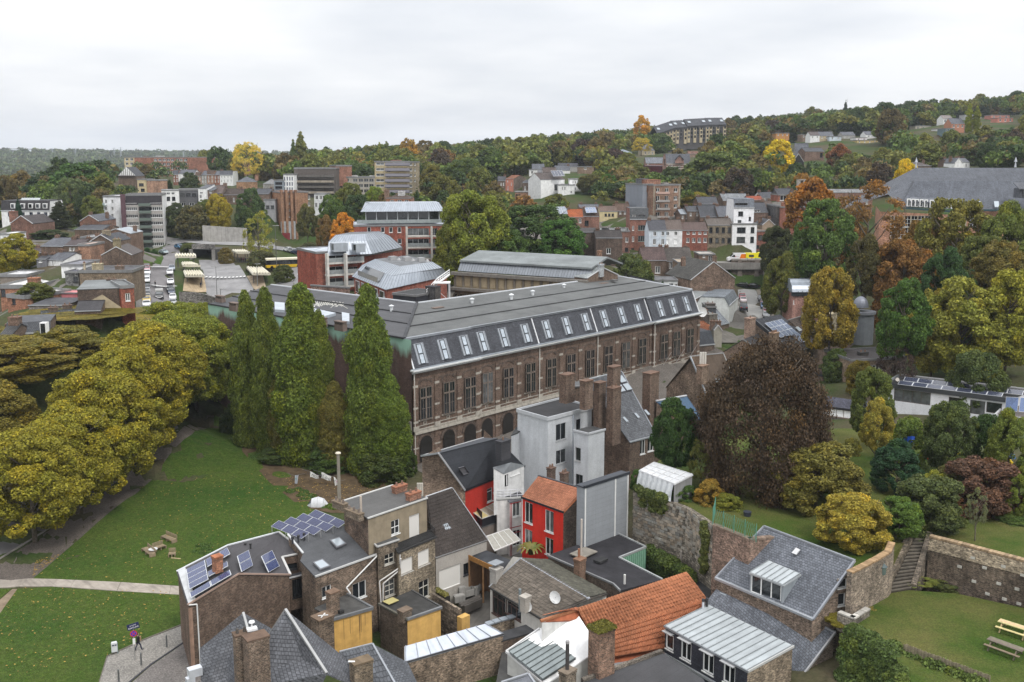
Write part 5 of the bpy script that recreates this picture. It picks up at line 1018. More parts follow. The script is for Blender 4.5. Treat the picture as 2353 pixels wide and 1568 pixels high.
for p,q in zip(fp,fp[1:]):
 n=int((q-p).length/.28)
 for i in range(n+1):m.bm(mv(p.lerp(q,i/n),.05),mv(p.lerp(q,min(1,(i+2)/n)),1.8),.018,.018);m.bm(mv(p.lerp(q,i/n),1.8),mv(p.lerp(q,min(1,(i+2)/n)),.05),.018,.018)
m.bd('wire_mesh',PNT,t,(.09,.26,.19))['kind']='stuff'
P=pd(c3,'abcd',1195,612,12.6,1490,725,12.6,1645,645,12.9,1318,542,12.9);ridge=c3(1300,575,13.2)
t=free('sheeted_shed','garden shed wrapped in crumpled translucent plastic sheeting','shed',P,['abcd'],['bc','cd','da'],GU-2,gY(.25),(.6,.61,.62),wm=PLS,rm='membrane')
m=MB();A_,B_=P['a'],P['b'];d_=B_-A_;n_=V3(d_.y,-d_.x,0).normalized();N=26;rows_=[[A_+d_*(i/N)+n_*(.05+.12*math.sin(i*1.7+k)+.14*k)-UZ(k*.75+(.35*math.sin(i*.45) if k==3 else 0)) for i in range(N+1)] for k in range(4)]
for k in range(3):
 for i in range(N):m.pl([rows_[k][i],rows_[k+1][i],rows_[k+1][i+1],rows_[k][i+1]])
m.bd('plastic_sheet','membrane',t,(.58,.6,.61),smooth=True)
m=MB();[m.bm(mv(P['a'].lerp(P['b'],i/6),.05),mv(P['d'].lerp(P['c'],i/6),.05),.07,.05) for i in range(7)];[m.bm(mv(P['a'].lerp(P['d'],i/3),.05),mv(P['b'].lerp(P['c'],i/3),.05),.07,.05) for i in range(4)];m.bd('batten',PNT,t,gY(.66))['kind']='stuff'
cw=[d4(555,425,GU+.9),d4(720,345,GU+.9),d4(860,270,GU+.95),d4(960,205,GU+1.1),d4(1000,110,GU+1.6)]
lW('curved_wall','curved brick garden wall with tan coping beside the steps',cw,GL-2,0,.5,OBR,(.24,.19,.145),((.3,.2,.11),.4,.16,'coping_brick',STN))
t=tH('garden_steps','worn dark stone steps climbing between the garden walls','steps',d4(1000,620,GL));N=15
s0a,s0b,s1a,s1b=d4(935,640,GL),d4(1170,600,GL),d4(1215,60,GU),d4(1340,60,GU)
for i in range(N):
 a_,b_=s0a.lerp(s1a,i/N),s0b.lerp(s1b,i/N);a9,b9=s0a.lerp(s1a,(i+1.15)/N),s0b.lerp(s1b,(i+1.15)/N);z=GL+(GU-GL)*(i+1)/N;m=MB()
 m.sl([V3(v.x,v.y,z) for v in(a_,b_,b9,a9)],.24);g=.8+.5*rnd();m.bd('step',STN,t,(.115*g,.1*g,.08*g))
m=MB();
for i in range(N):a_,b_=s0a.lerp(s1a,i/N),s0b.lerp(s1b,i/N);z=GL+(GU-GL)*(i+1)/N;m.pl([V3(a_.x,a_.y,z-1.2),V3(b_.x,b_.y,z-1.2),V3(b_.x,b_.y,z-.1),V3(a_.x,a_.y,z-.1)])
m.bd('riser',STN,t,(.06,.05,.04))
lW('step_wall','rough sloping stone wall on the left of the steps',[s0a+V3(-.1,0,1.),s1a+V3(-.1,0,1.)],GL-1,0,.5,'rubble',(.21,.17,.125))
lW('step_wall','low sloping stone kerb on the right of the steps',[s0b+V3(.5,0,.5),s1b+V3(.5,0,.6)],GL-1,0,.5,'rubble',(.19,.155,.12))
rw=[d4(1362,45,GU+1.),d4(1700,128,GU+1.),d4(2352,300,GU+1.),fU(2520,1345,GU+1.)]
RW=lW('brick_wall','long dark brick wall with pale upper courses and white stones',rw,GL-2,0,.5,OBR,(.115,.082,.06),((.32,.23,.14),.34,.2,'coping_brick',STN))
d_=rw[2]-rw[0];d_.z=0;d_.normalize();n_=V3(d_.y,-d_.x,0);m=MB();L_=(rw[3]-rw[0]).length;m.ob(rw[0]-UZ(1.35)+n_*.01,d_*L_,n_*.05,(0,0,1.2));m.bd('pale_course',OBR,RW,(.42,.34,.24))
for x,y in((1820,278),(1680,370),(1942,382),(2138,368),(1830,525),(2090,548),(2280,605),(1970,655),(2148,710),(2300,758),(2340,460)):
 u,z=hW(rw[0],rw[2],*d4.p(x,y));m=MB().ob(V3(rw[0].x,rw[0].y,z)+d_*(u-.2)+n_*.02,d_*.4,n_*.07,(0,0,.26));m.bd('stone_block',STN,RW,(.5,.48,.43))
t=tH('wall_lantern','old green lantern on bracket against the curved garden wall','lantern',d4(880,450,GL+1.5));v=d4(882,440,GL+2.6);v.z=GL+2.6
m=MB().tb(v,mv(v,.75),.2,.28,6);m.bd('lantern_glass',PGL,t,(.12,.16,.15));m=MB().tb(mv(v,.75),mv(v,1.05),.36,.06,6);m.tb(mv(v,1.05),mv(v,1.25),.04,.04,6);m.bd('lantern_cap',PNT,t,(.07,.1,.1));m=MB().bm(v,v+V3(-1.1,.5,0.),.06,.5);m.bd('bracket',PNT,t,(.05,.06,.05))
for x,lb,h in((835,'left stone gate post beside the garden steps',2.6),(905,'right stone gate post beside the garden steps',2.9)):v=d4(x,620,GL);m=MB().bx(v,.22,.22,h,0,.3);m.bx(mv(v,h),.3,.3,.12,0,.3);tag(m.bd('gate_post',STN,None,(.33,.29,.22),off=tuple(v)),lb,'gate post')
lW('yard_wall','low pale-capped wall round the sunken yard of the slate house',[d4(400,835,GL+.7),d4(575,905,GL+.7),d4(745,800,GL+.7)],GL-1,0,.4,'rubble',(.25,.22,.18),((.4,.38,.34),.9,.14,'coping_stone',STN))
def picnic(lB,R,a,b_,z,col,wid=.75):
 p,q=R.z(*a,z+.75),R.z(*b_,z+.75);d=(q-p);L=d.length;d.normalize();n=V3(-d.y,d.x,0);t=tH('picnic_table',lB,'picnic table',V3(p.x,p.y,z),'picnic tables on the lower lawn')
 for i in range(4):m=MB();m.ob(p+n*(i*.2),d*L,n*.18,(0,0,.05));m.bd('table_plank','wood',t,tuple(c*(.9+.2*rnd()) for c in col))
 for o in(-.55,1.1):m=MB();m.ob(p+n*o-UZ(.3),d*L,n*.28,(0,0,.05));m.bd('seat','wood',t,tuple(c*(.9+.2*rnd()) for c in col))
 for u in(.35,L-.45):
  for s,e in((.15,-.45),(.62,1.25)):m=MB();m.bm(p+d*u+n*s,p+d*u+n*e-UZ(.75),.1,.06);m.bd('leg','wood',t,tuple(c*.8 for c in col))
  m=MB().bm(p+d*u+n*-.5-UZ(.33),p+d*u+n*1.3-UZ(.33),.06,.1);m.bd('crossbar','wood',t,tuple(c*.8 for c in col))
picnic('new pale yellow wooden picnic table on the lower lawn',d4,(2075,935),(2420,1045),GL,(.55,.42,.22));picnic('old grey-brown picnic table in front of the pale one',d4,(1960,1120),(2330,1255),GL,(.17,.14,.1))
t=tH('picket_fence','weathered picket fence along the hedge of the lower lawn','fence',d4(1100,1250,GL));p,q=d4(1095,1262,GL),d4(1990,1600,GL)
for i in range(62):v=p.lerp(q,i/61);m=MB().bx(v,.09,.03,.8+.1*rnd(),0,-.35);m.bd('picket','wood',t,tuple(c*(.7+.5*((i*7)%5)/5) for c in(.24,.2,.14)))
for h in(.25,.65):m=MB();m.bm(mv(p,h),mv(q,h),.05,.08);m.bd('rail','wood',t,(.2,.17,.12))
v=c3(2115,1000,GU);m=MB().tb(v,mv(v,.5),.35,.45,10);tag(m.bd('garden_tub',PNT,None,(.03,.035,.05),off=tuple(v)),'dark round tub standing on the garden lawn','tub')
v=c3(2225,985,GU)
v=c4(1362,392,GU+.2);rng=RG(4);m=MB();N=16;rings=[]
for k in range(6):
 r=(.95,1.,.95,.85,.7,.1)[k];z=(0,.5,1.2,1.9,2.4,2.55)[k];rings.append([v+V3(math.cos(6.283*i/N)*r*(1.+.22*math.sin(i*2.3+k)),math.sin(6.283*i/N)*r*(.8+.2*math.sin(i*1.7)),z+.08*math.sin(i*3)) for i in range(N)])
for k in range(5):
 for i in range(N):j=(i+1)%N;m.pl([rings[k][i],rings[k][j],rings[k+1][j],rings[k+1][i]])
tag(m.bd('tarpaulin','membrane',None,(.01,.06,.36),off=tuple(v),smooth=False),'heap wrapped in crumpled bright blue tarpaulin under vine','tarpaulin')
for x,y,s,col,lb in((1465,490,(1.3,.7,.5),(.16,.42,.48),'pale turquoise toy slide in the far garden'),(1545,490,(.8,.6,.5),(.55,.03,.03),'red toy seat beside the turquoise slide'),(1805,500,(.9,.7,.9),(.5,.42,.02),'yellow and green toy cart under the garden tree'),(2225,530,(.7,.5,.5),(.62,.42,.02),'yellow toy crate at the edge of far garden'),(2250,490,(.6,.5,.6),(.1,.22,.42),'blue toy box beside the yellow crate')):
 v=c4(x,y+20,GU+.1);m=MB();sx,sy,sz=s;m.bx(v,sx,sy,sz*.5,0,.4);m.bx(mv(v,sz*.5),sx*.35,sy,sz*.5,0,.4);[m.tb(v+V3(ox*sx*.4,oy*sy*.5,.12),v+V3(ox*sx*.4,oy*sy*.62,.12),.13,n=8,m=1) for ox in(-1,1) for oy in(-1,1)];tag(m.bd('garden_toy',[PNT,'rubber'],None,col,off=tuple(v)),lb,'toy','toys in the far garden')
# --- gardens' planting
DKG,OLV,YEL,RUST,COP,MID,LIME=(.024,.048,.014),(.075,.085,.02),(.19,.16,.022),(.12,.062,.018),(.038,.02,.013),(.042,.075,.018),(.105,.145,.022)
tree('big copper beech with drooping brown foliage in the garden',fU,1762,822,285,108,'weep',(.045,.03,.018),ground=GU-.3,name='copper_beech')
tree('dark evergreen tree between slate house and copper beech',fU,1555,938,100,112,RND_,DKG,ground=GU-.5)
tree('thin olive tree leaning by the plastic-covered shed',fU,1612,1015,62,108.5,SPR,OLV,ground=GU-.2)
for x,y,w,Y,k,c,lb in((1558,1112,78,106,BSH,MID,'green bush spilling over the stone wall by the shed'),(1630,1108,62,104,BSH,(.2,.12,.025),'orange-yellow shrub at the top of stone wall'),(1672,1140,60,102.5,BSH,(.12,.13,.022),'yellow-green bush behind the green mesh fence'),(1735,1130,40,106,BSH,OLV,'low yellowish plant at the foot of copper beech'),(1467,1075,34,109.5,BSH,MID,'ivy bush at the left end of the stone wall'),(1880,1030,190,103,'egg',(.105,.1,.02),'broad yellow-olive tree in the middle of garden'),(2065,1030,110,108,'egg',(.022,.048,.022),'dark blue-green tree beside the yellow-olive tree'),(1960,1148,158,92,'egg',(.2,.165,.025),'bright yellow hazel bush behind the curved wall'),(2070,1155,92,94,RND_,(.06,.1,.018),'small fresh green maple at the head of steps'),(2140,1105,150,97,BSH,(.055,.065,.02),'big dark rounded bush above the steps'),(2262,1065,165,102,BSH,(.075,.042,.028),'wide purple-brown bush behind the upper lawn'),(2248,1132,46,93,SPR,(.1,.11,.05),'slender young tree on the upper lawn'),(2018,930,68,116,'egg',(.19,.18,.03),'pale yellow tree in front of the dark glazed house'),(2090,920,90,118,BSH,(.075,.11,.02),'vine-covered pergola over the blue tarpaulin'),(2190,938,110,112,RND_,(.05,.07,.02),'grey-green garden tree before the white modern house'),(2270,962,70,114,'egg',(.03,.06,.016),'dark green conical garden tree before white house'),(2325,965,90,108,'egg',(.085,.11,.022),'leafy light green tree at the right edge'),(2345,1090,70,100,'egg',(.1,.12,.02),'yellow-green bush at the right edge of garden'),(1910,1035,55,110,BSH,(.09,.13,.02),'lime green bush beside the small flat roof'),(2190,1075,90,106,BSH,(.075,.07,.02),'brownish hedge behind the garden toys'),(2150,1090,80,104,BSH,(.13,.15,.02),'lime hedge behind dark rounded bush'),(2330,1190,90,99,BSH,(.05,.075,.02),'dark shrub at the right edge above brick wall'),(1790,1150,60,106,BSH,(.05,.05,.02),'brownish shrub at the foot of copper beech'),(1850,1000,70,112,BSH,(.05,.06,.02),'dark undergrowth beside the copper beech')):
 tree(lb,fU,x,y,w,Y,k,c,ground=GU-.15,name='tree' if k in('egg',RND_,SPR) else BSH,cat='tree' if k in('egg',RND_,SPR) else BSH)
tree('young fruit tree with thin leaves on the lower lawn',fU,2105,1362,82,90.5,SPR,(.12,.14,.03),ground=GL)
tree('pale bare-branched fig against the dark brick wall',fU,2162,1255,56,92.6,SPR,(.06,.085,.03),ground=GL)
for x,y,w,Y,c,lb in((2180,1325,80,91.2,(.06,.075,.022),'low bush at the foot of the bare fig'),(2050,1355,40,92,(.045,.07,.018),'small dark bush at the foot of steps'),(1900,1395,46,87.6,(.12,.13,.02),'yellow-green shrub at the corner of the slate house'),(1955,1410,75,87,(.05,.09,.02),'upright rosemary-like bush beside the sunken yard'),(1930,1450,62,83.5,(.14,.11,.02),'yellowing ivy on the corner of slate house'),(1990,1440,70,85,(.13,.1,.025),'yellow and brown shrub behind ivy bank')):
 tree(lb,fU,x,y,w,Y,BSH,c,ground=GL-.6,name=BSH,cat=BSH)
rng=RG(9)
def ivy(lB,pts,r,k,leaf,col,name='ivy'):o=link(name,leaf_mesh(name,[(np.array(list(p)),r*(.7+.5*rng.random()),np.array([0,-.7,.7]),.9) for p in pts],k,leaf,rng),None,(0,0,0),None,col);tag(o,lB,'ivy',None,'stuff')
ivy('dense ivy bank covering the slope below the lower lawn',[d4(950+i*62+rng.random()*40,1215+i*26+j*55+rng.random()*30,GL-.3-j*.5) for i in range(16) for j in range(5)],.75,30,.15,(.06,.085,.02))
IV=[d4(560,990,GL),d4(1000,1245,GL),fU(2130,1715,GL)]
ivy('dense dark creeper covering the bank beside the slate house',[IV[i].lerp(IV[i+1],rng.random())+V3(-.2-z*.25,-.2-z*.2,.1-z) for i,n in((0,110),(1,70)) for z in rng.random(n)*5.5],.7,40,.14,(.055,.08,.022))
d0=Vector(ws[1]);dv=ws[2]-ws[1];n0=V3(dv.y,-dv.x,0).normalized()
ivy('trailing creeper hanging down the stone retaining wall',[ws[1]+dv*(.72+.1*rng.random())+n0*.2-UZ(z) for z in np.linspace(.3,5.5,22)],.45,60,.12,(.075,.085,.025))
dw=ws[1]-ws[0];n1=V3(dw.y,-dw.x,0).normalized()
ivy('green creeper spilling over the top of stone wall',[ws[0]+dw*(.1+.55*u)+n1*.15-UZ(z) for u,z in zip(rng.random(30),rng.random(30)**1.5*1.8-.3)],.5,50,.12,(.06,.075,.022))
ivy('bush filling the alley under the green metal wall',[c3(1260+i*42+rng.random()*20,1300+i*24+j*45,4.5-j*.7) for i in range(9) for j in range(4)],.8,34,.14,(.045,.065,.016),BSH)
FERN=c3(265,1330,2.6)
t=tH('tree_fern','green tree fern growing in front of the red house','plant',FERN)
for i in range(16):
 a=6.283*i/16+.2*rng.random();m=MB();L=1.5+.4*rng.random();pv=FERN
 for k in range(6):
  u=(k+1)/6;nx=FERN+V3(math.cos(a)*L*u,math.sin(a)*L*u,1.1*math.sin(u*2.4));sd=V3(-math.sin(a),math.cos(a),0);w=.34*(1-u*.7)
  m.pl([pv-sd*w,nx-sd*w*.9,nx,pv]);m.pl([pv,nx,nx+sd*w*.9,pv+sd*w]);pv=nx
 m.bd('frond',PNT,t,(.1+.05*rng.random(),.13,.025))
# ------------------------------------------------------------------ the town behind: houses, each with its own windows
RB,DB,PB=(.27,.095,.055),(.125,.078,.055),(.36,.2,.13)
WH,CR,GY=(.72,.72,.71),(.52,.43,.27),(.33,.32,.3)
SL,SLD,TB,TO,ZN=(.1,.105,.12),(.055,.057,.065),(.115,.075,.055),(.4,.13,.06),(.3,.33,.36)
def xs(a,b,n):return[a+(b-a)*(i+.5)/n for i in range(n)]
G1,G2,G3='houses of the left-hand quarter','terraced houses behind the school','houses among the hillside trees'
# ---- far left: apartment buildings and houses
t=bh('long red brick apartment block on the ridge with regular windows',a1,1150,1810,277,440,630,6,14,(FLT,.4),RB,gY(.3),win=[(y,y+20,26,[1368,1405,1440,1475,1518,1588]+[1330,1550]) for y in(290,325,360,395)],name=ABK,cat=ABC,ch=((.3,.5,5,3,1.5,gY(.5)),(.12,.5,3,2,1)))
bh('cream rendered end block joined to the red brick apartment block',a1,1062,1150,277,440,633,-2,14,(FLT,.4),CR,gY(.3),wm=PLS,win=[(y,y+22,28,(1085,1125)) for y in(285,322,358)],name=ABK,cat=ABC)
bh('half-timbered white gabled house above dark brick wall',a1,1012,1160,438,530,480,0,12,(GFR,4.25),DB,SLD)
HT=a1.Y(1012,438,479.6);HT2=a1.Y(1160,438,479.6);HTm=(HT+HT2)/2;tt=tH('timbered_gable','white gable front striped with black timbers over brick',GBL,HTm);m=MB();ap=HTm+V3(0,-.1,4.2);m.sl([HT,HT2,ap],.1);m=MB().pl([v+V3(0,-.1,0) for v in(HT,HT2,ap)]);m.bd('gable_wall',PLS,tt,WH);m=MB();[m.bm(HT.lerp(HT2,i/9)+V3(0,-.15,0),HT.lerp(HT2,i/9)+V3(0,-.15,4.1*(1-abs(i/4.5-1))),.22,.16) for i in range(1,9)];m.bm(HT+V3(0,-.15,0),HT2+V3(0,-.15,0),.3,.5);m.bd('timber',PNT,tt,(.05,.035,.03))['kind']='stuff'
bh('blocky house half cream render half blind brick',a1,1255,1430,475,600,430,3,12,(FLT,.3),PB,gY(.35),sw=('brick',PB));bh('narrow cream house front with two windows beside blind brick',a1,1174,1255,468,600,431,0,10,(FLT,.3),CR,gY(.4),wm=PLS,win=[(500,525,42,[1208],CD),(545,572,34,[1220],CD)])
t=bh('pale eight-storey apartment tower with ribbon windows and dark balconies',a1,1070,1385,600,1118,355,3,15,(FLT,.5),(.34,.32,.3),(.05,.045,.05),wm=PLS,win=[(y,y+30,100-i*1.5,[1113+i*8],dict(nv=6)) for i,y in enumerate((640,704,767,831,893,955,1016,1076))]+[(y,y+30,98,[1334+i*3.2],dict(nv=6)) for i,y in enumerate((638,702,764,826,886,946,1006))],name='apartment_tower',cat=ATC,sw=(PLS,WH))
A_,B_=a1.Y(1070,600,355),a1.Y(1385,600,358);d_=(B_-A_);d_.z=0;Lx=d_.length;d_.normalize();n_=V3(d_.y,-d_.x,0)
for i in range(8):
 z=a1.Y(1225,690+i*62,360).z;m=MB();p=V3(A_.x,A_.y,z)+d_*(Lx*.355);m.ob(p,d_*(Lx*.33),n_*1.3,(0,0,.2));m.ob(p+n_*1.25,d_*(Lx*.33),n_*.06,(0,0,1.));o=m.bd('balcony',PNT,t,(.11,.14,.12));m=MB().ob(p+UZ(.25)+n_*.02,d_*(Lx*.33),n_*.03,(0,0,2.));m.bd('balcony_door','glass',t)
m=MB().ob(V3(A_.x,A_.y,A_.z-46)-d_*1.6-n_*.3,d_*1.6,n_*1.,(0,0,46.3));m.bd('plum_pier',PLS,t,(.1,.055,.065));m=MB().ob(V3(A_.x,A_.y,A_.z)+d_*.1+n_*.02,d_*(Lx-.2),n_*.05,(0,0,-3.6));m.bd('dark_cornice',PLS,t,(.05,.045,.05))
t=bh('white side wing of the apartment tower with small balconies',a1,880,1036,612,950,358,0,14,(FLT,.4),(.7,.7,.71),gY(.5),wm=PLS,win=[(y,y+32,20,(905,960)) for y in(640,700,762,824)],name='apartment_wing',cat=ATC)
for i in range(5):
 p=a1.Y(868,690+i*61,357);m=MB().bx(p,3.2,2.,.15);[m.bx(p+V3(0,-1,.15),3.2,.06,.9),m.bx(p+V3(-1.6,0,.15),.06,2,.9)];m.bd('balcony',PNT,t,(.35,.42,.42))
bh('white modern terraced house with square windows',a1,1380,1530,560,715,395,2,10,(FLT,.3),WH,gY(.6),wm=PLS,win=[(577,597,26,(1400,1440,1480)),(615,650,28,(1395,1440,1485),CD)],gR=G1)
bh('dark grey house with rounded top terrace',a1,1530,1690,555,720,400,2,10,(FLT,.6),(.11,.11,.115),gY(.2),wm=PLS,win=[(585,615,40,(1560,1610,1660),CD),(665,695,40,(1570,1640))],gR=G1)
bh('white gabled house with grey slate roof and tall windows',a1,1695,1762,545,640,400,0,12,('shed',1.5),WH,SL,wm=PLS,win=[(575,590,26,[1722]),(600,630,20,[1715])],gR=G1,ch=((.5,.9,2,1.5,2),))
bh('narrow brown brick house with white window and slate roof',a1,1762,1826,560,645,402,0,12,('shed',1.5),DB,SL,win=[(563,583,24,[1802]),(608,638,18,[1805])],gR=G1,ch=((.8,.9,2,1.5,2),))
bh('brown brick house with dark roof and two roof lights',a1,1826,1900,585,680,404,0,12,(GBL,3.2),DB,(.1,.07,.06),win=[(595,620,12,[1840]),(610,640,12,[1880])],gR=G1,ch=((.9,.5,1.4,1,1.4),));bh('wide brown brick house with brown tiled roof',a1,1900,2110,600,685,405,0,12,(GBL,2.4),DB,(.095,.07,.058),rm='tile',win=[(625,660,14,(1925,2000)),(622,655,14,[2070])],gR=G1,ch=((.6,.5,1.5,1,1.3),));bh('dark brick house with long slate roof right of brown roofs',a1,2112,2300,592,700,400,0,13,(GBL,2),DB,SLD,gR=G1);bh('grey modern house stepping down the slope',a1,2255,2353,640,770,396,0,10,(FLT,.3),(.3,.3,.31),gY(.3),wm=PLS,win=[(690,720,30,(2290,2330),CD)],gR=G1)
for i,(x0,x1,ye,yb,rc,wc,lb) in enumerate(((1480,1525,425,520,SL,RB,'narrow brick house left of white gable house'),(1525,1660,420,480,SL,WH,'white fronted house with slate roof below red apartment block'),(1672,1722,440,510,TB,PB,'pinkish brick house at the left of the pointed row'),(1722,1770,430,510,SL,GY,'grey fronted house second in the pointed row'),(1770,1830,428,512,TB,PB,'pink gabled house in the middle of pointed row'),(1830,1880,430,515,SL,RB,'red striped house with pointed dormer'),(1880,1990,430,515,SL,WH,'white fronted end house of the pointed row'))):
 bh(lb,a1,x0,x1,ye,yb,545,0,11,(GBL if i%2 else MSD,2.3),wc,rc,wm=PLS if wc==WH else 'brick',win=[(ye+8,ye+28,9,xs(x0,x1,max(2,int((x1-x0)/24)))),(ye+38,ye+62,9,xs(x0,x1,max(2,int((x1-x0)/24))))],gR=G1,ch=((.9,.5,1.4,.9,1.4),))
bh('orange brick house with blue slate hipped roof',a1,2022,2195,487,545,470,2,12,('hip',2.3),(.34,.18,.09),SL,gR=G1,ch=((1.,.3,1.6,1.2,1.5,(.3,.14,.08)),));bh('dull slate roofed house behind the columned tree',a1,2250,2353,505,560,470,0,12,('hip',2.2),GY,gY(.2),gR=G1);bh('orange brick house hidden by the yellow poplar',a1,2010,2100,335,420,640,0,12,(GBL,2),(.36,.15,.08),SL,gR=G1)
bh('long white house with dark mansard, five dormers and glass lantern',a1,10,420,735,800,300,0,10,(MSD,3.1,.9),(.68,.68,.67),(.045,.042,.045),wm=PLS,win=[(748,785,30,(80,195,265,330,390),dict(col=(.08,.1,.16)))],style=dict(sill=False))
LX=[a1.Y(x,715,299.8) for x in(108,192,260,322,384)];
for p in LX:m=MB();m.bx(p+V3(0,.5,0),1.25,1.,1.5,0);m.bx(p+V3(0,-.03,.2),.85,.1,1.1,1);tg=m.bd('dormer_window',[PNT,'glass'],None,WH,off=tuple(p));tag(tg,'small white dormer on the dark mansard of the long white house','dormer','dormers of the white house')
p=a1.Y(258,665,304);m=MB().sl([p+V3(-3,-1,0),p+V3(3,-1,0),p+V3(2.8,1,1.4),p+V3(-2.8,1,1.4)],.2);[m.bm(p+V3(-3+.86*i,-1,.1),p+V3(-2.8+.8*i,1,1.45),.12,.1,1) for i in range(8)];tag(m.bd('glass_lantern',[PGL,PNT],None,(.35,.38,.38),off=tuple(p)),'sloping glass lantern on top of the long white house','skylight')
bh('tall red-brown brick gable end with two chimneys',a1,90,280,845,1005,285,-.8,11,(GFR,2.3),(.19,.085,.06),(.06,.05,.05),gR=G1,ch=((-.15,.3,1.9,1.6,2,(.23,.1,.07)),));bh('small white annex beside red-brown gable end',a1,0,100,935,1010,270,0,8,(FLT,.3),WH,gY(.7),wm=PLS,win=[(955,995,26,[38])],gR=G1)
bh('brick gable with grey slate roof among the dark trees',a1,682,845,825,870,320,0,14,(GFR,2),(.22,.1,.07),SL,gR=G1);bh('low brick house with dark roof under the tower',a1,640,880,895,960,290,0,12,(GBL,1),DB,SLD,gR=G1);bh('slate roofed brick house with white gutter',a1,350,540,1040,1090,250,-1,12,(GBL,1.8),DB,SL,gR=G1);bh('dark brick gable house with skylight',a1,545,690,1035,1090,248,0,10,(GBL,1.3),DB,(.08,.06,.06),win=[(1050,1078,20,(600,630))],gR=G1)
bh('white bungalow with grey slate roof and dark windows',a1,395,540,1158,1222,225,-2,8,(GBL,1.5),WH,SL,wm=PLS,win=[(1158,1182,18,(415,470)),(1165,1212,10,[450],CD)],gR=G1);bh('grey rendered annex left of white bungalow',a1,312,395,1150,1215,224,0,7,(GBL,.6),(.16,.16,.17),SLD,wm=PLS,win=[(1158,1178,30,[345])],gR=G1);bh('dark roofed outbuilding left of slate house',a1,250,385,1095,1150,252,0,8,(GBL,1),DB,(.07,.05,.05),gR=G1)
bh('tall orange brick stack block with chimneys',a1,665,770,1030,1170,228,0,8,(FLT,.4),(.36,.19,.12),(.4,.3,.25),gR=G1);bh('brown brick house with skylights and broad chimney',a1,770,960,1000,1180,238,-.4,10,(GFR,1.7),DB,SLD,gR=G1,ch=((.5,.3,1.7,1.2,1.6,(.3,.25,.17)),));bh('steep brown roofed house with tall pale chimney',a1,866,1128,1115,1230,222,.8,10,(GFR,1.9),(.12,.075,.055),(.09,.075,.07),gR=G1,ch=((.5,.1,1.5,1.2,3.2,(.24,.2,.11)),));bh('flat roofed brick block with pipes under the tower',a1,690,950,965,1040,262,0,10,(FLT,.4),PB,gY(.25),gR=G1,ch=((.3,.5,1.1,.8,1),(.7,.5,1.8,1,1)))
bh('brick house with grey metal roof beside tower foot',a1,870,1115,930,1060,290,0,10,(GFR,1.4),(.17,.09,.06),ZN,rm=ZNC,gR=G1)
bh('white flat roofed house with three small windows',a1,522,700,1200,1300,205,0,9,(FLT,.4),WH,(.15,.15,.17),wm=PLS,win=[(1218,1245,14,(592,608)),(1222,1240,18,[652])],gR=G1);bh('patterned grey slate wall house with dark recess',a1,555,665,1262,1390,200,0,7,(FLT,.3),gY(.2),(.08,.08,.1),wm='rubble',win=[(1300,1345,42,[645],CD)],gR=G1)
bh('tan brick house with tall pale rendered chimney',a1,678,1130,1255,1400,200,1,9,(FLT,.5),(.2,.145,.095),(.06,.06,.065),gR=G1,ch=((.3,.2,1.9,1.4,2.6,(.4,.34,.22)),(.72,.2,1.6,1.1,1.6,(.17,.12,.09)),(.02,.3,.4,.4,2.5,(.45,.38,.28))))
bh('dark brick corner house with red front and grey felt roof',a1,660,1030,1400,1600,172,2,11,('shed',.3),(.095,.06,.045),(.14,.15,.15),rm='felt',gR=G1,ch=((.66,.9,1.8,.9,.9,(.12,.08,.06)),));bh('red brick house front with tall white-framed bay window',a1,1032,1145,1385,1600,172.6,1.2,9,(FLT,.5),(.32,.075,.04),(.15,.16,.16),win=[(1440,1508,40,[1092],N2),],gR=G1);P_=dict(a=a1.Y(780,1500,170.5),b=a1.Y(1035,1560,171),c=a1.Y(875,1452,170.8));m=MB().pl([P_['a'],a1.Y(780,1568,170.5),a1.Y(1035,1568,171),P_['b'],P_['c']]);tag(m.bd('rendered_patch',PLS,None,(.36,.3,.2)),'pale rendered gable shape left on the dark brick wall','wall patch')
bh('pink painted garden wall house end',a1,525,655,1440,1510,182,0,4,(FLT,.1),(.5,.17,.18),(.4,.15,.15),wm=PLS,gR=G1);bh('long pink garden wall',a1,370,525,1470,1515,183,0,1,(FLT,.1),(.48,.17,.18),(.4,.15,.15),wm=PLS,gR=G1,name='wall',cat='wall')
bh('orange brick modernist house with white roof edges',a1,0,310,1385,1480,195,0,14,(FLT,.7),(.34,.14,.075),(.55,.54,.52),win=[(1408,1470,40,[25],CD)],gR=G1,ch=((.86,.1,2.,1.6,2.8,(.34,.15,.085)),));bh('lower wing of the orange brick modernist house',a1,60,215,1470,1575,178,-2,10,(FLT,.6),(.35,.145,.08),(.5,.49,.47),win=[(1488,1535,46,[115],dict(nv=3,col=DARK))],gR=G1);bh('weathered timber rooftop house above orange brick',a1,0,225,1290,1350,207,0,8,(FLT,.5),(.2,.17,.14),gY(.5),wm='wood',gR=G1)
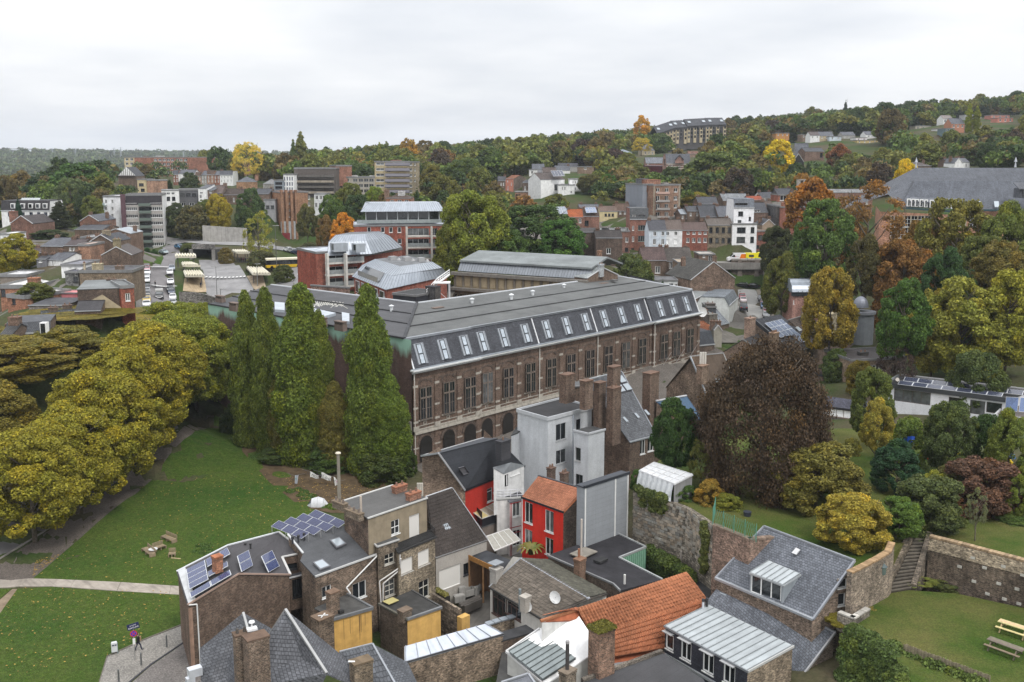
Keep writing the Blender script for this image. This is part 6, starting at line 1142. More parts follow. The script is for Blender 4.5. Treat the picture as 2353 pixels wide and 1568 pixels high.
bh('slate roofed houses with ridge chimney just above plane trees',b1,340,640,440,560,162,2,11,(GBL,2),DB,(.1,.105,.105),rm='tile',gR=G1,ch=((.35,.5,1.5,.9,1.,(.13,.09,.07)),(.75,.7,1.5,.9,1.,(.13,.09,.07))));bh('long black felt roofed range with white gutter',b1,245,560,262,300,172,0,8,('shed',.3),(.22,.2,.19),(.05,.05,.055),rm=BTM,gR=G1,win=[]);bh('dark mansard house with white dormer at left edge',b1,60,430,500,600,150,2,9,(MSD,1.7,.8),DB,(.085,.09,.1),gR=G1,ch=((0.,.5,1.6,1,1.2,(.14,.085,.065)),(.38,.6,1.5,.9,1.2,(.14,.085,.065))));p=b1.Y(372,512,150.6);m=MB().bx(p+V3(0,.5,0),1.,1.,1.9);m.bx(p+V3(0,-.03,.15),.7,.1,1.6,1);tag(m.bd('dormer_window',[PNT,'glass'],None,WH,off=tuple(p)),'tall white dormer just above the plane trees','dormer');bh('black roofed house with rooflights above plane trees',b1,640,860,310,420,165,1,9,(GBL,1.2),DB,(.045,.042,.045),gR=G1,ch=((.6,.9,2.6,.9,.8,(.15,.11,.08)),));bh('small brick house with tiled roof at the left edge',b1,-40,60,560,640,145,0,9,(GBL,1.8),DB,gY(.09),rm='tile',gR=G1,ch=((.5,.5,1.6,1.2,2),))
# ---- middle: apartment blocks
bh('tall slender orange brick tower with buttress ribs and grey foot',a2,255,495,575,1055,395,6,16,(FLT,.5),(.36,.18,.095),(.3,.15,.1),win=[(y,y+14,14,[340]) for y in(605,665,725,780)]+[(y,y+32,20,[512-8]) for y in(605,662)],name='apartment_tower',cat=ATC)
A_,B_=a2.Y(255,575,394.4),a2.Y(495,575,400.4);d_=B_-A_;m=MB();n_=V3(d_.y,-d_.x,0).normalized();m.ob(a2.Y(262,828,394)-UZ(22),V3(d_.x,d_.y,0)*.58,n_*.4,(0,0,22));tag(m.bd('grey_wall_foot',PLS,None,(.36,.37,.38)),'grey rendered lower wall of the orange brick tower','wall');m=MB();[m.ob(A_+d_*k+n_*.05-UZ(24.5),d_.normalized()*.9,n_*1.1,(0,0,25.4)) for k in(0.,.16,.34,.5)];tag(m.bd('buttress_rib','brick',None,(.33,.16,.085)),'brick ribs running up the orange tower','buttress');
p0,p1=a2.Y(275,925,393.4),a2.Y(342,925,393.4);q0,q1=a2.Y(275,992,393.4),a2.Y(342,992,393.4);m=MB().ob(q0,q1-q0,(0,.15,0),p0-q0);m.ob(q0+V3(1.,-.06,1.),(q1-q0)-V3(2,0,0),(0,.05,0),(p0-q0)-UZ(2),1);tag(m.bd('framed_mural',[PNT,PLS],None,(.2,.03,.035),off=tuple(q0)),'square red-framed panel on the grey wall of the tower','panel')
bh('white balcony house front beside the orange tower',a2,548,650,590,720,402,0,8,(FLT,.3),(.62,.63,.63),gY(.5),wm=PLS,win=[(605,640,24,(570,605,632)),(668,705,22,(565,600,630))])
t=bh('long dark grey apartment block with continuous balconies',a2,375,735,372,660,470,0,14,(FLT,.6),(.11,.095,.085),(.07,.06,.055),wm=PLS,win=[(y,y+24,24,xs(385,720,12),dict(col=(.3,.29,.27),nv=2)) for y in(428,475,520,568,615)],name=ABK,cat=ABC)
for i in range(6):q0,q1=a2.Y(376,452+i*47,469.5),a2.Y(722,452+i*47,469.5);m=MB().ob(q0,q1-q0,(0,-1.3,0),(0,0,.3));m.ob(q0+V3(0,-1.3,0),q1-q0,(0,.1,0),(0,0,1.3));m.bd('balcony',CNC,t,(.3,.26,.21) if i%2 else(.12,.11,.1))
bh('white five-storey apartment house left of dark balcony block',a2,285,375,425,575,462,0,12,(FLT,.4),WH,gY(.5),wm=PLS,win=[(y,y+32,10,(295,318,340,360),dict(col=(.1,.12,.2),sill=False)) for y in(445,490,535)]);bh('glassy stepped balcony house left of white apartment house',a2,205,285,475,580,460,0,12,(FLT,.3),(.22,.25,.28),(.15,.15,.16),wm=PLS,win=[(y,y+22,60,[245],dict(nv=4,col=DARK)) for y in(490,525,555)])
bh('blind brick end wall rising behind dark balcony block',a2,735,870,350,470,478,3,14,(FLT,.6),(.3,.12,.075),(.3,.2,.15))
bh('low beige apartment block with big square windows',a2,722,1065,448,610,480,0,13,(FLT,.5),(.36,.33,.28),(.4,.4,.38),wm=PLS,win=[(y,y+28,40,(766,826,900,948,994,1038),dict(col=(.4,.39,.36))) for y in(460,506,552)],name=ABK,cat=ABC,ch=((.42,.5,4,3,1.2,(.62,.62,.6)),(.92,.5,3,3,1.2,(.62,.62,.6))))
t=bh('nine-storey cream apartment tower with white window bands',a2,1065,1340,315,620,482,0,15,(FLT,.5),(.4,.33,.2),gY(.4),wm=PLS,win=[(y,y+22,70,[1113],N2) for y in(322,370,417,464,510)]+[(y,y+22,104,[1272],dict(nv=3)) for y in(322,370,417,464,511,558)]+[(y,y+34,34,[1185],dict(nv=2,col=(.4,.4,.42),sill=False)) for y in(322,370,417,464,510,556)],name='apartment_tower',cat=ATC,ch=((.62,.5,5,4,1.4,(.25,.13,.09)),))
for i in range(6):q=a2.Y(1158,352+i*46.5,481.4);m=MB().ob(q,(12,0,0),(0,-1.2,0),(0,0,.25));m.ob(q+V3(0,-1.2,0),(12,0,0),(0,.1,0),(0,0,1.6));m.bd('balcony',PNT,t,(.22,.21,.24))
bh('tan side of the cream tower with stacked corner balconies',a2,1340,1450,318,620,482,8,15,(FLT,.5),(.3,.25,.16),gY(.4),wm='brick',win=[(y,y+24,40,(1375,),dict(nv=3)) for y in(325,372,420,466,512,558)]+[(y,y+20,20,(1412,)) for y in(328,375,422,468)],name='apartment_wing',cat=ATC)
bh('small orange brick house with three white windows above zinc block',a2,1165,1378,628,720,330,0,11,('hip',1.5),(.33,.14,.08),TB,win=[(642,682,34,(1215,1280,1340))],rm='tile',ch=((.58,.3,2.2,2,1.4,gY(.6)),(0.,.2,1.6,1.4,2,(.22,.13,.09))))
def redblock(lB,x0,x1,y_e,y_b,Y,dy,dep,win,ze=True):return bh(lB,a2,x0,x1,y_e,y_b,Y,dy,dep,(FLT,.4),(.33,.065,.035),(.36,.39,.43),win=win,gR='red brick apartment blocks with zinc roofs',name=ABK,cat=ABC)
GLS=dict(col=(.42,.43,.43),fw=.09,sill=False)
t=redblock('rear red brick apartment block with long zinc roof and glazed loggias',890,1700,860,1250,263,4,16,[(875,922,32,(1018,1135,1205,1278),dict(nv=1)),(975,1018,34,[1280],dict(nv=1))]+[(y,y+62,186,[1440],dict(nv=4,**GLS)) for y in(885,975,1068)]+[(y,y+62,60,[1575],dict(nv=2,**GLS)) for y in(885,975,1068)])
A_,B_=a2.Y(890,855,262.4),a2.Y(1700,855,266.4);d_=(B_-A_);d_.z=0;L_=d_.length;d_.normalize();n_=V3(d_.y,-d_.x,0);bk_=-n_
for i in range(4):q=a2.Y(1335,960+i*95,263);m=MB().ob(V3(q.x,q.y,q.z)+n_*.1,d_*(L_*.42),n_*1.5,(0,0,.42));m.bd('balcony',CNC,t,(.46,.44,.4));m=MB().ob(V3(q.x,q.y,q.z+.45)+n_*1.5,d_*(L_*.42),n_*.05,(0,0,1.));m.bd('balcony_glass',PGL,t,(.2,.22,.22)) if i else None
for x in(1330,1543):q=a2.Y(x,870,263);m=MB().ob(V3(q.x,q.y,q.z-22)+n_*.1,d_*.5,n_*1.5,(0,0,22));m.bd('pier',CNC,t,(.46,.44,.4))
def zinc_top(t,A,d,L,bk,dep,z,h,ins,n,col=(.33,.36,.4)):
 c=[A+d*ins+bk*ins,A+d*(L-ins)+bk*ins,A+d*(L-ins)+bk*(dep-ins),A+d*ins+bk*(dep-ins)];m=MB()
 for p,q in zip(c,c[1:]+c[:1]):m.pl([V3(p.x,p.y,z),V3(q.x,q.y,z),V3(q.x,q.y,z+h),V3(p.x,p.y,z+h)])
 m.bd('attic_glazing','glass',t);f=MB();k=max(4,int(L/3.2))
 for i in range(k+1):f.ob(V3(c[0].x,c[0].y,z)+d*((L-2*ins)*i/k-.08)-bk*.06,d*.22,-bk*.06,(0,0,h))
 f.bd('attic_mullion',PNT,t,(.5,.52,.53))['kind']='stuff';o=[A+d*(ins-1.4)+bk*(ins-1.4),A+d*(L-ins+1.4)+bk*(ins-1.4),A+d*(L-ins+.2)+bk*(ins+3.2),A+d*(ins+1.2)+bk*(ins+3.2)]
 q=[V3(v.x,v.y,z+h+.1) for v in o[:2]]+[V3(v.x,v.y,z+h+2.3) for v in o[2:]];mP(t,[q[3],q[2],q[1],q[0]],n,col)
 m=MB();e=[q[3],q[2],V3(c[2].x,c[2].y,z+h+2.3),V3(c[3].x,c[3].y,z+h+2.3)];m.sl(e,.25);m.bd('roof',ZNC,t,col)
 for a_,b_,s in((q[0],q[3],-1),(q[1],q[2],1)):m=MB();cc=V3(c[3].x,c[3].y,z+h+2.3) if s<0 else V3(c[2].x,c[2].y,z+h+2.3);cl=V3(cc.x,cc.y,z+h);m.sl([a_,b_,cc,cl] if s>0 else[b_,a_,cl,cc],.15);m.bd('roof_end',ZNC,t,col)
 rl=MB();rl.ob(V3(A.x,A.y,z)+bk*.3,d*L,bk*.05,(0,0,.95));rl.bd('terrace_glass',PGL,t,(.25,.28,.28))
zinc_top(t,V3(A_.x,A_.y,0)+d_*.8,d_,L_-.8,bk_,15,A_.z+.3,3.,2.4,34)
t=redblock('front red brick apartment block with zinc mansard and white balconies',565,955,1085,1400,226,6,13,[(y,y+h,135,[735],dict(nv=2,**GLS)) for y,h in((1115,70),(1212,78),(1310,58))]+[(y,y+h,120,[885],dict(nv=2,**GLS)) for y,h in((1122,66),(1215,70),(1312,50))])
A_,B_=a2.Y(565,1080,225.4),a2.Y(955,1080,231.4);d_=(B_-A_);d_.z=0;L_=d_.length;d_.normalize();n_=V3(d_.y,-d_.x,0);bk_=-n_
for i in range(3):q=a2.Y(640,1192+i*102,226);m=MB().ob(V3(q.x,q.y,q.z)+n_*.1,d_*(L_*.82),n_*1.3,(0,0,.42));m.bd('balcony',CNC,t,(.56,.54,.5));m=MB().ob(V3(q.x,q.y,q.z+.45)+n_*1.3,d_*(L_*.82),n_*.05,(0,0,1.));m.bd('balcony_glass',PGL,t,(.25,.27,.27))
for x in(640,798):q=a2.Y(x,1100,226);m=MB().ob(V3(q.x,q.y,q.z-24)+n_*.1,d_*.45,n_*1.3,(0,0,24));m.bd('pier',CNC,t,(.56,.54,.5))
rgt=redblock('right flank of the front red brick apartment block',955,1300,1090,1380,231,18,12,[(1120,1150,18,(1195,1260))])
def zinc_hip(t,R,eave,top,mat=ZNC,col=(.31,.34,.38),n=(12,9)):
 k=len(eave)
 for i in range(k):j=(i+1)%k;mP(t,[top[i],top[j],eave[j],eave[i]],n[i%len(n)],col)
 m=MB().sl(top,.2);m.bd('roof',BTM,t,(.12,.125,.13))
e=[a2.Y(660,1095,226.3)+UZ(.4),a2.Y(1045,1108,231),a2.Y(1300,1078,249)];e4=e[0]+(e[2]-e[1]);tp=[a2.Y(672,985,228),a2.Y(1000,995,232),a2.Y(1195,972,246)];tp4=tp[0]+(tp[2]-tp[1]);z_=sum(v.z for v in e)/3
for v in e+[e4]:v.z=z_
zt_=sum(v.z for v in tp)/3
for v in tp+[tp4]:v.z=zt_
zinc_hip(t,a2,e+[e4],tp+[tp4],n=(14,10))
tp2=[a2.Y(735,930,231),a2.Y(985,935,234),a2.Y(1100,925,243)];tq=tp2[0]+(tp2[2]-tp2[1]);zz=sum(v.z for v in tp2)/3
for v in tp2+[tq]:v.z=zz
zinc_hip(t,a2,tp+[tp4],tp2+[tq],n=(14,10))
for x,y,w,h in((755,1000,130,75),(925,1005,90,75)):p=a2.Y(x,y+h,226.6);m=MB();W_=w*.2686*226/2240;m.bx(p+V3(0,1.,-.3),W_,2.4,h*.2686*226/2240,0,math.atan2(d_.y,d_.x));m.bx(p+V3(0,-.25,.2),W_*.9,.2,h*.2686*226/2240-.7,1,math.atan2(d_.y,d_.x));m.bd('loggia',[ZNC,'glass'],t,(.36,.39,.42))
t=tH(ABK,'nearest zinc-roofed apartment block with big hipped roof and roof terrace',ABC,a2.Y(1150,1500,200),'red brick apartment blocks with zinc roofs')
z_=22.4;par=lambda q,z:(lambda v:v+[v[0]+(v[2]-v[1])])([a2(x,y,z) for x,y in q]);e=par(((875,1298),(1160,1412),(1700,1290)),z_)
cE=sum(e,Vector())/4;tp=par(((965,1200),(1215,1292),(1640,1225)),z_+2.1);t2_=par(((1075,1150),(1285,1212),(1560,1175)),z_+3.)
zinc_hip(t,a2,e,tp,n=(16,18));zinc_hip(t,a2,tp,t2_,n=(16,18));m=MB()
for p,q in zip(e,e[1:]+e[:1]):p2,q2=cE+(p-cE)*.96,cE+(q-cE)*.96;m.pl([V3(p2.x,p2.y,z_-16),V3(q2.x,q2.y,z_-16),V3(q2.x,q2.y,z_-.1),V3(p2.x,p2.y,z_-.1)])
m.bd('wall','brick',t,(.33,.065,.035));g=MB();p,q=cE+(e[0]-cE)*.965,cE+(e[1]-cE)*.965;d_=q-p;n_=V3(d_.y,-d_.x,0).normalized()
for i in range(5):
 for k in range(2):w_=MB();o=p+d_*(.06+.19*i)-UZ(3.2+3*k)+n_*.03;w_.ob(o,d_*.13,n_*.08,(0,0,2.6));f=w_.bd('window',PNT,t,WH);w_=MB();w_.ob(o+d_*.008+n_*.06+UZ(.12),d_*.114,n_*.05,(0,0,2.36));w_.bd('pane','glass',f);w_=MB();w_.ob(o+d_*.14+n_*.3,d_*.05,n_*.08,(0,0,1.8));w_.bd('balcony_screen',PGL,t,(.5,.55,.55))
tr_=MB();a_,b_=tp[0].lerp(tp[1],.12),tp[0].lerp(tp[1],.78);a0,b0=e[0].lerp(e[1],.16),e[0].lerp(e[1],.76);tr_.pl([mv(a0.lerp(a_,.25),.3),mv(b0.lerp(b_,.25),.3),mv(b_,.1)-n_*-.1,mv(a_,.1)]);tr_.bd('terrace_opening','glass',t);tr_=MB();tr_.ob(mv(a0.lerp(a_,.2),.2)+n_*.2,b0-a0,n_*.05,(0,0,1.1));tr_.bd('terrace_glass',PGL,t,(.2,.22,.22))
for k in(.3,.55,.8):v=t2_[0].lerp(t2_[2],k);m=MB().bx(v,1.6,1.2,.9,0,.7);m.tb(mv(v+V3(1.5,0,0),0),mv(v+V3(1.5,0,0),.5),.5,.2,8);m.bd('roof_unit',PNT,t,gY(.3))
P=dict(a=a2.Y(1225,1480,188),b=a2.Y(1345,1520,186),c=a2.Y(1560,1400,192));bh('black clad boiler house with chimney by the white stair',a2,1222,1420,1455,1600,190,-3,8,(FLT,.3),(.035,.036,.042),gY(.03),wm='cladding',name='boiler_house',cat='outbuilding',ch=((1.1,.6,2.4,1.8,2.6,(.04,.04,.045)),))
t=tH('fire_escape','white steel outside stair beside the zinc-roofed block','stair',a2.Y(1600,1480,192));s0,s1=a2.Y(1510,1455,190),a2.Y(1610,1350,193);s2=a2.Y(1705,1285,196)
for p,q in((s0,s1),(s1+V3(0,-1,0),s2)):
 for o in(0,1.2):m=MB();m.bm(p+V3(0,o,0),q+V3(0,o,0),.14,.3);m.bd('stringer',PNT,t,WH);m=MB().bm(p+V3(0,o,1.),q+V3(0,o,1.),.07,.07);m.bm(p+V3(0,o,.55),q+V3(0,o,.55),.05,.05);[m.bm(p.lerp(q,i/5)+V3(0,o,0),p.lerp(q,i/5)+V3(0,o,1.),.05,.05) for i in range(6)];m.bd('handrail',PNT,t,WH)
 for i in range(12):m=MB();v=p.lerp(q,(i+.5)/12);m.ob(v+V3(-.2,0,0),(.4,0,0),(0,1.2,0),(0,0,.06));m.bd('tread',PNT,t,gY(.6))
m=MB().bx(s1+V3(.8,.2,-.1),3.2,2.6,.2);m.bd('landing',PNT,t,WH)
for dx,dy in((-.6,-.9),(2.2,-.9),(-.6,1.4),(2.2,1.4)):m=MB();v=s1+V3(dx,dy,0);m.tb(v,v-UZ(14),.12,n=6);m.bd('post',PNT,t,(.5,.51,.52))
m=MB();[m.bm(s1+V3(-.6,-.9,-z),s1+V3(2.2,-.9,-z-2.5),.07,.07) for z in(1,4)];m.bd('brace',PNT,t,WH)
bh('old brick boundary wall with ivy clump by the red block',a2,520,840,1385,1470,205,-4,.6,(FLT,.15),(.25,.15,.12),(.4,.36,.32),wm=OBR,name='wall',cat='wall')
# ---- sandstone hall with the arcade, behind the school
t=tH('arcaded_hall','long sandstone hall with arcaded clerestory and grey metal roof','hall',a2.Y(1750,1500,225))
h0,h1=a2.Y(1750,1295,222),b3.Y(745,270,0+206);h0.z=h1.z=(h0.z+h1.z)/2+.5;d_=h1-h0;d_.z=0;L_=d_.length;d_.normalize();n_=V3(d_.y,-d_.x,0);bk_=-n_
m=MB();wall(m,h0,h1,h0.z-14,[(0,h0.z-.4),(L_,h0.z-.4)]);wall(m,h0+bk_*20,h0,h0.z-14,[(0,h0.z-.4),(20,h0.z-.4)]);m.bd('wall',PLS,t,(.36,.28,.17))
m=MB().ob(h0+n_*.1-d_*.4-UZ(.5),d_*(L_+.8),n_*1.,(0,0,.7));m.ob(h0-UZ(3.9)+n_*.05-d_*.4,d_*(L_+.8),n_*1.6,(0,0,.6));m.bd('cornice',STN,t,(.17,.155,.135))
up_=MB();q=[h0+bk_*1.5+UZ(.2),h1+bk_*1.5+UZ(.2),h1+bk_*3+UZ(2.3),h0+bk_*3+UZ(2.3)];mP(t,[q[3],q[2],q[1],q[0]],48,(.2,.215,.235));rf=MB();q2=[q[3]-n_*0.+UZ(.3)+n_*.7,q[2]+UZ(.3)+n_*.7,h1+bk_*11+UZ(4.2),h0+bk_*11+UZ(4.2)];rf.sl(q2,.4);rf.sl([q2[3],q2[2],h1+bk_*20+UZ(2),h0+bk_*20+UZ(2)],.4);rf.bd('roof','felt',t,(.165,.18,.18))
for i in range(15):m=MB();m.ob(h0+d_*(L_*(i+.12)/15)-UZ(3.)+n_*.02,d_*(L_*.76/15),n_*.08,(0,0,2.1));m.bd('stone_panel',PLS,t,(.42,.34,.22));m=MB().ob(h0+d_*(L_*i/15)-UZ(3.3)+n_*.02,d_*.5,n_*.3,(0,0,2.8));m.bd('pilaster',STN,t,(.22,.19,.15))
for i in range(14):
 for k in(0,1):
  m=MB();c=h0+d_*(L_*(i+.3+.4*k)/14)-UZ(8.6)+n_*.06;pts=[(-.75,0),(.75,0)]+[(.75*math.cos(math.pi*j/8),3.+.75*math.sin(math.pi*j/8)) for j in range(9)];m.pl([c+d_*x+UZ(z) for x,z in pts]);m.bd('arched_window','glass',t)
  m=MB();ar=[(.95*math.cos(math.pi*j/8),3.+.95*math.sin(math.pi*j/8)) for j in range(9)];[m.bm(c+d_*xa+UZ(za)+n_*.05,c+d_*xb+UZ(zb)+n_*.05,.25,.35) for(xa,za),(xb,zb) in zip(ar,ar[1:])];[m.tb(c+d_*x+n_*.1,c+d_*x+n_*.1+UZ(3),.18,n=7) for x in(-.98,.98)];m.bd('arch',STN,t,(.26,.22,.16))
for x,y in((1165+700,1165),(1950,1140),(2030,1150)):cH(t,a2.Y(x,y,232),2.2,1.2,2.,.6,(.17,.13,.1),pO=0)
P=dict(a=b3.Y(748,240,207),e=b3.Y(880,160,209),b=b3.Y(1010,205,214));bh('white-edged brick gable end closing the sandstone hall',b3,748,1008,228,330,206,6,4,(GFR,1.9),(.14,.085,.06),(.3,.32,.32),name='gable_house',cat='house',ch=((.42,-.02,1.2,.8,1.6,(.45,.48,.5)),))
t=tH('round_chimney','round orange brick chimney stack behind the hall','chimney',b3.Y(850,160,222));m=MB();p=b3.Y(850,150,222);m.tb(p-UZ(4),p+UZ(3.9),.62,.56,14);[m.tb(p+UZ(z),p+UZ(z+.2),.68,n=14) for z in(0,1.2,2.4,3.6)];m.bd('shaft',OBR,t,(.26,.13,.075))
def rz(px,Y):return px*.26857*Y/2240
# ---- houses up the hillside (middle)
H=lambda lB,x0,x1,ye,yb,Y,rh,wc,rc,win=(),R=a3,k=GBL,dep=10,dy=0,wm='brick',rm='slate',ch=(),grp=G3,**kw:bh(lB,R,x0,x1,ye,yb,Y,dy,dep,(k,max(.3,rz(rh,Y)-(dep*.5*(R.p(0,ye)[1]-368)/2240 if k in(GBL,'hip') else 0))) if k!=FLT else(FLT,.3),wc,rc,wm,rm,win,ch,grp,**kw)
c1_=((.9,.5,1.3,.9,1.2),)
PK=(.5,.21,.15)
H('dark brick house at the left of the pink house',-20,48,800,870,470,40,DB,SLD,[(815,840,9,(10,30))],ch=c1_)
H('pink rendered house with orange tiled roof on the hillside',48,115,783,905,470,32,PK,(.3,.13,.075),[(795,810,9,(65,)),(845,880,9,(68,)),(815,840,9,(98,))],wm=PLS,rm='tile',sw=('brick',(.1,.07,.055)),dep=13,dy=-2)
H('dark brick villa with hipped slate roof',195,380,815,890,455,52,(.1,.065,.05),SLD,[(845,880,12,(215,275))],k='hip',dep=14,ch=c1_)
H('flat-roofed orange brick annex with big window',128,305,895,975,440,0,(.3,.15,.085),(.4,.38,.35),[(915,960,38,(155,),CD)],k=FLT)
H('white house with dark roof between brown roofs',250,320,705,755,500,0,WH,gY(.4),[(715,740,18,(275,))],k=FLT,wm=PLS);H('slate roofed house with dark dormer above white block',275,380,700,740,520,45,(.3,.3,.32),SL,wm=PLS,k=GBL);H('brown roofed house behind big white gable',365,480,730,790,490,45,WH,(.085,.06,.05),wm=PLS)
bh('big white gabled house with solar panels on brown roof',a3,350,552,790,910,430,6,11,(GBL,rz(58,430)),WH,(.085,.065,.058),PLS,'slate',[(830,880,30,(478,),CD)],c1_,G3);p_=[a3.Y(x,y,Y) for x,y,Y in((430,725,437),(530,722,437),(548,768,432),(455,772,432))];pN(tH('solar_array','dark solar panels on the big white gabled house','solar panels',p_[0]),p_[0]+V3(0,-1.2,.6),p_[1]-p_[0],p_[3]-p_[0],4,1,.1,(.02,.025,.045))
H('white stepped modern house with flat roofs',500,640,835,910,425,0,WH,gY(.6),[(850,880,14,(535,555)),(885,908,16,(610,))],k=FLT,wm=PLS);H('upper white block of the stepped modern house',595,700,785,880,432,0,WH,gY(.6),[(800,825,12,(625,645,665)),(855,880,18,(640,680))],k=FLT,wm=PLS)
H('grey slate roofed house above stepped white house',470,600,712,745,540,42,WH,SL,wm=PLS,ch=c1_);H('long slate roof with ridge among hillside trees',500,668,680,710,560,32,GY,SLD,wm=PLS);H('flat brown brick house beside dark beech',672,805,680,735,520,0,(.24,.16,.11),(.3,.25,.2),[(685,702,22,(730,))],k=FLT)
H('pale slate cottage among dark beeches',985,1130,560,585,640,28,(.6,.62,.64),(.22,.25,.28),[(570,582,16,(1045,))],wm=PLS,k='hip');H('cream villa with grey hipped roof below castle block',1205,1325,540,580,660,55,(.42,.36,.26),SL,[(550,572,11,(1245,1275,1305))],wm=PLS,k='hip',dep=14)
H('brick house with mansard below yellow tree',1250,1420,650,680,560,50,(.28,.14,.1),(.16,.17,.19),[(640,660,10,(1265,))],k=GBL);H('dark red shingled barn wall',1245,1405,672,755,540,8,(.1,.012,.018),(.09,.02,.02),k=GBL,wm='tile')
t=bh('striped red brick villa with steep slate roof and central gable',a3,1422,1628,650,770,500,0,12,(MSD,rz(80,500),3.),(.34,.19,.16),SL,'brick','slate',[(660,705,14,(1450,1470,1580,1605)),(670,725,22,(1535,)),(745,770,14,(1450,1600))],((0.,.3,1.2,1,2),),G3);p=a3.Y(1535,650,499);m=MB();q=[a3.Y(x,y,499) for x,y in((1498,650),(1572,650),(1572,620),(1535,578),(1498,620))];m.pl([q[0],q[1],q[2],q[3],q[4]]);m.bd('gable_front','brick',t,(.34,.19,.16));m=MB().bm(q[3]+V3(0,-.2,0),q[2]+V3(0,-.2,0),.5,.4);m.bm(q[3]+V3(0,-.2,0),q[4]+V3(0,-.2,0),.5,.4);m.bd('barge_board',PNT,t,(.05,.05,.06))
for i in range(6):z=a3.Y(1525,662+i*18,500).z;m=MB().ob(V3(a3.Y(1422,700,500).x,499.8,z),(rz(206,500),0,0),(0,.3,0),(0,0,.35));m.bd('pale_band',STN,t,(.5,.45,.4))
H('small brick house at right of the striped villa',1615,1700,570,610,620,25,(.3,.2,.15),(.24,.12,.08),[(575,600,10,(1690,))],rm='tile')
t=tH(ABK,'castle-like dark apartment block with cream bay columns on the crest',ABC,a3.Y(1640,490,760));q=[a3.Y(1345,410,745),a3.Y(1500,345,752),a3.Y(1905,318,775)]
for i,(x0,x1,y0,y1,yb) in enumerate(((1342,1500,398,345,500),(1500,1600,345,340,470),(1600,1785,332,322,460),(1785,1935,320,318,470))):
 p0,p1=a3.Y(x0,y0,750+i*4),a3.Y(x1,y1,754+i*4);b_=a3.Y(x0,yb,750).z-6;m=MB();wall(m,p0,p1,b_,[(0,p0.z),((V3(p1.x-p0.x,p1.y-p0.y)).length,p1.z)]);m.bd('wall',PLS,t,(.085,.08,.08));d=p1-p0;bk=nL(d);m=MB().sl([p0-bk*.5,p1-bk*.5,p1+bk*7+UZ(5.5),p0+bk*7+UZ(5.5)],.4);m.sl([p0+bk*7+UZ(5.5),p1+bk*7+UZ(5.5),p1+bk*14,p0+bk*14],.4);m.bd('roof','slate',t,SLD)
 n=max(3,int((x1-x0)/26));dn=V3(d.x,d.y,0).normalized();nn=V3(dn.y,-dn.x,0);L=V3(d.x,d.y,0).length
 for k in range(n):
  u=(k+.5)/n;z1=p0.z+(p1.z-p0.z)*u;lo=b_+6+(0 if i<1 else 2)
  if k%2==0 or i==0:m=MB();m.ob(V3(p0.x,p0.y,lo-3)+dn*(L*u-1.1)+nn*.1,dn*2.2,nn*.9,(0,0,z1-lo+1));m.bd('bay_column',PLS,t,(.44,.37,.25))
  for r in range(4):
   zz=z1-3.2-3.*r
   if zz>lo-2:m=MB();m.ob(V3(p0.x,p0.y,zz)+dn*(L*u-.6)+nn*(1.03 if(k%2==0 or i==0) else .05),dn*1.3,nn*.06,(0,0,1.9));m.bd('pane','glass',t)
 for k in range(3):v=p0.lerp(p1,(k+.5)/3)+bk*3+UZ(3.);m=MB().sl([v+dn*-1.2-bk*.9+UZ(-.5),v+dn*1.2-bk*.9+UZ(-.5),v+dn*1.2+bk*.9+UZ(.9),v-dn*1.2+bk*.9+UZ(.9)],.1);m.bd('skylight','skyglass',t) if k!=1 else None
for x0,x1,ye,yb,Y,rh,wc,rc,lb in((232,345,392,465,640,3,(.45,.22,.08),(.3,.2,.12),'orange-brown hillside house left of the dark conifer'),(455,512,405,470,620,4,(.2,.14,.1),gY(.2),'narrow brown brick house on the slope'),(525,605,412,462,600,32,WH,(.09,.07,.065),'white hillside house with brown roof'),(605,725,415,470,602,35,(.4,.33,.22),SL,'cream hillside house with slate roof'),(690,790,420,450,598,6,(.5,.55,.6),(.4,.45,.5),'low pale blue-grey garage roof on the slope'),(800,910,410,445,620,28,GY,SL,'grey slate house right of the pale garage'),(915,1010,432,470,600,8,WH,gY(.5),'white terrace house with balcony on the slope'),(1000,1105,405,440,615,28,WH,SL,'white hillside house with slate roof by lime tree'),(925,1100,452,485,590,10,(.46,.36,.17),(.2,.12,.1),'pale yellow lower house with brown roof')):
 H(lb,x0,x1,ye,yb,Y,rh,wc,rc,[(ye+6,ye+22,11,xs(x0,x1,max(2,int((x1-x0)/36))))],R=a4,k=GBL if rh>12 else FLT,wm='brick' if wc[0]<.3 else PLS)
H('brown timber lodge with steep slate roof',480,645,548,620,500,30,(.17,.1,.075),SLD,R=a4,win=[(560,600,22,(620,),CD)],dep=12);H('black timber barn with green window',372,470,640,690,480,70,gY(.02),(.1,.105,.115),R=a4,k=GFR,wm='wood',win=[(645,668,26,(435,),dict(col=(.2,.4,.25)))]);H('steep slate church-like roof above black barn',405,520,580,640,520,100,GY,SL,R=a4,k=GBL,dep=8)
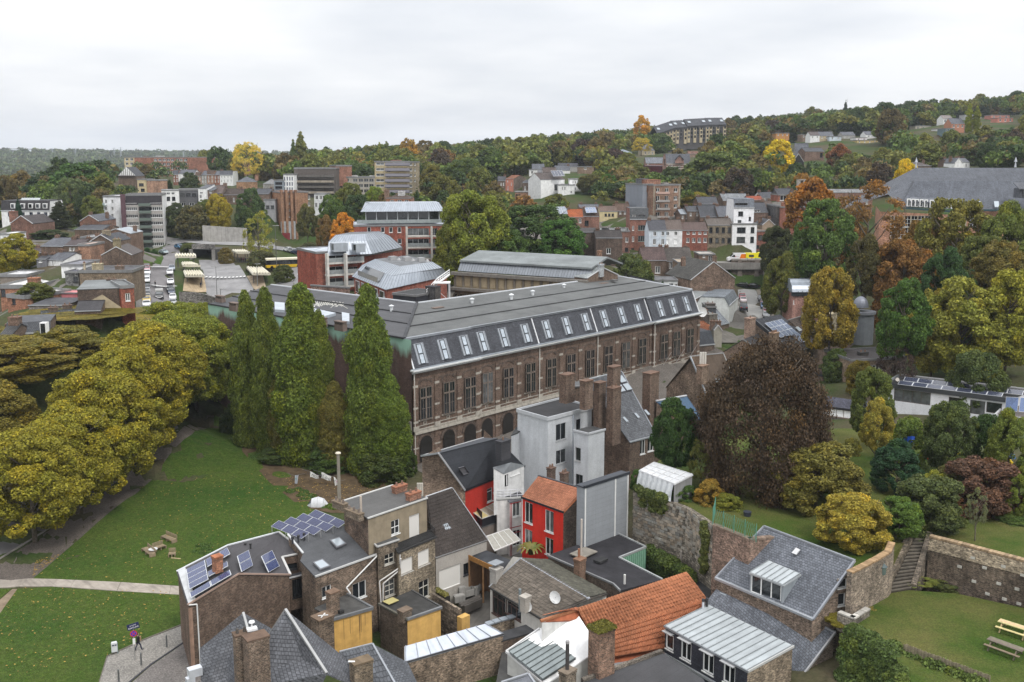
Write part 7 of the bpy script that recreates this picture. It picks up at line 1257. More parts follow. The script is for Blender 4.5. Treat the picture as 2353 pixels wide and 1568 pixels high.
for x0,x1,ye,yb,Y,rh,wc,rc,lb in((1735,1845,312,385,560,45,(.42,.2,.13),SL,'salmon brick house with skylight beside tall poplars'),(1680,1760,352,400,545,4,(.14,.2,.22),(.3,.34,.36),'blue-grey clad house below salmon brick house'),(1665,1745,270,300,640,30,WH,(.2,.17,.16),'white house with brown roof high on the right'),(1850,1990,235,260,760,8,gY(.5),(.35,.35,.36),'long pale roofed house behind the tall poplars'),(2070,2230,238,280,740,12,(.45,.2,.16),(.3,.3,.32),'distant row of pale roofed brick houses'),(2130,2260,262,300,690,6,(.5,.2,.15),(.3,.28,.28),'distant red fronted house with white door'),(1425,1560,330,345,650,6,(.4,.36,.3),(.35,.33,.3),'flat pale roof half hidden by rust trees'),(1620,1740,355,372,600,4,WH,gY(.5),'thin white terrace edge below lime tree')):
 H(lb,x0,x1,ye,yb,Y,rh,wc,rc,[(ye+8,ye+30,16,xs(x0,x1,3))],R=a4,k=GBL if rh>20 else FLT,wm=PLS)
H('dark tiled cottage roof above yellow tree',1378,1560,672,700,400,38,DB,(.08,.065,.06),R=a4,k='hip');H('white gabled cottage with two slate roofs',1760,1830,650,700,395,45,WH,SL,R=a4,k=GFR,wm=PLS);H('slate cottage beside the white gable',1830,1890,640,700,398,36,WH,SL,R=a4,wm=PLS,win=[(655,685,14,(1860,))]);H('low dark cottage left of the white gable',1705,1790,645,665,405,36,DB,SLD,R=a4)
# ---- terraces of the upper street (a3)
T=lambda*a,**k:H(*a,grp=G2,**k)
T('tan brick terraced house with solar roof',400,580,1105,1190,330,72,(.17,.12,.085),(.14,.15,.17),[(1135,1165,26,(550,),CD)],dep=12)
T('brick terraced house with bright orange roof',580,712,1112,1215,331,70,(.21,.1,.07),(.46,.12,.035),[(1145,1178,28,(618,)),(1122,1160,22,(685,))],rm='tile',dep=12)
T('red brick terraced house with brown roof and solar panels',712,850,1105,1215,332,68,(.23,.1,.07),(.1,.065,.05),[(1140,1185,34,(742,),CD)],rm='tile',dep=12)
p_=[a3.Y(x,y,Y) for x,y,Y in((722,1045,338),(815,1042,338),(828,1085,333),(735,1090,333))];pN(tH('solar_array','blue solar panels on the brown roof of the red terrace','solar panels',p_[0]),p_[0]+V3(0,-1,.7),p_[1]-p_[0],p_[3]-p_[0],3,2,.08,(.08,.11,.18))
p_=[a3.Y(x,y,Y) for x,y,Y in((440,1040,338),(555,1035,338),(575,1100,332),(462,1102,332))];pN(tH('solar_array','grey solar panels covering the tan terraced house','solar panels',p_[0]),p_[0]+V3(0,-1,.7),p_[1]-p_[0],p_[3]-p_[0],3,2,.08,(.1,.12,.15))
T('cream house with arched windows and brown mansard',855,1005,1062,1110,345,48,(.55,.47,.28),(.13,.085,.065),[(1080,1104,20,(905,935,965),CD)],wm=PLS,dep=10);T('house with brown tiled roof left of grey tower',995,1115,1060,1110,346,68,DB,(.15,.095,.07),[(1065,1085,16,(1030,1070,1095))],rm='tile',dep=11);T('grey slate house behind cream mansard',680,850,1035,1080,360,35,DB,SL,dep=11)
T('terraced house with grey mansard and white windows',800,955,1230,1400,318,0,(.22,.1,.075),(.17,.18,.18),[(1202,1230,62,(900,),dict(nv=3,col=DARK)),(1202,1230,20,(825,),CD),(1310,1345,22,(930,))],k=FLT,dep=14);T('brick terraced house with white ribbon dormer',955,1112,1232,1420,317,0,(.21,.095,.07),(.17,.18,.18),[(1200,1232,60,(1008,),dict(nv=3)),(1200,1232,28,(1085,)),(1285,1325,26,(1085,)),(1372,1405,28,(1083,),CD)],k=FLT,dep=14)
t=T('tall ornate red brick house with pale bay windows',1112,1270,1130,1420,322,95,(.25,.095,.065),(.1,.105,.11),[(1090,1128,60,(1215,),dict(nv=3,col=DARK)),(1092,1128,28,(1148,)),(1180,1225,62,(1212,),dict(nv=3,col=(.25,.27,.24))),(1270,1320,62,(1212,),dict(nv=3,col=(.25,.27,.24))),(1185,1225,18,(1140,)),(1275,1320,18,(1140,)),(1375,1410,26,(1135,),CD)],k=MSD,dep=11)
t=bh('beige brick apartment tower with balconies and blue-grey flank',a3,1312,1545,835,1130,345,6,13,(FLT,.4),(.27,.15,.095),(.35,.3,.25),win=[(y,y+34,38,(1350,1428,1505)) for y in(862,)]+[(y,y+50,40,(1350,1425)) for y in(928,998,1068)]+[(y,y+32,38,(1502,)) for y in(932,1000,1068)],name='apartment_tower',cat=ATC,ch=((.22,.4,6,4,3.2,(.3,.13,.08)),(.75,.4,2,2,1,gY(.3))))
for i in range(4):q=a3.Y(1340,917+i*68,344.6);m=MB().ob(q,(rz(108,345),0,0),(0,-1.2,0),(0,0,.2));m.ob(q+V3(0,-1.2,0),(rz(108,345),0,0),(0,.06,0),(0,0,.95));m.bd('balcony',PNT,t,(.3,.28,.26) if i else(.45,.3,.25))
for x in(1312,1530):q=a3.Y(x,838,345.2);m=MB().ob(q+V3(0,-.12,-45),(rz(14,345),0,0),(0,.2,0),(0,0,45));m.bd('corner_pier',CNC,t,(.3,.26,.2))
bh('blue-grey slate-hung lift tower beside the beige apartments',a3,1222,1312,830,1060,347,2,11,(FLT,.4),(.22,.24,.27),(.2,.22,.25),'cladding',name='lift_tower',cat='tower',ch=((.6,.4,3.4,3,3.4,(.1,.11,.13)),))
T('pale blue rendered terraced house',1275,1425,1225,1400,300,92,(.52,.57,.62),(.065,.065,.075),[(1235,1270,26,(1325,1395)),(1298,1345,26,(1322,1393))],wm=PLS,dep=10);T('white terraced house with pink blinds',1425,1560,1222,1400,301,92,gY(.7),(.12,.09,.075),[(1235,1268,26,(1435,1505)),(1300,1345,26,(1433,1503),dict(glassm=PGL))],wm=PLS,dep=10)
T('bright red terraced house with white lintels',1560,1778,1225,1400,302,75,(.3,.08,.05),(.1,.065,.055),[(1235,1258,26,(1610,1660,1710,1757)),(1288,1328,28,(1608,1658,1706,1755))],dep=10);T('tan brick terraced house with eight dark windows',1778,1995,1180,1400,304,62,(.22,.18,.125),(.115,.095,.08),[(1198,1246,28,(1806,1860,1912,1963),CD),(1288,1332,28,(1804,1858,1910,1960),CD),(1372,1400,28,(1800,1855,1955),CD)],dep=10)
T('tall white modern house with black windows',1990,2200,1170,1400,303,0,(.74,.74,.75),gY(.3),[(1198,1246,74,(2066,),dict(nv=2,col=DARK)),(1196,1246,32,(2162,),CD),(1280,1330,74,(2062,),dict(nv=2,col=DARK)),(1278,1330,32,(2158,),CD),(1368,1395,74,(2058,),dict(nv=2,col=DARK))],k=FLT,wm=PLS,dep=12);T('white upper storeys with slate attic of modern house',2002,2175,1030,1170,308,75,(.72,.72,.73),(.15,.165,.19),[(1062,1102,42,(2060,),CD),(1135,1168,32,(2050,),CD),(1108,1142,20,(2138,),CD),(990,1028,108,(2065,),dict(nv=3,col=DARK))],k=MSD,wm=PLS,dep=11)
T('red brick house end with small dark windows',2195,2353,1230,1400,304,0,(.26,.08,.055),(.2,.15,.12),[(1265,1308,40,(2228,),CD),(1350,1380,24,(2205,),CD)],k=FLT,dep=12)
T('brick house with slate roof and white window behind',2170,2295,1070,1230,325,85,(.17,.1,.075),SLD,[(1050,1068,48,(2202,)),(1140,1185,14,(2240,))],dep=12);T('brown tiled house with thin white window',2275,2353,1030,1120,340,60,DB,(.13,.09,.07),[(1045,1085,18,(2315,))],rm='tile',dep=12);T('house with bright red-orange roof behind white house',2130,2255,965,1010,360,35,DB,(.4,.09,.04),rm='tile',dep=10);T('white house with black slate roof at crest of terraces',2235,2353,945,980,370,50,(.6,.6,.58),SLD,[(950,972,60,(2300,),dict(nv=4))],dep=12,wm=PLS)
for x0,x1,ye,yb,Y,rh,rc,lb in((1715,1885,1110,1180,330,105,SLD,'long dark slate roof behind red terrace'),(1870,2005,1105,1170,328,92,SL,'dark roof with skylight beside white house'),(1545,1620,1085,1130,335,45,(.3,.33,.36),'grey roofed lean-to beside beige tower'),(1605,1715,1060,1150,334,45,SLD,'dark house with white window between roofs'),(1700,1870,1000,1050,360,65,SLD,'wide dark slate roof higher up the street'),(1910,2130,970,1000,368,62,(.19,.2,.21),'long grey roof behind modern white house'),(1120,1220,1030,1060,360,85,SL,'slate house wall left of grey lift tower')):
 T(lb,x0,x1,ye,yb,Y,rh,DB,rc,[(ye+12,ye+40,16,xs(x0,x1,2))],dep=12)
T('old stone gable house with slate roof by the wall',2245,2353,1180,1225,310,50,(.28,.22,.16),SLD,k=GFR,wm=PLS,dep=10)
T('tall red brick apartment house with striped floors',268,482,1025,1290,318,0,(.27,.085,.055),(.3,.25,.2),[(1060,1102,52,(342,)),(1142,1195,52,(338,)),(1060,1102,30,(445,)),(1142,1195,30,(418,)),(1235,1280,44,(335,)),(1235,1285,36,(412,))],R=a4,k=FLT,dep=14,ch=((.38,.4,2.4,1.6,2.2,(.28,.1,.06)),));T('dark party wall beside striped red brick house',232,268,1015,1225,319,0,(.06,.06,.065),gY(.1),R=a4,k=FLT,dep=12)
T('red brick house with grey attic and white doors',248,400,920,1000,352,0,(.3,.095,.06),gY(.2),[(925,968,56,(295,),N2),(928,955,22,(362,))],R=a4,k=FLT,dep=10);T('dark slate attic with two white dormer windows',245,385,918,930,354,55,(.06,.065,.07),SLD,R=a4,dep=9);T('brown brick terrace with dark mansard windows',505,640,900,960,355,70,(.2,.12,.09),SLD,R=a4,dep=10,ch=((-.2,.3,2,1.4,3.4,(.36,.33,.29)),(-.4,.3,2,1.4,3.2,(.36,.33,.29))));T('brick house with grey roof and brown door bay',385,490,945,1010,350,60,(.17,.09,.07),SLD,R=a4,dep=10)
T('hidden brick terrace behind the rust trees',640,1060,900,1180,345,30,(.24,.12,.09),gY(.2),[(960,1000,24,xs(660,1040,6)),(1060,1100,24,xs(660,1040,6))],R=a4,dep=10);
T('dark tiled house with skylight behind round trees',655,845,1240,1480,268,20,(.11,.075,.06),(.075,.065,.062),[(1430,1478,26,(735,),CD)],rm='tile',dep=9,k='shed');T('dark house with long brown roof and rear windows',820,1048,1290,1500,262,70,(.1,.065,.052),(.07,.06,.056),[(1375,1425,38,(930,)),(1468,1525,40,(928,),CD)],rm='tile',dep=10)
T('house with wine-brown tiled roof and green shutter',1222,1425,1482,1600,272,120,DB,(.13,.085,.078),[(1490,1530,30,(1248,),dict(col=(.05,.15,.12))),(1530,1590,44,(1350,))],rm='tile',dep=13);T('house with grey-brown roof and white door',1425,1650,1490,1600,273,125,DB,(.115,.098,.085),[(1495,1550,28,(1462,),N2),(1468,1480,34,(1572,))],rm='tile',dep=13)
T('tan brick blind house wall in front of street wall',1525,1705,1500,1750,262,0,(.27,.18,.115),(.3,.24,.18),k=FLT,dep=9);T('small brick tower house with white window',1705,1840,1430,1560,275,0,(.19,.12,.085),(.3,.28,.25),[(1440,1458,20,(1745,)),(1440,1520,34,(1800,))],k=FLT,dep=8);
bh('big brown brick gable with pale copings by the street',b3,1632,2010,250,360,245,4,14,(GFR,rz(150,245)),(.2,.125,.09),(.1,.095,.085),OBR,'tile',(),(),G2)
bh('white flat-roofed annex with dark doors behind the school',b3,1300,1520,262,330,240,0,7,(FLT,.3),(.62,.63,.63),(.1,.1,.105),PLS,win=[(288,328,34,(1465,),CD),(290,328,26,(1505,))],gR=G2)
bh('old gabled house with grey felt roof and red tile edge',b3,1655,1925,395,560,236,14,9,(GFR,rz(38,236)),(.16,.1,.07),(.17,.18,.18),OBR,'felt',[(445,465,26,(1745,),CD)],((.6,.1,2,1.2,2.2,(.17,.11,.08)),),G2)
bh('white house fronts stepping down the street',b3,1962,2035,445,640,232,14,8,(MSD,rz(75,232),1.2),(.62,.64,.62),(.17,.19,.21),PLS,'slate',[(470,515,12,(1985,2010)),(560,620,12,(1985,2012))],(),G2);bh('slate-hung stair tower with chimney',b3,1772,1850,490,620,226,0,6,(FLT,.3),(.09,.095,.105),gY(.2),'slate',gR=G2,ch=((.5,.3,2.2,1.6,1.2,(.14,.12,.11)),));bh('pale slate gable roof beside the stair tower',b3,1850,1960,640,700,222,4,7,(GBL,rz(110,222)),DB,(.2,.22,.24),gR=G2)
bh('low house with orange pantiles below stair tower',b3,1745,1870,690,800,214,2,8,(GBL,rz(60,214)),(.2,.15,.11),(.36,.13,.06),PLS,'tile',gR=G2,ch=((-.2,.4,1.6,1.2,1.8,(.13,.09,.07)),(1.05,.4,2.4,2.,3.,(.17,.16,.14))));bh('dark mansard house with two skylights by the school end',b3,1685,1835,815,960,207,2,8,(MSD,rz(110,207),1.6),(.13,.085,.065),(.05,.055,.065),'brick','slate',[(880,905,26,(1722,1782))],(),G2);bh('house with ornate plastered dormer stack',b3,1830,1900,690,800,210,0,5,(GFR,1.2),(.33,.31,.26),(.15,.15,.14),PLS,gR=G2)
P=pd(b4,'abcd',380,890,13.2,592,818,13.2,265,552,17.5,40,598,17.5);HS1=free('solar_roof_house','brick house with dark tile roof and blue solar array','house',P,*QD,4,(.17,.115,.08),(.048,.05,.058),rm='tile',win=[(b4,540,870,972,1.,CD),(b4,440,970,1100,1.3,CD)],tS=[('da',(.04,.045,.05),.3,.7,PNT,'verge_board'),('ab',(.05,.055,.06),.3,.4)],gR=G2,wX={'da':(OBR,(.22,.15,.1))})
pl=(P['a'],P['b'],P['c']);c=[pP(pl,*b4.p(*q),.25) for q in((135,626),(282,590),(415,705),(272,752))];pN(HS1,c[0],c[1]-c[0],c[3]-c[0],4,3,.06,(.13,.15,.2));c=[pP(pl,*b4.p(*q),.25) for q in((352,722),(415,706),(512,782),(450,792))];pN(HS1,c[0],c[1]-c[0],c[3]-c[0],2,1,.06,(.13,.15,.2));sK(HS1,pl,b4,((368,792),(405,785),(442,820),(405,830)))
cH(HS1,b4(10,580,18.6),2.,1.2,6,YAW,(.3,.2,.15),cap=(.45,.42,.38),pO=1);cH(HS1,b4(215,705,16.8),2.,1.,4.4,YAW,(.26,.17,.11),cap=(.42,.38,.32),pO=5)
A,B=b4(-60,790,15.),b4(102,706,15.);P=dict(a=b4(262,978,10.6),b=b4(388,938,10.6),f=b4(102,706,15.2),e=b3(2080,765,15.2));P['c']=P['f']+(P['f']-P['b'])*.9;P['c'].z=11;P['d']=P['e']+(P['e']-P['a'])*.9;P['d'].z=11
free('slate_gable_house','brown brick gabled house with long dark ribbed roof','house',P,['abfe','cdef'],['ab','bfc','cd','dea'],4,(.19,.125,.09),(.07,.066,.066),rm='tile',tS=[('ae',gY(.35),.25,.2,ZNC,VFL),('fb',(.5,.47,.42),.25,.2,STN,VFL),('ab',(.42,.44,.44),.4,.2)],gR=G2,win=[(b4,325,985,1050,1.2,{})])
P=pd(b4,'abcd',545,772,13.2,668,718,13.2,485,560,17.,340,602,17.);h_=free('brown_roof_house','narrow brick house with brown tiles and three white rooflights','house',P,*QD,4,(.18,.12,.085),(.1,.075,.062),rm='tile',win=[(b4,622,795,880,.9,CD),(b4,615,970,1020,.8,CD)],tS=[('ab',(.5,.48,.5),.25,.16),('cd',(.3,.28,.26),.3,.2)],gR=G2);pl=(P['a'],P['b'],P['c'])
for q in(((398,662),(420,655),(455,685),(432,695)),((458,640),(485,635),(550,695),(525,705)),((458,712),(478,705),(512,735),(490,742))):oR(h_,pl,b4,q,'skylight',PNT,.12,.2,gY(.5),.9)
P=pd(b4,'abcd',780,770,12.6,842,722,12.6,640,560,17.,568,608,17.);free('orange_brown_roof_house','tall brick house with orange-brown tile strip roof','house',P,*QD,4,(.16,.105,.078),(.2,.095,.055),rm='tile',tS=[('da',(.35,.3,.3),.2,.2),('ab',gY(.5),.25,.16)],gR=G2,chs=[(b4(700,540,18.4),3.4,1.,4,dict(yaw=YAW,col=(.42,.36,.24),cap=gY(.3),pO=0))],win=[(b4,802,800,880,.9,CD)])
P=pd(b4,'abcd',846,725,12.8,916,680,12.8,800,590,16.,720,590,16.6);free('end_brick_house','end brick house with dark tiles and small dormer','house',P,*QD,4,(.155,.1,.075),(.085,.07,.065),rm='tile',tS=[('ab',gY(.55),.25,.16)],gR=G2,win=[(b4,868,735,790,.9,dict(col=WHITE)),(b4,852,880,1000,.9,{})]);m=MB();p=b4(845,640,15);m.bx(p-UZ(.8),1.8,1.5,1.2,0,YAW);tag(m.bd('dormer',ZNC,None,(.22,.24,.26),off=tuple(p)),'small grey dormer on the end brick house','dormer')
for x,y,z,w,lb in((490,490,18.8,2.4,'long brick stack at the head of the row'),(500,545,17.9,3.,'brick stack between brown and orange roofs')):t=tH('chimney',lb,'chimney',b4(x,y,z-3));cH(t,b4(x,y,z),w,1.1,3.2,YAW,(.2,.14,.1),pO=0)
P=pd(b4,'abcd',640,1075,9.5,733,1042,9.5,590,1020,9.5,495,1048,9.5);free('flat_annex','brick rear annex with black rimmed flat roof','extension',P,*QD,4,(.18,.12,.085),(.08,.055,.05),rm=BTM,tS=[('abcda',(.05,.055,.06),.3,.4,ZNC,'roof_rim')],win=[(b4,678,1100,1145,1.3,dict(col=(.4,.38,.34)))])
P=pd(b4,'abcd',735,1238,7.5,840,1225,7.5,740,1175,7.5,630,1205,7.5);free('rusty_shed','shed with rusty pale flat roof behind brick annex','shed',P,*QD,4,(.2,.17,.14),(.38,.34,.27),wm='wood',rm=CNC);P=pd(b4,'abcd',725,1100,9,893,1100,9,870,1072,9,725,1072,9);free('pink_shed','pale pink garden shed with flat grey roof','shed',P,*QD,5,(.5,.42,.42),gY(.3),wm=PLS,rm='felt')
pole_=b4(655,1010,8);t=tH('scaffold_ladder','tall narrow metal ladder mast between brick houses','ladder',pole_);top_=b4(668,680,15.5);
for o in(-.2,.2):m=MB();m.tb(V3(top_.x+o,top_.y,7),V3(top_.x+o,top_.y,15.5),.05,n=6);m.bd('rail',PNT,t,(.45,.43,.4))
for i in range(16):m=MB();m.bm(V3(top_.x-.2,top_.y,7.3+i*.52),V3(top_.x+.2,top_.y,7.3+i*.52),.04,.04);m.bd('rung',PNT,t,(.45,.43,.4))
bh('low brick school hall with white window band',b4,872,1340,935,1055,165,2,9,(FLT,.3),(.24,.17,.115),(.04,.035,.035),'brick',win=[(985,1045,190,(1060,),dict(nv=6)),(1000,1040,120,(1265,),dict(nv=4)),(1010,1048,26,(893,))],name='school_hall',cat='hall',ch=((.42,.4,1.6,1,1,gY(.05)),))
P=pd(b4,'abcd',1168,1152,14.4,2205,1285,14.4,2420,1200,14.4,1300,1072,14.4);HM=free('modern_white_house','long white modern house with black-edged flat roof and solar panels','house',P,*QD,8,(.7,.71,.73),(.045,.045,.047),wm=PBR,rm='felt',win=[(b4,1398,1205,1312,5.2,dict(nv=4,col=(.08,.06,.05),sill=False)),(b4,1770,1265,1372,1.9,dict(nv=1,col=(.08,.06,.05),sill=False)),(b4,1958,1290,1410,2.,dict(nv=1,col=(.08,.06,.05),sill=False)),(b4,2100,1308,1400,2.,dict(nv=1,col=(.08,.06,.05),sill=False))],tS=[('ab',(.06,.065,.07),.5,.7,PNT,'fascia'),('da',(.3,.32,.33),.4,.5,PNT,'fascia'),('cd',gY(.5),.3,.3,PNT,'fascia')])
f=lambda x,y,z:b4(x,y,z)
for(q,n) in((((1335,1085),(2353,1205),(2353,1240),(1318,1120)),8),(((1290,1118),(2180,1222),(2165,1258),(1270,1150)),7)):c=[f(q[0][0],q[0][1],15.2),f(q[1][0],q[1][1],15.2),f(q[2][0],q[2][1],14.8),f(q[3][0],q[3][1],14.8)];pN(HM,c[0],c[1]-c[0],c[3]-c[0],n,1,.05,(.035,.04,.06))
pipe(HM,[b4(1270,1110,14.4),b4(1270,1110,15.6)],.3,(.5,.47,.42),'flue');pipe(HM,[b4(1208,1180,14),mv(b4(1208,1180,14),-5)],.08,(.3,.33,.36))
P=pd(b4,'abcd',2105,1420,12.8,2420,1455,12.8,2420,1300,12.8,2200,1330,12.8);HM2=free('white_wing','low white wing with two large blue solar collectors','house',P,*QD,8,(.7,.71,.73),(.1,.085,.075),wm=PBR,rm='felt',tS=[('dab',gY(.6),.3,.4,PNT,'fascia')])
for q in(((2200,1258),(2310,1262),(2295,1385),(2190,1372)),((2322,1262),(2430,1268),(2420,1392),(2308,1385))):c=[b4(x,y,z) for(x,y),z in zip(q,(15.2,15.2,13.2,13.2))];sP(HM2,c,(.14,.19,.33))
t=tH('garden_deck','timber garden deck with railing below the white house','deck',b4(1650,1440,11));m=MB().sl([b4(1530,1480,11),b4(1800,1440,11),b4(1750,1395,11),b4(1560,1420,11)],.3);m.bd('deck_boards','wood',t,(.33,.22,.14));m=MB();rp=[b4(1545,1490,11),b4(1590,1375,11),b4(1540,1380,11)];
for p,q in((b4(1535,1485,11),b4(1720,1455,11)),(b4(1535,1485,11),b4(1595,1400,11))):[m.bm(p.lerp(q,i/4),mv(p.lerp(q,i/4),1.1),.08,.08) for i in range(5)];m.bm(mv(p,1.1),mv(q,1.1),.08,.06);m.bm(mv(p,.6),mv(q,.6),.05,.05)
m.bd('railing','wood',t,(.2,.15,.11))
P=pd(b4,'abcd',560,1330,10.4,1010,1390,10.4,1020,1300,11.6,560,1238,11.6);HG=free('glazed_house','low house with dark purple-grey roof and ribbon glazing','house',P,*QD,6,(.2,.19,.18),(.055,.055,.075),wm=PLS,rm='slate',tS=[('ab',(.05,.05,.06),.3,.3)],win=[(b4,810,1372,1440,8.6,dict(nv=8,col=(.2,.16,.13),glassm=PGL))])
P=pd(b4,'abcd',850,1650,7.4,892,1600,7.4,700,1520,8.4,640,1600,8.4);HGl=free('solar_lean_to','dark panelled lean-to roof in front of the glazed house','extension',P,['abcd'],['ab','da'],5,gY(.2),(.07,.07,.09),wm=PLS,rm='cladding',tS=[('ab',(.5,.5,.52),.2,.16)]);c=[P['d'],P['c'],P['b'],P['a']];pN(HGl,mv(c[0],.12),c[1]-c[0],c[3]-c[0],3,3,.06,(.07,.07,.085));P=pd(c4,'abcd',690,430,8.2,870,440,8.2,880,360,8.2,800,345,8.2);free('garage','small garage with grey flat roof among bushes','garage',P,['abcd'],['ab','da','bc'],6,(.4,.4,.38),(.26,.25,.22),wm=PLS,rm='felt',tS=[('abcda',(.5,.5,.48),.2,.2,PNT,CPG)])
t=bh('pink brick observatory tower with concave zinc roof',b4,378,610,365,580,215,0,8,(FLT,.3),(.4,.2,.165),gY(.3),'brick',win=[(430,465,10,[384])],name='observatory_tower',cat='tower');A_=b4.Y(370,362,214.5);W_=rz(238,215);m=MB();N=5;pr=[(0,0),(.25,.6),(.75,1.4),(1.6,2.),(2.2,2.6)]
for(o0,h0_),(o1,h1_) in zip(pr,pr[1:]):m.pl([A_+V3(0,o0,h0_),A_+V3(W_,o0,h0_),A_+V3(W_-.1,o1,h1_),A_+V3(.1,o1,h1_)])
m.pl([A_+V3(.1,2.2,2.6),A_+V3(W_-.1,2.2,2.6),A_+V3(W_,8,2.6),A_+V3(0,8,2.6)]);m.pl([A_]+[A_+V3(.1,o,h) for o,h in pr[1:]]+[A_+V3(0,8,2.6),A_+V3(0,8,0)]);m.pl(([A_+V3(W_,0,0)]+[A_+V3(W_-.1,o,h) for o,h in pr[1:]]+[A_+V3(W_,8,2.6),A_+V3(W_,8,0)])[::-1]);m.bd('concave_roof',ZNC,t,(.27,.3,.34));m=MB();[m.bm(A_+V3(W_*i/12,.15,.2),A_+V3(W_*i/12+0.,2.1,2.5),.06,.06) for i in range(13)];m.bd('roof_seam',ZNC,t,(.2,.22,.25));m=MB().bx(A_+V3(W_/2,.5,-.9),W_,.5,.8);m.bd('dark_eave',PNT,t,(.03,.035,.04));[(lambda mm:(mm.bm(A_+V3(W_*k,-.2,-1.2),A_+V3(W_*k,-.3,.3),.1,.1),mm.bd('bracket','metal',t,(.05,.06,.06))))(MB()) for k in(.2,.36,.52,.68,.84)]
bh('second roofed block behind the observatory tower',b4,610,850,330,400,222,0,8,(GBL,rz(60,222)),(.3,.2,.17),(.25,.27,.3),rm=ZNC)
t=tH('observatory_dome','grey ribbed observatory dome on a drum among trees','observatory',b4.Y(985,560,190));p=b4.Y(975,545,190);m=MB();N=20
def dome(m,c,r,hgt,n=20,k=7):
 for i in range(k):
  a0,a1_=math.pi/2*i/k,math.pi/2*(i+1)/k
  for j in range(n):t0,t1=6.2832*j/n,6.2832*(j+1)/n;f=lambda a,q:c+V3(math.cos(q)*math.cos(a)*r,math.sin(q)*math.cos(a)*r,math.sin(a)*hgt);m.pl([f(a0,t0),f(a0,t1),f(a1_,t1),f(a1_,t0)])
m.tb(p-UZ(6),p,rz(95,190),n=20);m.bd('drum',PLS,t,(.12,.13,.14));m=MB();dome(m,b4.Y(955,490,190),rz(66,190),rz(95,190));m.bd('dome',ZNC,t,(.16,.17,.2));m=MB().tb(p,p+UZ(.5),rz(108,190),rz(108,190),20);m.bd('ledge',ZNC,t,(.18,.19,.21))
# ---- the large institution on the right
t=tH('institution','large salmon brick institution with vast grey slate roofs','institution',a4.Y(1750,1050,270));SAL,ISL=(.46,.235,.15),(.085,.092,.108)
r0,r1=a4.Y(1428,692,292),a4.Y(2420,685,284);r0.z=r1.z=(r0.z+r1.z)/2;e0,e1=a4.Y(1200,905,276),a4.Y(2440,1045,262);f0,f1=a4.Y(1415,803,272),a4.Y(2440,800,262);g0=a4.Y(1290,1000,262);g1=a4.Y(1790,1048,255)
m=MB().pl([a4.Y(1190,915,274),a4.Y(2440,915,268),r1,r0]);m.pl([a4.Y(1190,915,274),r0,r0+V3(-18,30,-16)]);m.bd('upper_roof','slate',t,ISL)
m=MB().pl([a4.Y(1300,1020,258),a4.Y(1780,1045,252),a4.Y(1960,803,262),a4.Y(1415,803,266)]);m.pl([a4.Y(1780,1045,252),a4.Y(2440,1048,246),a4.Y(2440,800,257),a4.Y(1960,803,262)]);m.pl([a4.Y(1300,1020,258),a4.Y(1415,803,266),a4.Y(1395,803,280),a4.Y(1190,915,274)]);m.bd('lower_roof','slate',t,(.092,.1,.118))
wA,wB,wC=a4.Y(1120,1060,256),a4.Y(1700,1085,249),a4.Y(2440,1052,246.5);m=MB();hs=[]
for p,q,xl in((wA,wB,xs(1215,1560,6)),(a4.Y(1790,1055,251.5),wC,(1830,1920,2010,2112,2238,2335,2420))):
 L=V3(q.x-p.x,q.y-p.y).length;d=V3(q.x-p.x,q.y-p.y,0).normalized();n=V3(d.y,-d.x,0);holes=[]
 for x in xl:
  for y0,y1 in((1100,1195),(1200,1290)) if xl[0]<1300 else((1105,1195),(1268,1350)):
   u,zt=hW(p,q,*a4.p(x,y0));_,zb=hW(p,q,*a4.p(x,y1));holes.append((u-.75,zb,u+.75,zt));o=V3(p.x,p.y,0)+d*u;o.z=zb;wI(t,o,n,1.5,zt-zb,2,3,WHITE);sr=MB();sr.ob(o-d*.95-UZ(.15)+n*.01,d*.2,n*.05,(0,0,zt-zb+.3));sr.ob(o+d*.75-UZ(.15)+n*.01,d*.2,n*.05,(0,0,zt-zb+.3));sr.bd('window_surround',STN,t,(.44,.38,.29))
 wall(m,p,q,p.z-32,[(0,p.z-.1),(L,q.z-.1)],holes,.25)
m.pl([V3(wA.x+10,wA.y+30,wA.z-32),V3(wA.x,wA.y,wA.z-32),wA,V3(wA.x+10,wA.y+30,wA.z)]);m.bd('wall','brick',t,SAL);m=MB().bm(a4.Y(1300,1030,257),a4.Y(1780,1065,251),.6,.5);m.bm(a4.Y(1780,1052,251.3),a4.Y(2440,1052,245.5),.6,.5);m.bd('gutter',PNT,t,(.03,.06,.07));
q=[a4.Y(1350,1010,257.2),a4.Y(1790,1040,252.2),a4.Y(1820,958,256),a4.Y(1370,950,260)];m=MB().sl([a4.Y(1345,975,256.8),a4.Y(1800,990,251.8),a4.Y(1830,950,256),a4.Y(1385,940,260)],.3);m.bd('dormer_roof','slate',t,(.13,.14,.16));m=MB().pl([a4.Y(1350,1025,257),a4.Y(1795,1045,252),a4.Y(1795,990,252),a4.Y(1350,975,257)]);m.bd('dormer_face','slate',t,(.08,.085,.095))
for x in(1364,1401,1434,1473,1512,1560,1599,1640,1693,1742):Yq=257-(x-1350)*5/445-.15;y=995+(x-1350)*.055;p=a4.Y(x,y+22,Yq);m=MB().bx(p,.95,.12,2.,0);m.bx(p+V3(0,-.08,.15),.5,.06,1.6,1);m.bd('dormer_window',[PNT,'glass'],t,WHITE)
for x,y,w,h in((1955,985,46,48),(2110,985,46,48),(2235,985,46,48),(2348,985,40,46)):q=[a4.Y(x-w/2,y,251.6),a4.Y(x+w/2-6,y,251.2),a4.Y(x+w/2,y+h,248.6),a4.Y(x-w/2+6,y+h,249)];m=MB().sl([v+V3(0,-.5,.35) for v in q][::-1],.15);o=m.bd('skylight','skyglass',t)
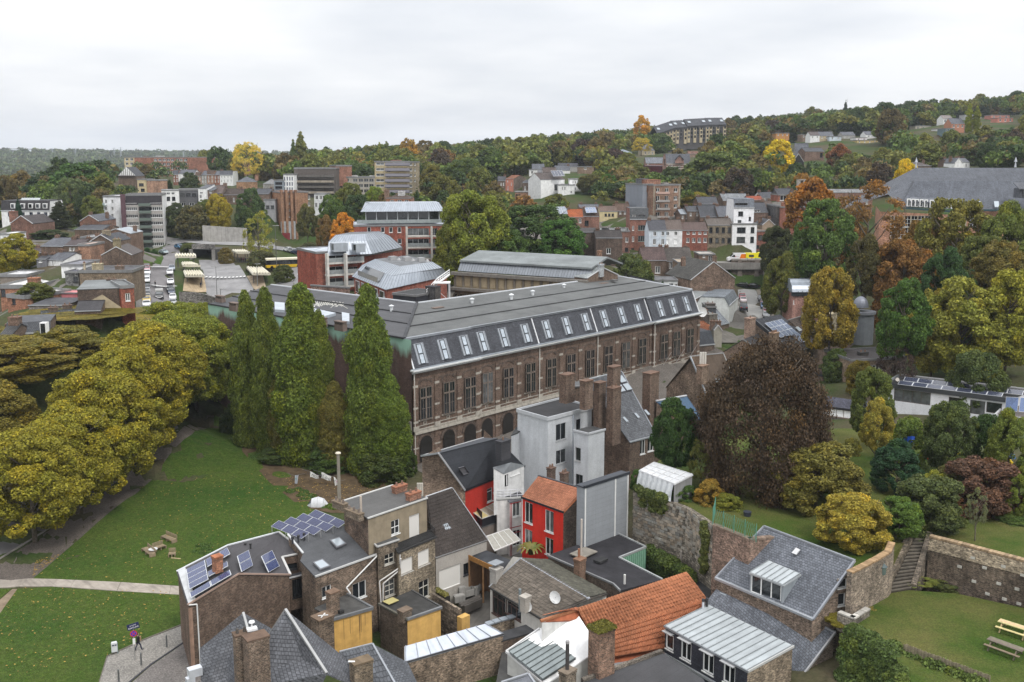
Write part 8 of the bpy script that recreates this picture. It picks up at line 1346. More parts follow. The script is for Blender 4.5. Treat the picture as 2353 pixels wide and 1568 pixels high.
for p in(r0,a4.Y(2278,685,285)):m=MB();m.tb(p,p+UZ(1.6),.35,.12,8);m.tb(p+UZ(1.6),p+UZ(3),.45,.03,8);m.bd('finial',ZNC,t,(.4,.42,.44))
p=a4.Y(2340,945,247);m=MB().bx(p,3.2,3,2.4);m.bx(p+V3(0,-1.55,.3),1.8,.12,1.7,1);m.sl([p+Vector(v) for v in((-2,-2,2.3),(2,-2,2.3),(1.6,2,3.8),(-1.6,2,3.8))],.2);m.bd('dormer',['slate','glass'],t,(.1,.105,.12))
bh('distant white slab building on the left skyline',a1,-40,172,205,280,2600,0,60,(FLT,1),(.62,.66,.7),gY(.6),PLS,win=[(218+i*20,228+i*20,60,(30,110),dict(nv=1,col=(.3,.35,.4),sill=False)) for i in range(3)],name='office_block',cat='office block');bh('distant dark blue-grey hall on the left skyline',a1,176,380,238,285,2620,0,60,(FLT,1),(.12,.15,.19),gY(.3),PLS,name='industrial_hall',cat='hall')
for i,x in enumerate((452,648,980,1036,1572)):
 p=a1.Y(x,285,2500);h=rz((85,88,90,95,60)[i],2500);t=tH('pylon',('first pylon from the left on the far skyline','second pylon from the left on the far skyline','left one of two close pylons left of brick block','right one of two close pylons left of brick block','small pylon showing above the red brick block')[i],'pylon',p,'pylons on the skyline');m=MB();w=h*.09
 for sx in(-1,1):
  for sy in(-1,1):m.bm(p+V3(sx*w,sy*w,-8),p+UZ(h),.5,.5)
 m.bd('mast',PNT,t,(.3,.33,.36))
 for k in(.6,.75,.9):m2=MB();m2.bm(p+V3(-h*.17,0,h*k),p+V3(h*.17,0,h*k),.5,.6);m2.bd('cross_arm',PNT,t,(.3,.33,.36))
# ------------------------------------------------------------------ the ground itself, then streets, cars, people
_plat=[a1.Y(1800,1300,278),a1.Y(2000,1420,250),a1.Y(1750,1180,300),a1.Y(2050,1200,296),a1.Y(2150,1000,345)]
CTRL+=[(v.x,v.y,v.z) for v in _plat]+[(a1.Y(1650,1560,228).x,226,8.6),(a1.Y(1650,1560,228).x,214,7.),(a1.Y(1750,1560,228).x,236,9.)]
CTRL+=[(v.x,v.y,v.z) for v in(a1.Y(1365,1465,256),a1.Y(1365,1240,300),a1.Y(1380,1150,330),a1.Y(1270,1500,240),b1.Y(1400,330,228),a2.Y(480,1180,290),a2.Y(300,1330,262),a2.Y(100,1400,255),a2.Y(420,1100,330),a2.Y(200,1020,380),a1.Y(1600,1000,340),a1.Y(1900,1005,340),a1.Y(2150,1010,340),a1.Y(1800,985,356),a1.Y(1500,990,360))]
CTRL+=[(b3.Y(x,82,291).x,291,10) for x in(1990,2060,2130,2200,2260)]+[(b3.Y(x,82,295).x,295.5,17) for x in(1990,2060,2130,2200,2260)]
CTRL+=[(v.x,v.y,v.z) for v in(b3.Y(2080,500,256),b3.Y(2250,500,256),b3.Y(2100,335,286),b3.Y(2200,340,286),b3.Y(2120,75,297),b3.Y(2230,75,297),a3.Y(1150,1465,297),a3.Y(1450,1440,298))]
GXY,GW=fit_ground()
make_ground()
for q in([(-160,140),(-92,140),(-92,235),(-118,330),(-200,330)],[(-20,205),(40,212),(62,225),(62,288),(40,300),(-20,300)],[(-15,305),(100,305),(110,372),(-15,372)],[(-5,88),(14,88),(14,135),(30,165),(22,172),(-8,140)]):lay('paved_yards',[Vector(p+(0,)) for p in q],CNC,(.13,.12,.105),.06,seg=8)
G0=lambda R,x,y:gp(R,x,y)
lawn_edge=[(c1,280,684),(c1,700,325),(c1,1090,0),(fU,440,1000),(fU,494,955),(fU,560,985),(fU,650,1060),(fU,740,1120),(fU,720,1180),(fU,640,1230),(fU,520,1262),(fU,420,1318),(c1,1535,746),(c1,1000,716),(c1,500,690)]
lay('lawn',[G0(*p) for p in lawn_edge],'grass',lift=.05,seg=6)
lay('lawn',[G0(*p) for p in((c1,150,770),(c1,430,752),(c1,1000,792),(c1,1545,820),(c1,1590,1075),(c1,1250,1200),(c1,920,1355),(c1,800,1720),(c1,-300,1720),(c1,-300,1250),(c1,0,980))],'grass',lift=.05,seg=6)
lay('lawn',[G0(*p) for p in((c1,-200,768),(c1,100,770),(c1,-30,880),(c1,-250,1050))],'grass',lift=.05,seg=6)
lay('dirt_path',[G0(*p) for p in((c1,105,772),(c1,155,772),(c1,0,985),(c1,-280,1260),(c1,-260,1060),(c1,-20,880))],'dirt',(.2,.155,.11),.035)
pa_t=[(c1,-40,690),(c1,95,700),(c1,245,684),(c1,490,690),(c1,640,697),(c1,1035,716),(c1,1465,745),(c1,1560,752)];pa_b=[(c1,-40,764),(c1,60,762),(c1,160,752),(c1,440,752),(c1,600,760),(c1,1000,790),(c1,1450,818),(c1,1560,824)]
t=tH('concrete_path','pale concrete slab path crossing the lawn','path',G0(c1,700,740));del t['category'];t['kind']='structure'
for i in range(7):
 q=[G0(*pa_b[i]),G0(*pa_b[i+1]),G0(*pa_t[i+1]),G0(*pa_t[i])];c=sum(q,Vector())/4;q=[c+(v-c)*.992+UZ(.09) for v in q];m=MB().sl(q,.12);m.bd('paving_slab',CNC,t,tuple(k*(.9+.03*i) for k in(.3,.265,.225)))
lay('cobbled_walk',[G0(*p) for p in((c1,-200,560),(c1,0,540),(c1,330,330),(c1,690,90),(fU,300,1080),(fU,400,1010),(fU,470,955),(fU,492,956),(fU,440,1000),(c1,1090,0),(c1,700,325),(c1,280,684),(c1,95,700),(c1,-200,690))],'cobble',(.16,.135,.115),.03)
lay('cobbled_square',[G0(*p) for p in((c1,-200,765),(c1,40,762),(c1,-20,700),(c1,-200,695))],'cobble',(.22,.2,.18),.032)
lay('bare_earth',[G0(*p) for p in((fU,560,985),(fU,650,1060),(fU,700,1080),(fU,900,1100),(fU,940,1180),(fU,760,1180),(fU,690,1165),(fU,620,1110),(fU,540,1020))],'dirt',(.085,.06,.035),.07)
kb=MB()
kpts=[G0(c1,-200,645),G0(c1,0,520),G0(c1,330,318),G0(c1,690,80),G0(fU,300,1075),G0(fU,410,990)]
for p,q in zip(kpts,kpts[1:]):kb.ob(p,q-p,V3(-.25,.12,0),(0,0,.14))
struct('kerb',kb,STN,(.24,.22,.2))
lay('road',[G0(*p) for p in((c1,-400,640),(c1,-200,640),(c1,0,515),(c1,330,312),(c1,690,75),(fU,300,1070),(fU,410,985),(fU,400,955),(fU,270,1010),(fU,60,1120),(fU,-150,1220))],'asphalt',(.1,.095,.095),.025)
lay('pavement',[G0(*p) for p in((c1,845,1600),(c1,920,1352),(c1,1250,1205),(c1,1600,1068),(c1,1620,1190),(c1,1285,1415),(c1,1060,1600))],'cobble',(.31,.29,.26),.06)
m=MB();ke=[G0(c1,1040,1620),G0(c1,1285,1418),G0(c1,1480,1285),G0(c1,1640,1180)]
for p,q in zip(ke,ke[1:]):m.ob(p-UZ(.05),q-p,V3(.12,-.1,0),(0,0,.12))
struct('kerb',m,STN,(.06,.06,.07));m=MB();ke=[G0(c1,845,1600),G0(c1,920,1353),G0(c1,1250,1203),G0(c1,1600,1066)]
for p,q in zip(ke,ke[1:]):m.ob(p,q-p,V3(-.1,.08,0),(0,0,.13))
struct('kerb',m,STN,(.15,.135,.11))
A_=ACADEMY.location;lay('school_street',[V3(A_.x,A_.y,0)+E1*u+N1*k for u,k in((-1,-.2),(30,-.2),(60,-.2),(86,-.2),(86,11),(60,11),(30,10),(-1,8))],'cobble',(.17,.15,.13),.08)
lay('cobbled_street',[G0(*p) for p in((c1,1050,1640),(c1,1290,1430),(c1,1640,1190),(c1,1800,1400),(c1,1700,1700))],'cobble',(.22,.2,.185),.03)
def fallen(lB,poly,n,size,cols,seed):
 rng=RG(seed);P=np.array([(p.x,p.y) for p in poly]);x0,y0=P.min(0);x1,y1=P.max(0);m=MB();k=0;tot=len(P)
 while k<n:
  x,y=x0+(x1-x0)*rng.random(),y0+(y1-y0)*rng.random();ins=False;j=tot-1
  for i in range(tot):
   if(P[i,1]>y)!=(P[j,1]>y) and x<(P[j,0]-P[i,0])*(y-P[i,1])/(P[j,1]-P[i,1]+1e-9)+P[i,0]:ins=not ins
   j=i
  if not ins:continue
  a=rng.random()*6.28;s=size*(.5+rng.random());z=.1;c,d=math.cos(a)*s,math.sin(a)*s;m.v+=[(x-c,y-d,z),(x+d*.6,y-c*.6,z+.04*rng.random()),(x+c,y+d,z+.03),(x-d*.6,y+c*.6,z)];i0=len(m.v)-4;m.f.append((i0,i0+1,i0+2,i0+3));m.m.append(0);k+=1
 o=m.bd('fallen_leaves','leaf_litter');tag(o,lB,'fallen leaves',None,'stuff')
_t=NT('leaf_litter');rp=_t.n('NewGeometry').outputs['Random Per Island'];_t.out(_t.mix(rp,(.22,.12,.04),(.38,.26,.06)),.8,.2)
fallen('yellow fallen leaves scattered over the upper lawn',[G0(*p) for p in lawn_edge],750,.1,None,1);fallen('yellow fallen leaves scattered over the lower lawn',[G0(*p) for p in((c1,150,770),(c1,1000,792),(c1,1545,820),(c1,1250,1200),(c1,920,1355),(c1,0,1560),(c1,0,980))],300,.1,None,2);fallen('brown leaf litter under the poplars by the tent',[G0(*p) for p in((fU,600,1040),(fU,700,1080),(fU,900,1110),(fU,930,1180),(fU,690,1165))],700,.1,None,3);fallen('brown leaves gathered along the tree-lined walk',[G0(*p) for p in((c1,330,330),(c1,690,90),(fU,300,1080),(fU,400,1010),(c1,1090,0),(c1,700,325),(c1,280,684))],1500,.1,None,4)
rng=RG(12);TUF=[(np.array(list(G0(fU,x+rng.normal()*14,y+rng.normal()*6))),.35+.5*rng.random(),np.array([0,0,1.]),.5) for x,y,k in((560,1010,14),(610,1055,10),(465,1268,12),(640,1230,12),(700,1140,14),(760,1165,10)) for _ in range(k)]
o=link('undergrowth',leaf_mesh('undergrowth',TUF,40,.1,rng),None,(0,0,0),None,(.05,.085,.02));tag(o,'rough weeds along the edge of the lawn and houses','undergrowth',None,'stuff')
# --- streets of the left quarter
def strip(name,L,Rr,mat,col,lift=.12,seg=6):return lay(name,[gp(*p) for p in L]+[gp(*p) for p in Rr][::-1],mat,col,lift,seg=seg)
strip('street',[(a1,1225,1640),(a1,1285,1330),(a1,1292,1230),(a1,1330,1190),(a1,1420,1110),(a1,1390,1060),(a1,1420,1010)],[(a1,1530,1640),(a1,1500,1430),(a1,1480,1230),(a1,1500,1160),(a1,1560,1090),(a1,1530,1020),(a1,1600,1000)],'asphalt',(.135,.125,.125))
strip('pavement',[(a1,1165,1640),(a1,1168,1400),(a1,1172,1240)],[(a1,1225,1640),(a1,1240,1400),(a1,1262,1230)],CNC,(.17,.16,.145),.16)
strip('bus_station_road',[(a1,1745,1400),(a1,1745,1280),(a1,1700,1160)],[(a1,2170,1410),(a1,2100,1290),(a1,1985,1160)],'asphalt',(.2,.195,.195),.2);strip('bus_station_road',[(a1,1900,1520),(a1,1745,1400)],[(a1,2050,1480),(a1,2170,1410)],'asphalt',(.2,.195,.195),.2)
strip('platform',[(a1,1565,1430),(a1,1580,1320)],[(a1,1770,1440),(a1,1745,1300)],CNC,(.36,.28,.18),.3);strip('platform',[(a1,2170,1410),(a1,2110,1300)],[(a1,2290,1400),(a1,2250,1290)],CNC,(.33,.26,.18),.3)
strip('main_road',[(a2,180,1400),(a2,330,1260),(a2,440,1180),(a2,420,1130),(a2,300,1080),(a2,130,1060)],[(a2,520,1400),(a2,560,1290),(a2,570,1180),(a2,560,1140),(a2,400,1060),(a2,150,1030)],'asphalt',(.17,.165,.165),.2)
strip('main_road',[(a1,1410,1010),(a1,1600,1010),(a1,1900,1030),(a1,2120,1040),(a1,2353,1060)],[(a1,1420,960),(a1,1600,985),(a1,1900,990),(a1,2120,1000),(a1,2353,1010)],'asphalt',(.2,.195,.19),.2)
gr=[gp(a1,1160,1190),gp(a1,1290,1195),gp(a1,1400,1145),gp(a1,1390,1125),gp(a1,1160,1140)];lay('green_verge',gr,'grass',None,.2)
def cR(lB,R,a,b_,n,w,l,lift=.26):
 t=tH('zebra_crossing',lB,'zebra crossing',gp(R,*a));p,q=gp(R,*a),gp(R,*b_);d=(q-p)/n
 for i in range(n):
  o=p+d*(i+.2);m=MB();dd=d*.55;s=nL(d)*l;pts=[o-s/2,o+dd-s/2,o+dd+s/2,o+s/2];z=max(gZ(v.x,v.y) for v in pts)+lift
  m.pl([V3(v.x,v.y,z) for v in pts]);m.bd('stripe',PNT,t,(.62,.62,.6))
cR('white zebra stripes at the far end of the car-lined street',a1,(1305,1238),(1450,1232),7,1,2.4);cR('white zebra stripes near the black pick-up truck',a1,(1305,1404),(1500,1402),6,1,2.4);cR('white zebra stripes crossing the bus station road',a1,(1750,1315),(2110,1308),11,1,2.6);cR('white zebra stripes by the waiting cyclists',a2,(480,1232),(555,1228),5,1,2.5);cR('white zebra stripes above the cyclists on the main road',a2,(490,1184),(560,1181),5,1,2.5)
m=MB()
for i in range(5):p,q=gp(a2,370+i*45-10,1340-i*52),gp(a2,382+i*43-4,1327-i*50);m.bm(mv(p,.27),mv(q,.27),.22,.01)
for a,b_ in(((490,1310),(520,1280)),((520,1280),(558,1268)),((470,1372),(500,1345)),((428,1372),(452,1345))):m.bm(mv(gp(a2,*a),.27),mv(gp(a2,*b_),.27),.25,.01)
o=struct('road_markings',m,PNT,(.6,.6,.58))
# --- right-hand street
strip('side_street',[(b3,2010,640),(b3,2040,455),(b3,2035,345)],[(b3,2300,600),(b3,2215,440),(b3,2180,345)],'asphalt',(.22,.215,.2),.15);strip('side_pavement',[(b3,2300,600),(b3,2215,440),(b3,2190,350)],[(b3,2400,620),(b3,2300,440),(b3,2240,340)],CNC,(.19,.165,.13),.25)
UW=[b3.Y(1985,84,293),b3.Y(2255,82,293)];W_=lW('street_wall','tall sooty brick retaining wall under the upper street',UW,2,0,1.,OBR,(.085,.06,.05),((.28,.26,.23),2.2,.5,'coping_stone',STN))
for x in(2050,2195):
 for k in range(9):p=b3.Y(x,110+k*24,292.9);m=MB();w=1.5 if k%2 else 1.1;m.bx(p+V3(0,-.05,0),w,.35,.9);m.bd('quoin_block',STN,W_,(.17,.145,.125))
lW('street_wall','sloping stone flank wall beside the steps and parked cars',[b3.Y(2255,84,293),b3.Y(2290,330,266),b3.Y(2300,400,258)],2,0,.8,'rubble',(.2,.175,.15),((.3,.28,.25),1.6,.3,'coping_stone',STN))
zU=UW[0].z-.9;m=MB().sl([V3(UW[0].x-32,292.2,zU),V3(UW[1].x+1,292.2,zU),V3(UW[1].x+4,306,zU),V3(UW[0].x-32,306,zU)],2.);struct('upper_street',m,CNC,(.2,.19,.175))
t=tH('garden_steps','dark flight of steps beside the flank wall of the street','steps',b3.Y(2320,400,264))
for i in range(12):p=b3.Y(2325,425-i*11,262+i*.5);m=MB().bx(p,3.2,.5,.18);m.bd('step',STN,t,(.09,.085,.075))
# --- vehicles
CARP={}
def car_meshes():
 prof=[(-2.1,.35),(-2.15,.75),(-2.,.95),(-1.55,1.02),(-.95,1.45),(.55,1.47),(1.15,1.02),(1.95,.88),(2.12,.62),(2.1,.35)];b=MB();w=.86;ins=[0,0,0,0,.14,.14,0,.02,.04,0]
 L=[(x,-w+i,z) for(x,z),i in zip(prof,ins)];Rr=[(x,w-i,z) for(x,z),i in zip(prof,ins)];n=len(prof)
 for i in range(n):j=(i+1)%n;b.pl([L[i],L[j],Rr[j],Rr[i]][::-1])
 b.pl(L);b.pl(Rr[::-1]);CARP['body']=b.mesh('body','carpaint');g=MB();e=.012
 g.pl([(-1.5,-.74,1.06),(-1.5,.74,1.06),(-1.,.66,1.41),(-1.,-.66,1.41)][::1]);g.v=[(x-.02,y,z+.02) for x,y,z in g.v];CARP['rear_window']=g.mesh('rear_window','glass')
 g=MB();g.pl([(1.1,-.76,1.06),(.6,-.66,1.43),(.6,.66,1.43),(1.1,.76,1.06)]);g.v=[(x+.03,y,z+.02) for x,y,z in g.v];CARP['windscreen']=g.mesh('windscreen','glass')
 for s,nm in((-1,'sl'),(1,'sr')):
  g=MB();g.pl([(-1.35,s*(w+.005),1.04),(1.,s*(w+.005),1.04),(.5,s*(w-.125),1.42),(-.92,s*(w-.125),1.42)][::s]);CARP[nm]=g.mesh('side_window','glass')
 g=MB();g.tb((0,-.1,0),(0,.1,0),.32,n=12);g.tb((0,-.11,0),(0,.11,0),.19,n=10,m=1);CARP['wheel']=g.mesh('wheel',['rubber','metal']);g=MB();g.bx((0,0,0),.06,.32,.16);CARP['lamp']=g.mesh('headlight',PGL);g=MB();g.bx((0,0,0),.06,.9,.12);CARP['plate']=g.mesh('number_plate',PNT)
car_meshes()
CG={}
def car(lB,p,yaw,col,gR,s=1.,hs=1.,cat='car',name='parked_car'):
 t=tH(name,lB,cat,p,gR);t.rotation_euler=(0,0,yaw);t.scale=(s,s,s*hs)
 link('body',CARP['body'],t,cO=col)
 for k in('rear_window','windscreen'):link(k,CARP[k],t)
 link('side_window',CARP['sl'],t);link('side_window',CARP['sr'],t)
 for x in(-1.32,1.32):
  for y in(-.8,.8):link('wheel',CARP['wheel'],t,(x,y,.32),None,(.02,.02,.022))
 for y in(-.58,.58):link('headlight',CARP['lamp'],t,(2.1,y,.62),None,gY(.7));link('tail_light',CARP['lamp'],t,(-2.13,y,.78),None,(.35,.02,.02))
 link('number_plate',CARP['plate'],t,(2.13,0,.45),None,gY(.7))
 return t
def hD(R,a,b_):p,q=gp(R,*a),gp(R,*b_);return math.atan2(q.y-p.y,q.x-p.x)
CW,CB_,CS,CDG,CDB,CRD,CWN=(.72,.73,.74),(.012,.012,.014),(.38,.39,.4),(.07,.075,.08),(.02,.035,.07),(.25,.02,.03),(.1,.018,.025)
hl=hD(a1,(1257,1230),(1257,1550));lift=.17;gl_='cars parked along both sides of the left-hand street'
for i,(x,y,c,lb) in enumerate(((1258,1236,CWN,'wine red car, first in the left row below the green verge'),(1258,1258,(.4,.2,.22),'dusty pink-red car behind the wine red one'),(1260,1287,CW,'white car third from the top of left row'),(1256,1318,CS,'silver car ahead of a white estate in left row'),(1256,1352,CW,'white estate car before the gap in left row'),(1256,1413,CB_,'black car just below the gap in left row'),(1257,1447,CS,'silver-grey car below the black one in left row'),(1257,1478,CDG,'dark grey car in the middle of left row'),(1258,1503,(.35,.33,.3),'beige-grey car above the yellow one in left row'),(1256,1525,(.55,.4,.1),'pale yellow car near the trees in left row'),(1256,1560,CW,'white car lowest in left row at the plane trees'))):v=mv(gp(a1,x,y),lift);car(lb,v,hl,c,gl_)
hr_=hD(a1,(1465,1240),(1480,1550))
for x,y,c,lb in((1472,1248,(.22,.25,.3),'blue-grey car at the top of right row'),(1455,1283,CW,'white car under the pergola in right row'),(1460,1365,CW,'white car alone above the zebra stripes in right row'),(1457,1425,CDG,'dark grey car below the zebra stripes in right row'),(1468,1452,CDB,'dark blue car beside the pick-up in right row'),(1480,1497,CW,'clean white car in the middle of right row'),(1478,1545,CS,'silver car above the last white ones in right row'),(1484,1582,gY(.66),'pale grey car second from bottom of right row')):v=mv(gp(a1,x,y),lift);car(lb,v,hr_,c,gl_)
v=mv(gp(b1,1485,335),lift);car('large white car lowest in the right row',v,hr_,CW,gl_,1.08,1.1)
v=mv(gp(a1,1365,1495),lift);t=car('black pick-up truck with white covered load bed driving down street',v,hr_,CB_,None,1.15,1.12,'pick-up truck','pickup_truck');m=MB().bx((-1.9,0,.8),1.6,1.6,.95);o=m.bd('load_cover',PNT,None,(.5,.5,.48));o.parent=t
hs=hD(b3,(2235,420),(2275,530));gs='cars parked on the right-hand side street'
for x,y,c,lb,h,sc_ in((2072,425,CRD,'bright red car at the head of the kerb row',1,1),(2080,452,(.5,.42,.42),'pale pinkish car behind the bright red one',1,1),(2235,440,CDG,'dark grey car nearest the steps',1,1.05),(2252,470,CWN,'dark wine car second from the steps',1,1),(2258,505,(.04,.1,.2),'blue car third from the steps',1,1),(2280,545,(.16,.015,.03),'crimson car fourth from the steps',1,1),(2278,580,CS,'grey car lowest in the row by the steps',1,1),(2075,325,CB_,'left black car parked below the sooty wall',0,1),(2160,332,CB_,'right black car parked below the sooty wall',0,1)):
 v=mv(gp(b3,x,y),.2);car(lb,v,hs if h else 2.6,c,gs,sc_)
v=mv(gp(b3,2083,530),.2);car('black van parked at the lower end of the side street',v,hs+math.pi,(.03,.035,.04),gs,1.12,1.32,'van','parked_van')
hp=hD(a2,(330,1082),(540,1140));gq='cars parked beside the main road'
for x,y,c,lb in((330,1088,CW,'white car furthest up the main road'),(364,1097,CS,'silver car second in the main road line'),(402,1108,CDB,'navy car third in the main road line'),(452,1124,CB_,'black car before the white one on the main road'),(495,1134,CW,'white car near the red brick flats on main road'),(535,1144,CDG,'dark car nearest the red brick flats')):v=mv(gp(a2,x,y),.25);car(lb,v,hp,c,gq)
hq=hD(a1,(1530,1058),(1610,1085))
for x,y,c,lb in((1533,1062,(.06,.17,.3),'light blue car above the tunnel mouth'),(1568,1072,CDG,'dark grey car between blue and black above tunnel'),(1606,1083,CB_,'black car closest to the tunnel mouth'),(1400,1108,(.25,.32,.34),'pale teal car by the foot of the apartment tower')):v=mv(gp(a1,x,y),.25);car(lb,v,hq,c,'cars around the tunnel mouth')
v=mv(gp(fU,42,1003),.1);car('black car in the shade of the plane trees',v,.35,(.015,.016,.018),None)
def van(lB,p,yaw,col,cat,L=5.6,Hh=2.5,parts=()):
 t=tH('parked_van',lB,cat,p);t.rotation_euler=(0,0,yaw);h=L/2;pr=[(-h,.4),(-h,Hh),(h-1.9,Hh),(h-1.,1.55),(h-.1,1.2),(h,.9),(h,.4)];b=MB();w=1.;Ln=[(x,-w,z) for x,z in pr];Rn=[(x,w,z) for x,z in pr];n=len(pr)
 for i in range(n):j=(i+1)%n;b.pl([Ln[i],Ln[j],Rn[j],Rn[i]][::-1])
 b.pl(Ln);b.pl(Rn[::-1]);link('body',b.mesh('body','carpaint'),t,cO=col)
 g=MB();g.pl([(h-1.+.02,-.88,1.6),(h-1.82,-.88,Hh-.1),(h-1.82,.88,Hh-.1),(h-1.+.02,.88,1.6)][::-1]);g.v=[(x+.03,y,z+.02) for x,y,z in g.v];link('windscreen',g.mesh('windscreen','glass'),t)
 for s in(-1,1):g=MB();g.pl([(h-2.2,s*1.01,1.45),(h-1.05,s*1.01,1.5),(h-1.75,s*1.01,2.15),(h-2.2,s*1.01,2.15)][::s]);link('side_window',g.mesh('side_window','glass'),t)
 for x in(-h+1.1,h-1.):
  for y in(-.95,.95):link('wheel',CARP['wheel'],t,(x,y,.33),None,gY(.02),(1.1,1,1.1))
 for nm,pts,c in parts:
  for s in(-1,1):g=MB();g.pl([(x,s*1.012,z) for x,z in pts][::s]);link(nm,g.mesh(nm,'carpaint'),t,cO=c)
 return t
zS=zU+.05
pV=lambda x,Yv:V3(b3.Y(x,60,Yv).x,Yv,zS)
van('white van with slanted orange rear half and small red emblem on the upper street',pV(2030,295.6),math.pi,(.74,.74,.75),'van',6.2,2.6,(('orange_panel',[(-3.05,.5),(-.3,.5),(-1.,2.4),(-3.05,2.4)],(.75,.19,.015)),('emblem',[(.55,1.55),(.75,1.45),(.95,1.5),(.85,1.6),(.75,1.6),(.72,1.85),(.55,1.8)],(.55,.05,.05)),('lettering',[(-.35,1.55),(.48,1.55),(.48,1.68),(-.35,1.68)],(.5,.45,.45))))
t=van('yellow ambulance with green chequers parked behind the white van',pV(2182,295.2),0,(.78,.68,.02),'ambulance',5.9,2.7,(('green_chequer',[(-2.9,1.),(-2.4,1.),(-2.4,1.3),(-2.9,1.3)],(.05,.4,.12)),('red_chequer',[(-1.5,1.),(-.9,1.),(-.9,1.35),(-1.5,1.35)],(.5,.04,.03)),('green_chequer',[(-.4,1.),(2.4,.95),(2.4,1.15),(-.4,1.3)],(.06,.42,.1)),('body_window',[(-2.1,1.5),(-.6,1.5),(-.6,2.2),(-2.1,2.2)],(.05,.06,.06)),('green_chequer',[(1.4,1.3),(2.,1.3),(1.7,1.6),(1.4,1.6)],(.06,.42,.1))));m=MB().bx((1.2,0,2.7),.5,1.4,.16);link('light_bar',m.mesh('light_bar',PNT),t,cO=(.75,.7,.1))
van('white crew van parked on upper street behind brown roofs',V3(a3.Y(1100,1440,297).x,297,zS),0,(.7,.7,.71),'van',5.2,2.);van('white van half hidden by the wine-brown roof',V3(a3.Y(1205,1440,297).x,297,zS),math.pi,(.7,.7,.71),'van',5.,2.2)
p0,p1=gp(a2,140,1262),gp(a2,440,1205);d=p1-p0;t=tH('city_bus','yellow and black city bus with pale roof waiting by hedge','bus',(p0+p1)/2+UZ(.3));t.rotation_euler=(0,0,math.atan2(d.y,d.x));L=min(d.length,15);t['_o']=(0,0,0)
for nm,z0,z1,ww,c,mt in(('lower_body',.35,1.15,1.25,(.55,.36,.02),'carpaint'),('window_band',1.15,2.5,1.22,(.02,.02,.025),'carpaint'),('roof',2.5,3.,1.25,(.66,.62,.48),PNT)):m=MB();m.bx((0,0,z0),L,2*ww,z1-z0);o=link(nm,m.mesh(nm,mt),t,cO=c)
for x in(-L*.35,L*.1,L*.38):
 for y in(-1.15,1.15):link('wheel',CARP['wheel'],t,(x,y,.45),None,gY(.02),(1.4,1,1.4))
for i in range(7):
 m=MB().bx((-L/2+L*(i+.5)/7,0,1.35),L/7*.82,2.46,.95);link('window',m.mesh('window','glass'),t)
def sH(lB,quad,Ys,n,hgt=3.4):
 q=[a1.Y(x,y,Yv) for(x,y),Yv in zip(quad,Ys)];z=sum(v.z for v in q)/4;q=[V3(v.x,v.y,z) for v in q];t=tH('bus_shelter',lB,'bus shelter',(q[0]+q[2])/2,'white vaulted bus shelters')
 for i in range(n):
  m=MB();k=5
  for j in range(k):
   f=lambda u,s:q[0].lerp(q[1],u).lerp(q[3].lerp(q[2],u),s);u0,u1=(i+j/k)/n,(i+(j+1)/k)/n;h0,h1=.55*math.sin(math.pi*j/k),.55*math.sin(math.pi*(j+1)/k);m.pl([f(u0,0)+UZ(h0),f(u0,1)+UZ(h0),f(u1,1)+UZ(h1),f(u1,0)+UZ(h1)])
  m.bd('vault',PNT,t,(.66,.62,.5))
 m=MB();[m.bm(q[a],q[b_],.3,.5) for a,b_ in((0,1),(1,2),(2,3),(3,0))];m.bd('fascia',PNT,t,(.5,.47,.38))
 for u,s in((.1,.2),(.9,.2),(.1,.8),(.9,.8)):v=q[0].lerp(q[1],u).lerp(q[3].lerp(q[2],u),s);m=MB().tb(v,v-UZ(hgt),.14,n=6);m.bd('post',PNT,t,gY(.12))
sH('white vaulted shelter furthest up the car-lined street',((1500,1095),(1668,1090),(1676,1150),(1505,1150)),(300,300,292,292),7)
sH('white vaulted shelter in the middle above the platform',((1555,1170),(1640,1168),(1712,1220),(1570,1225)),(288,288,280,280),6);sH('large white vaulted shelter nearest the curved wall',((1570,1225),(1712,1222),(1748,1325),(1590,1330)),(280,280,268,268),7)
sH('white vaulted shelter beside the tunnel hedge',((1985,1060),(2100,1058),(2136,1112),(2030,1118)),(320,320,312,312),6);sH('white vaulted shelter by the yellow bus',((2112,1195),(2240,1192),(2312,1305),(2165,1312)),(285,285,268,268),6)
lW('concrete_wall','long ribbed concrete retaining wall below the trees',[a1.Y(1395,850,372),a1.Y(1560,885,372),a1.Y(1740,920,370),a1.Y(1990,975,362)],5,0,.5,CNC,(.26,.245,.22));lW('concrete_wall','pale panelled concrete wall in front of hillside trees',[a1.Y(1730,862,356),a1.Y(1920,874,354),a1.Y(2105,885,350)],5,0,.5,CNC,(.36,.345,.32))
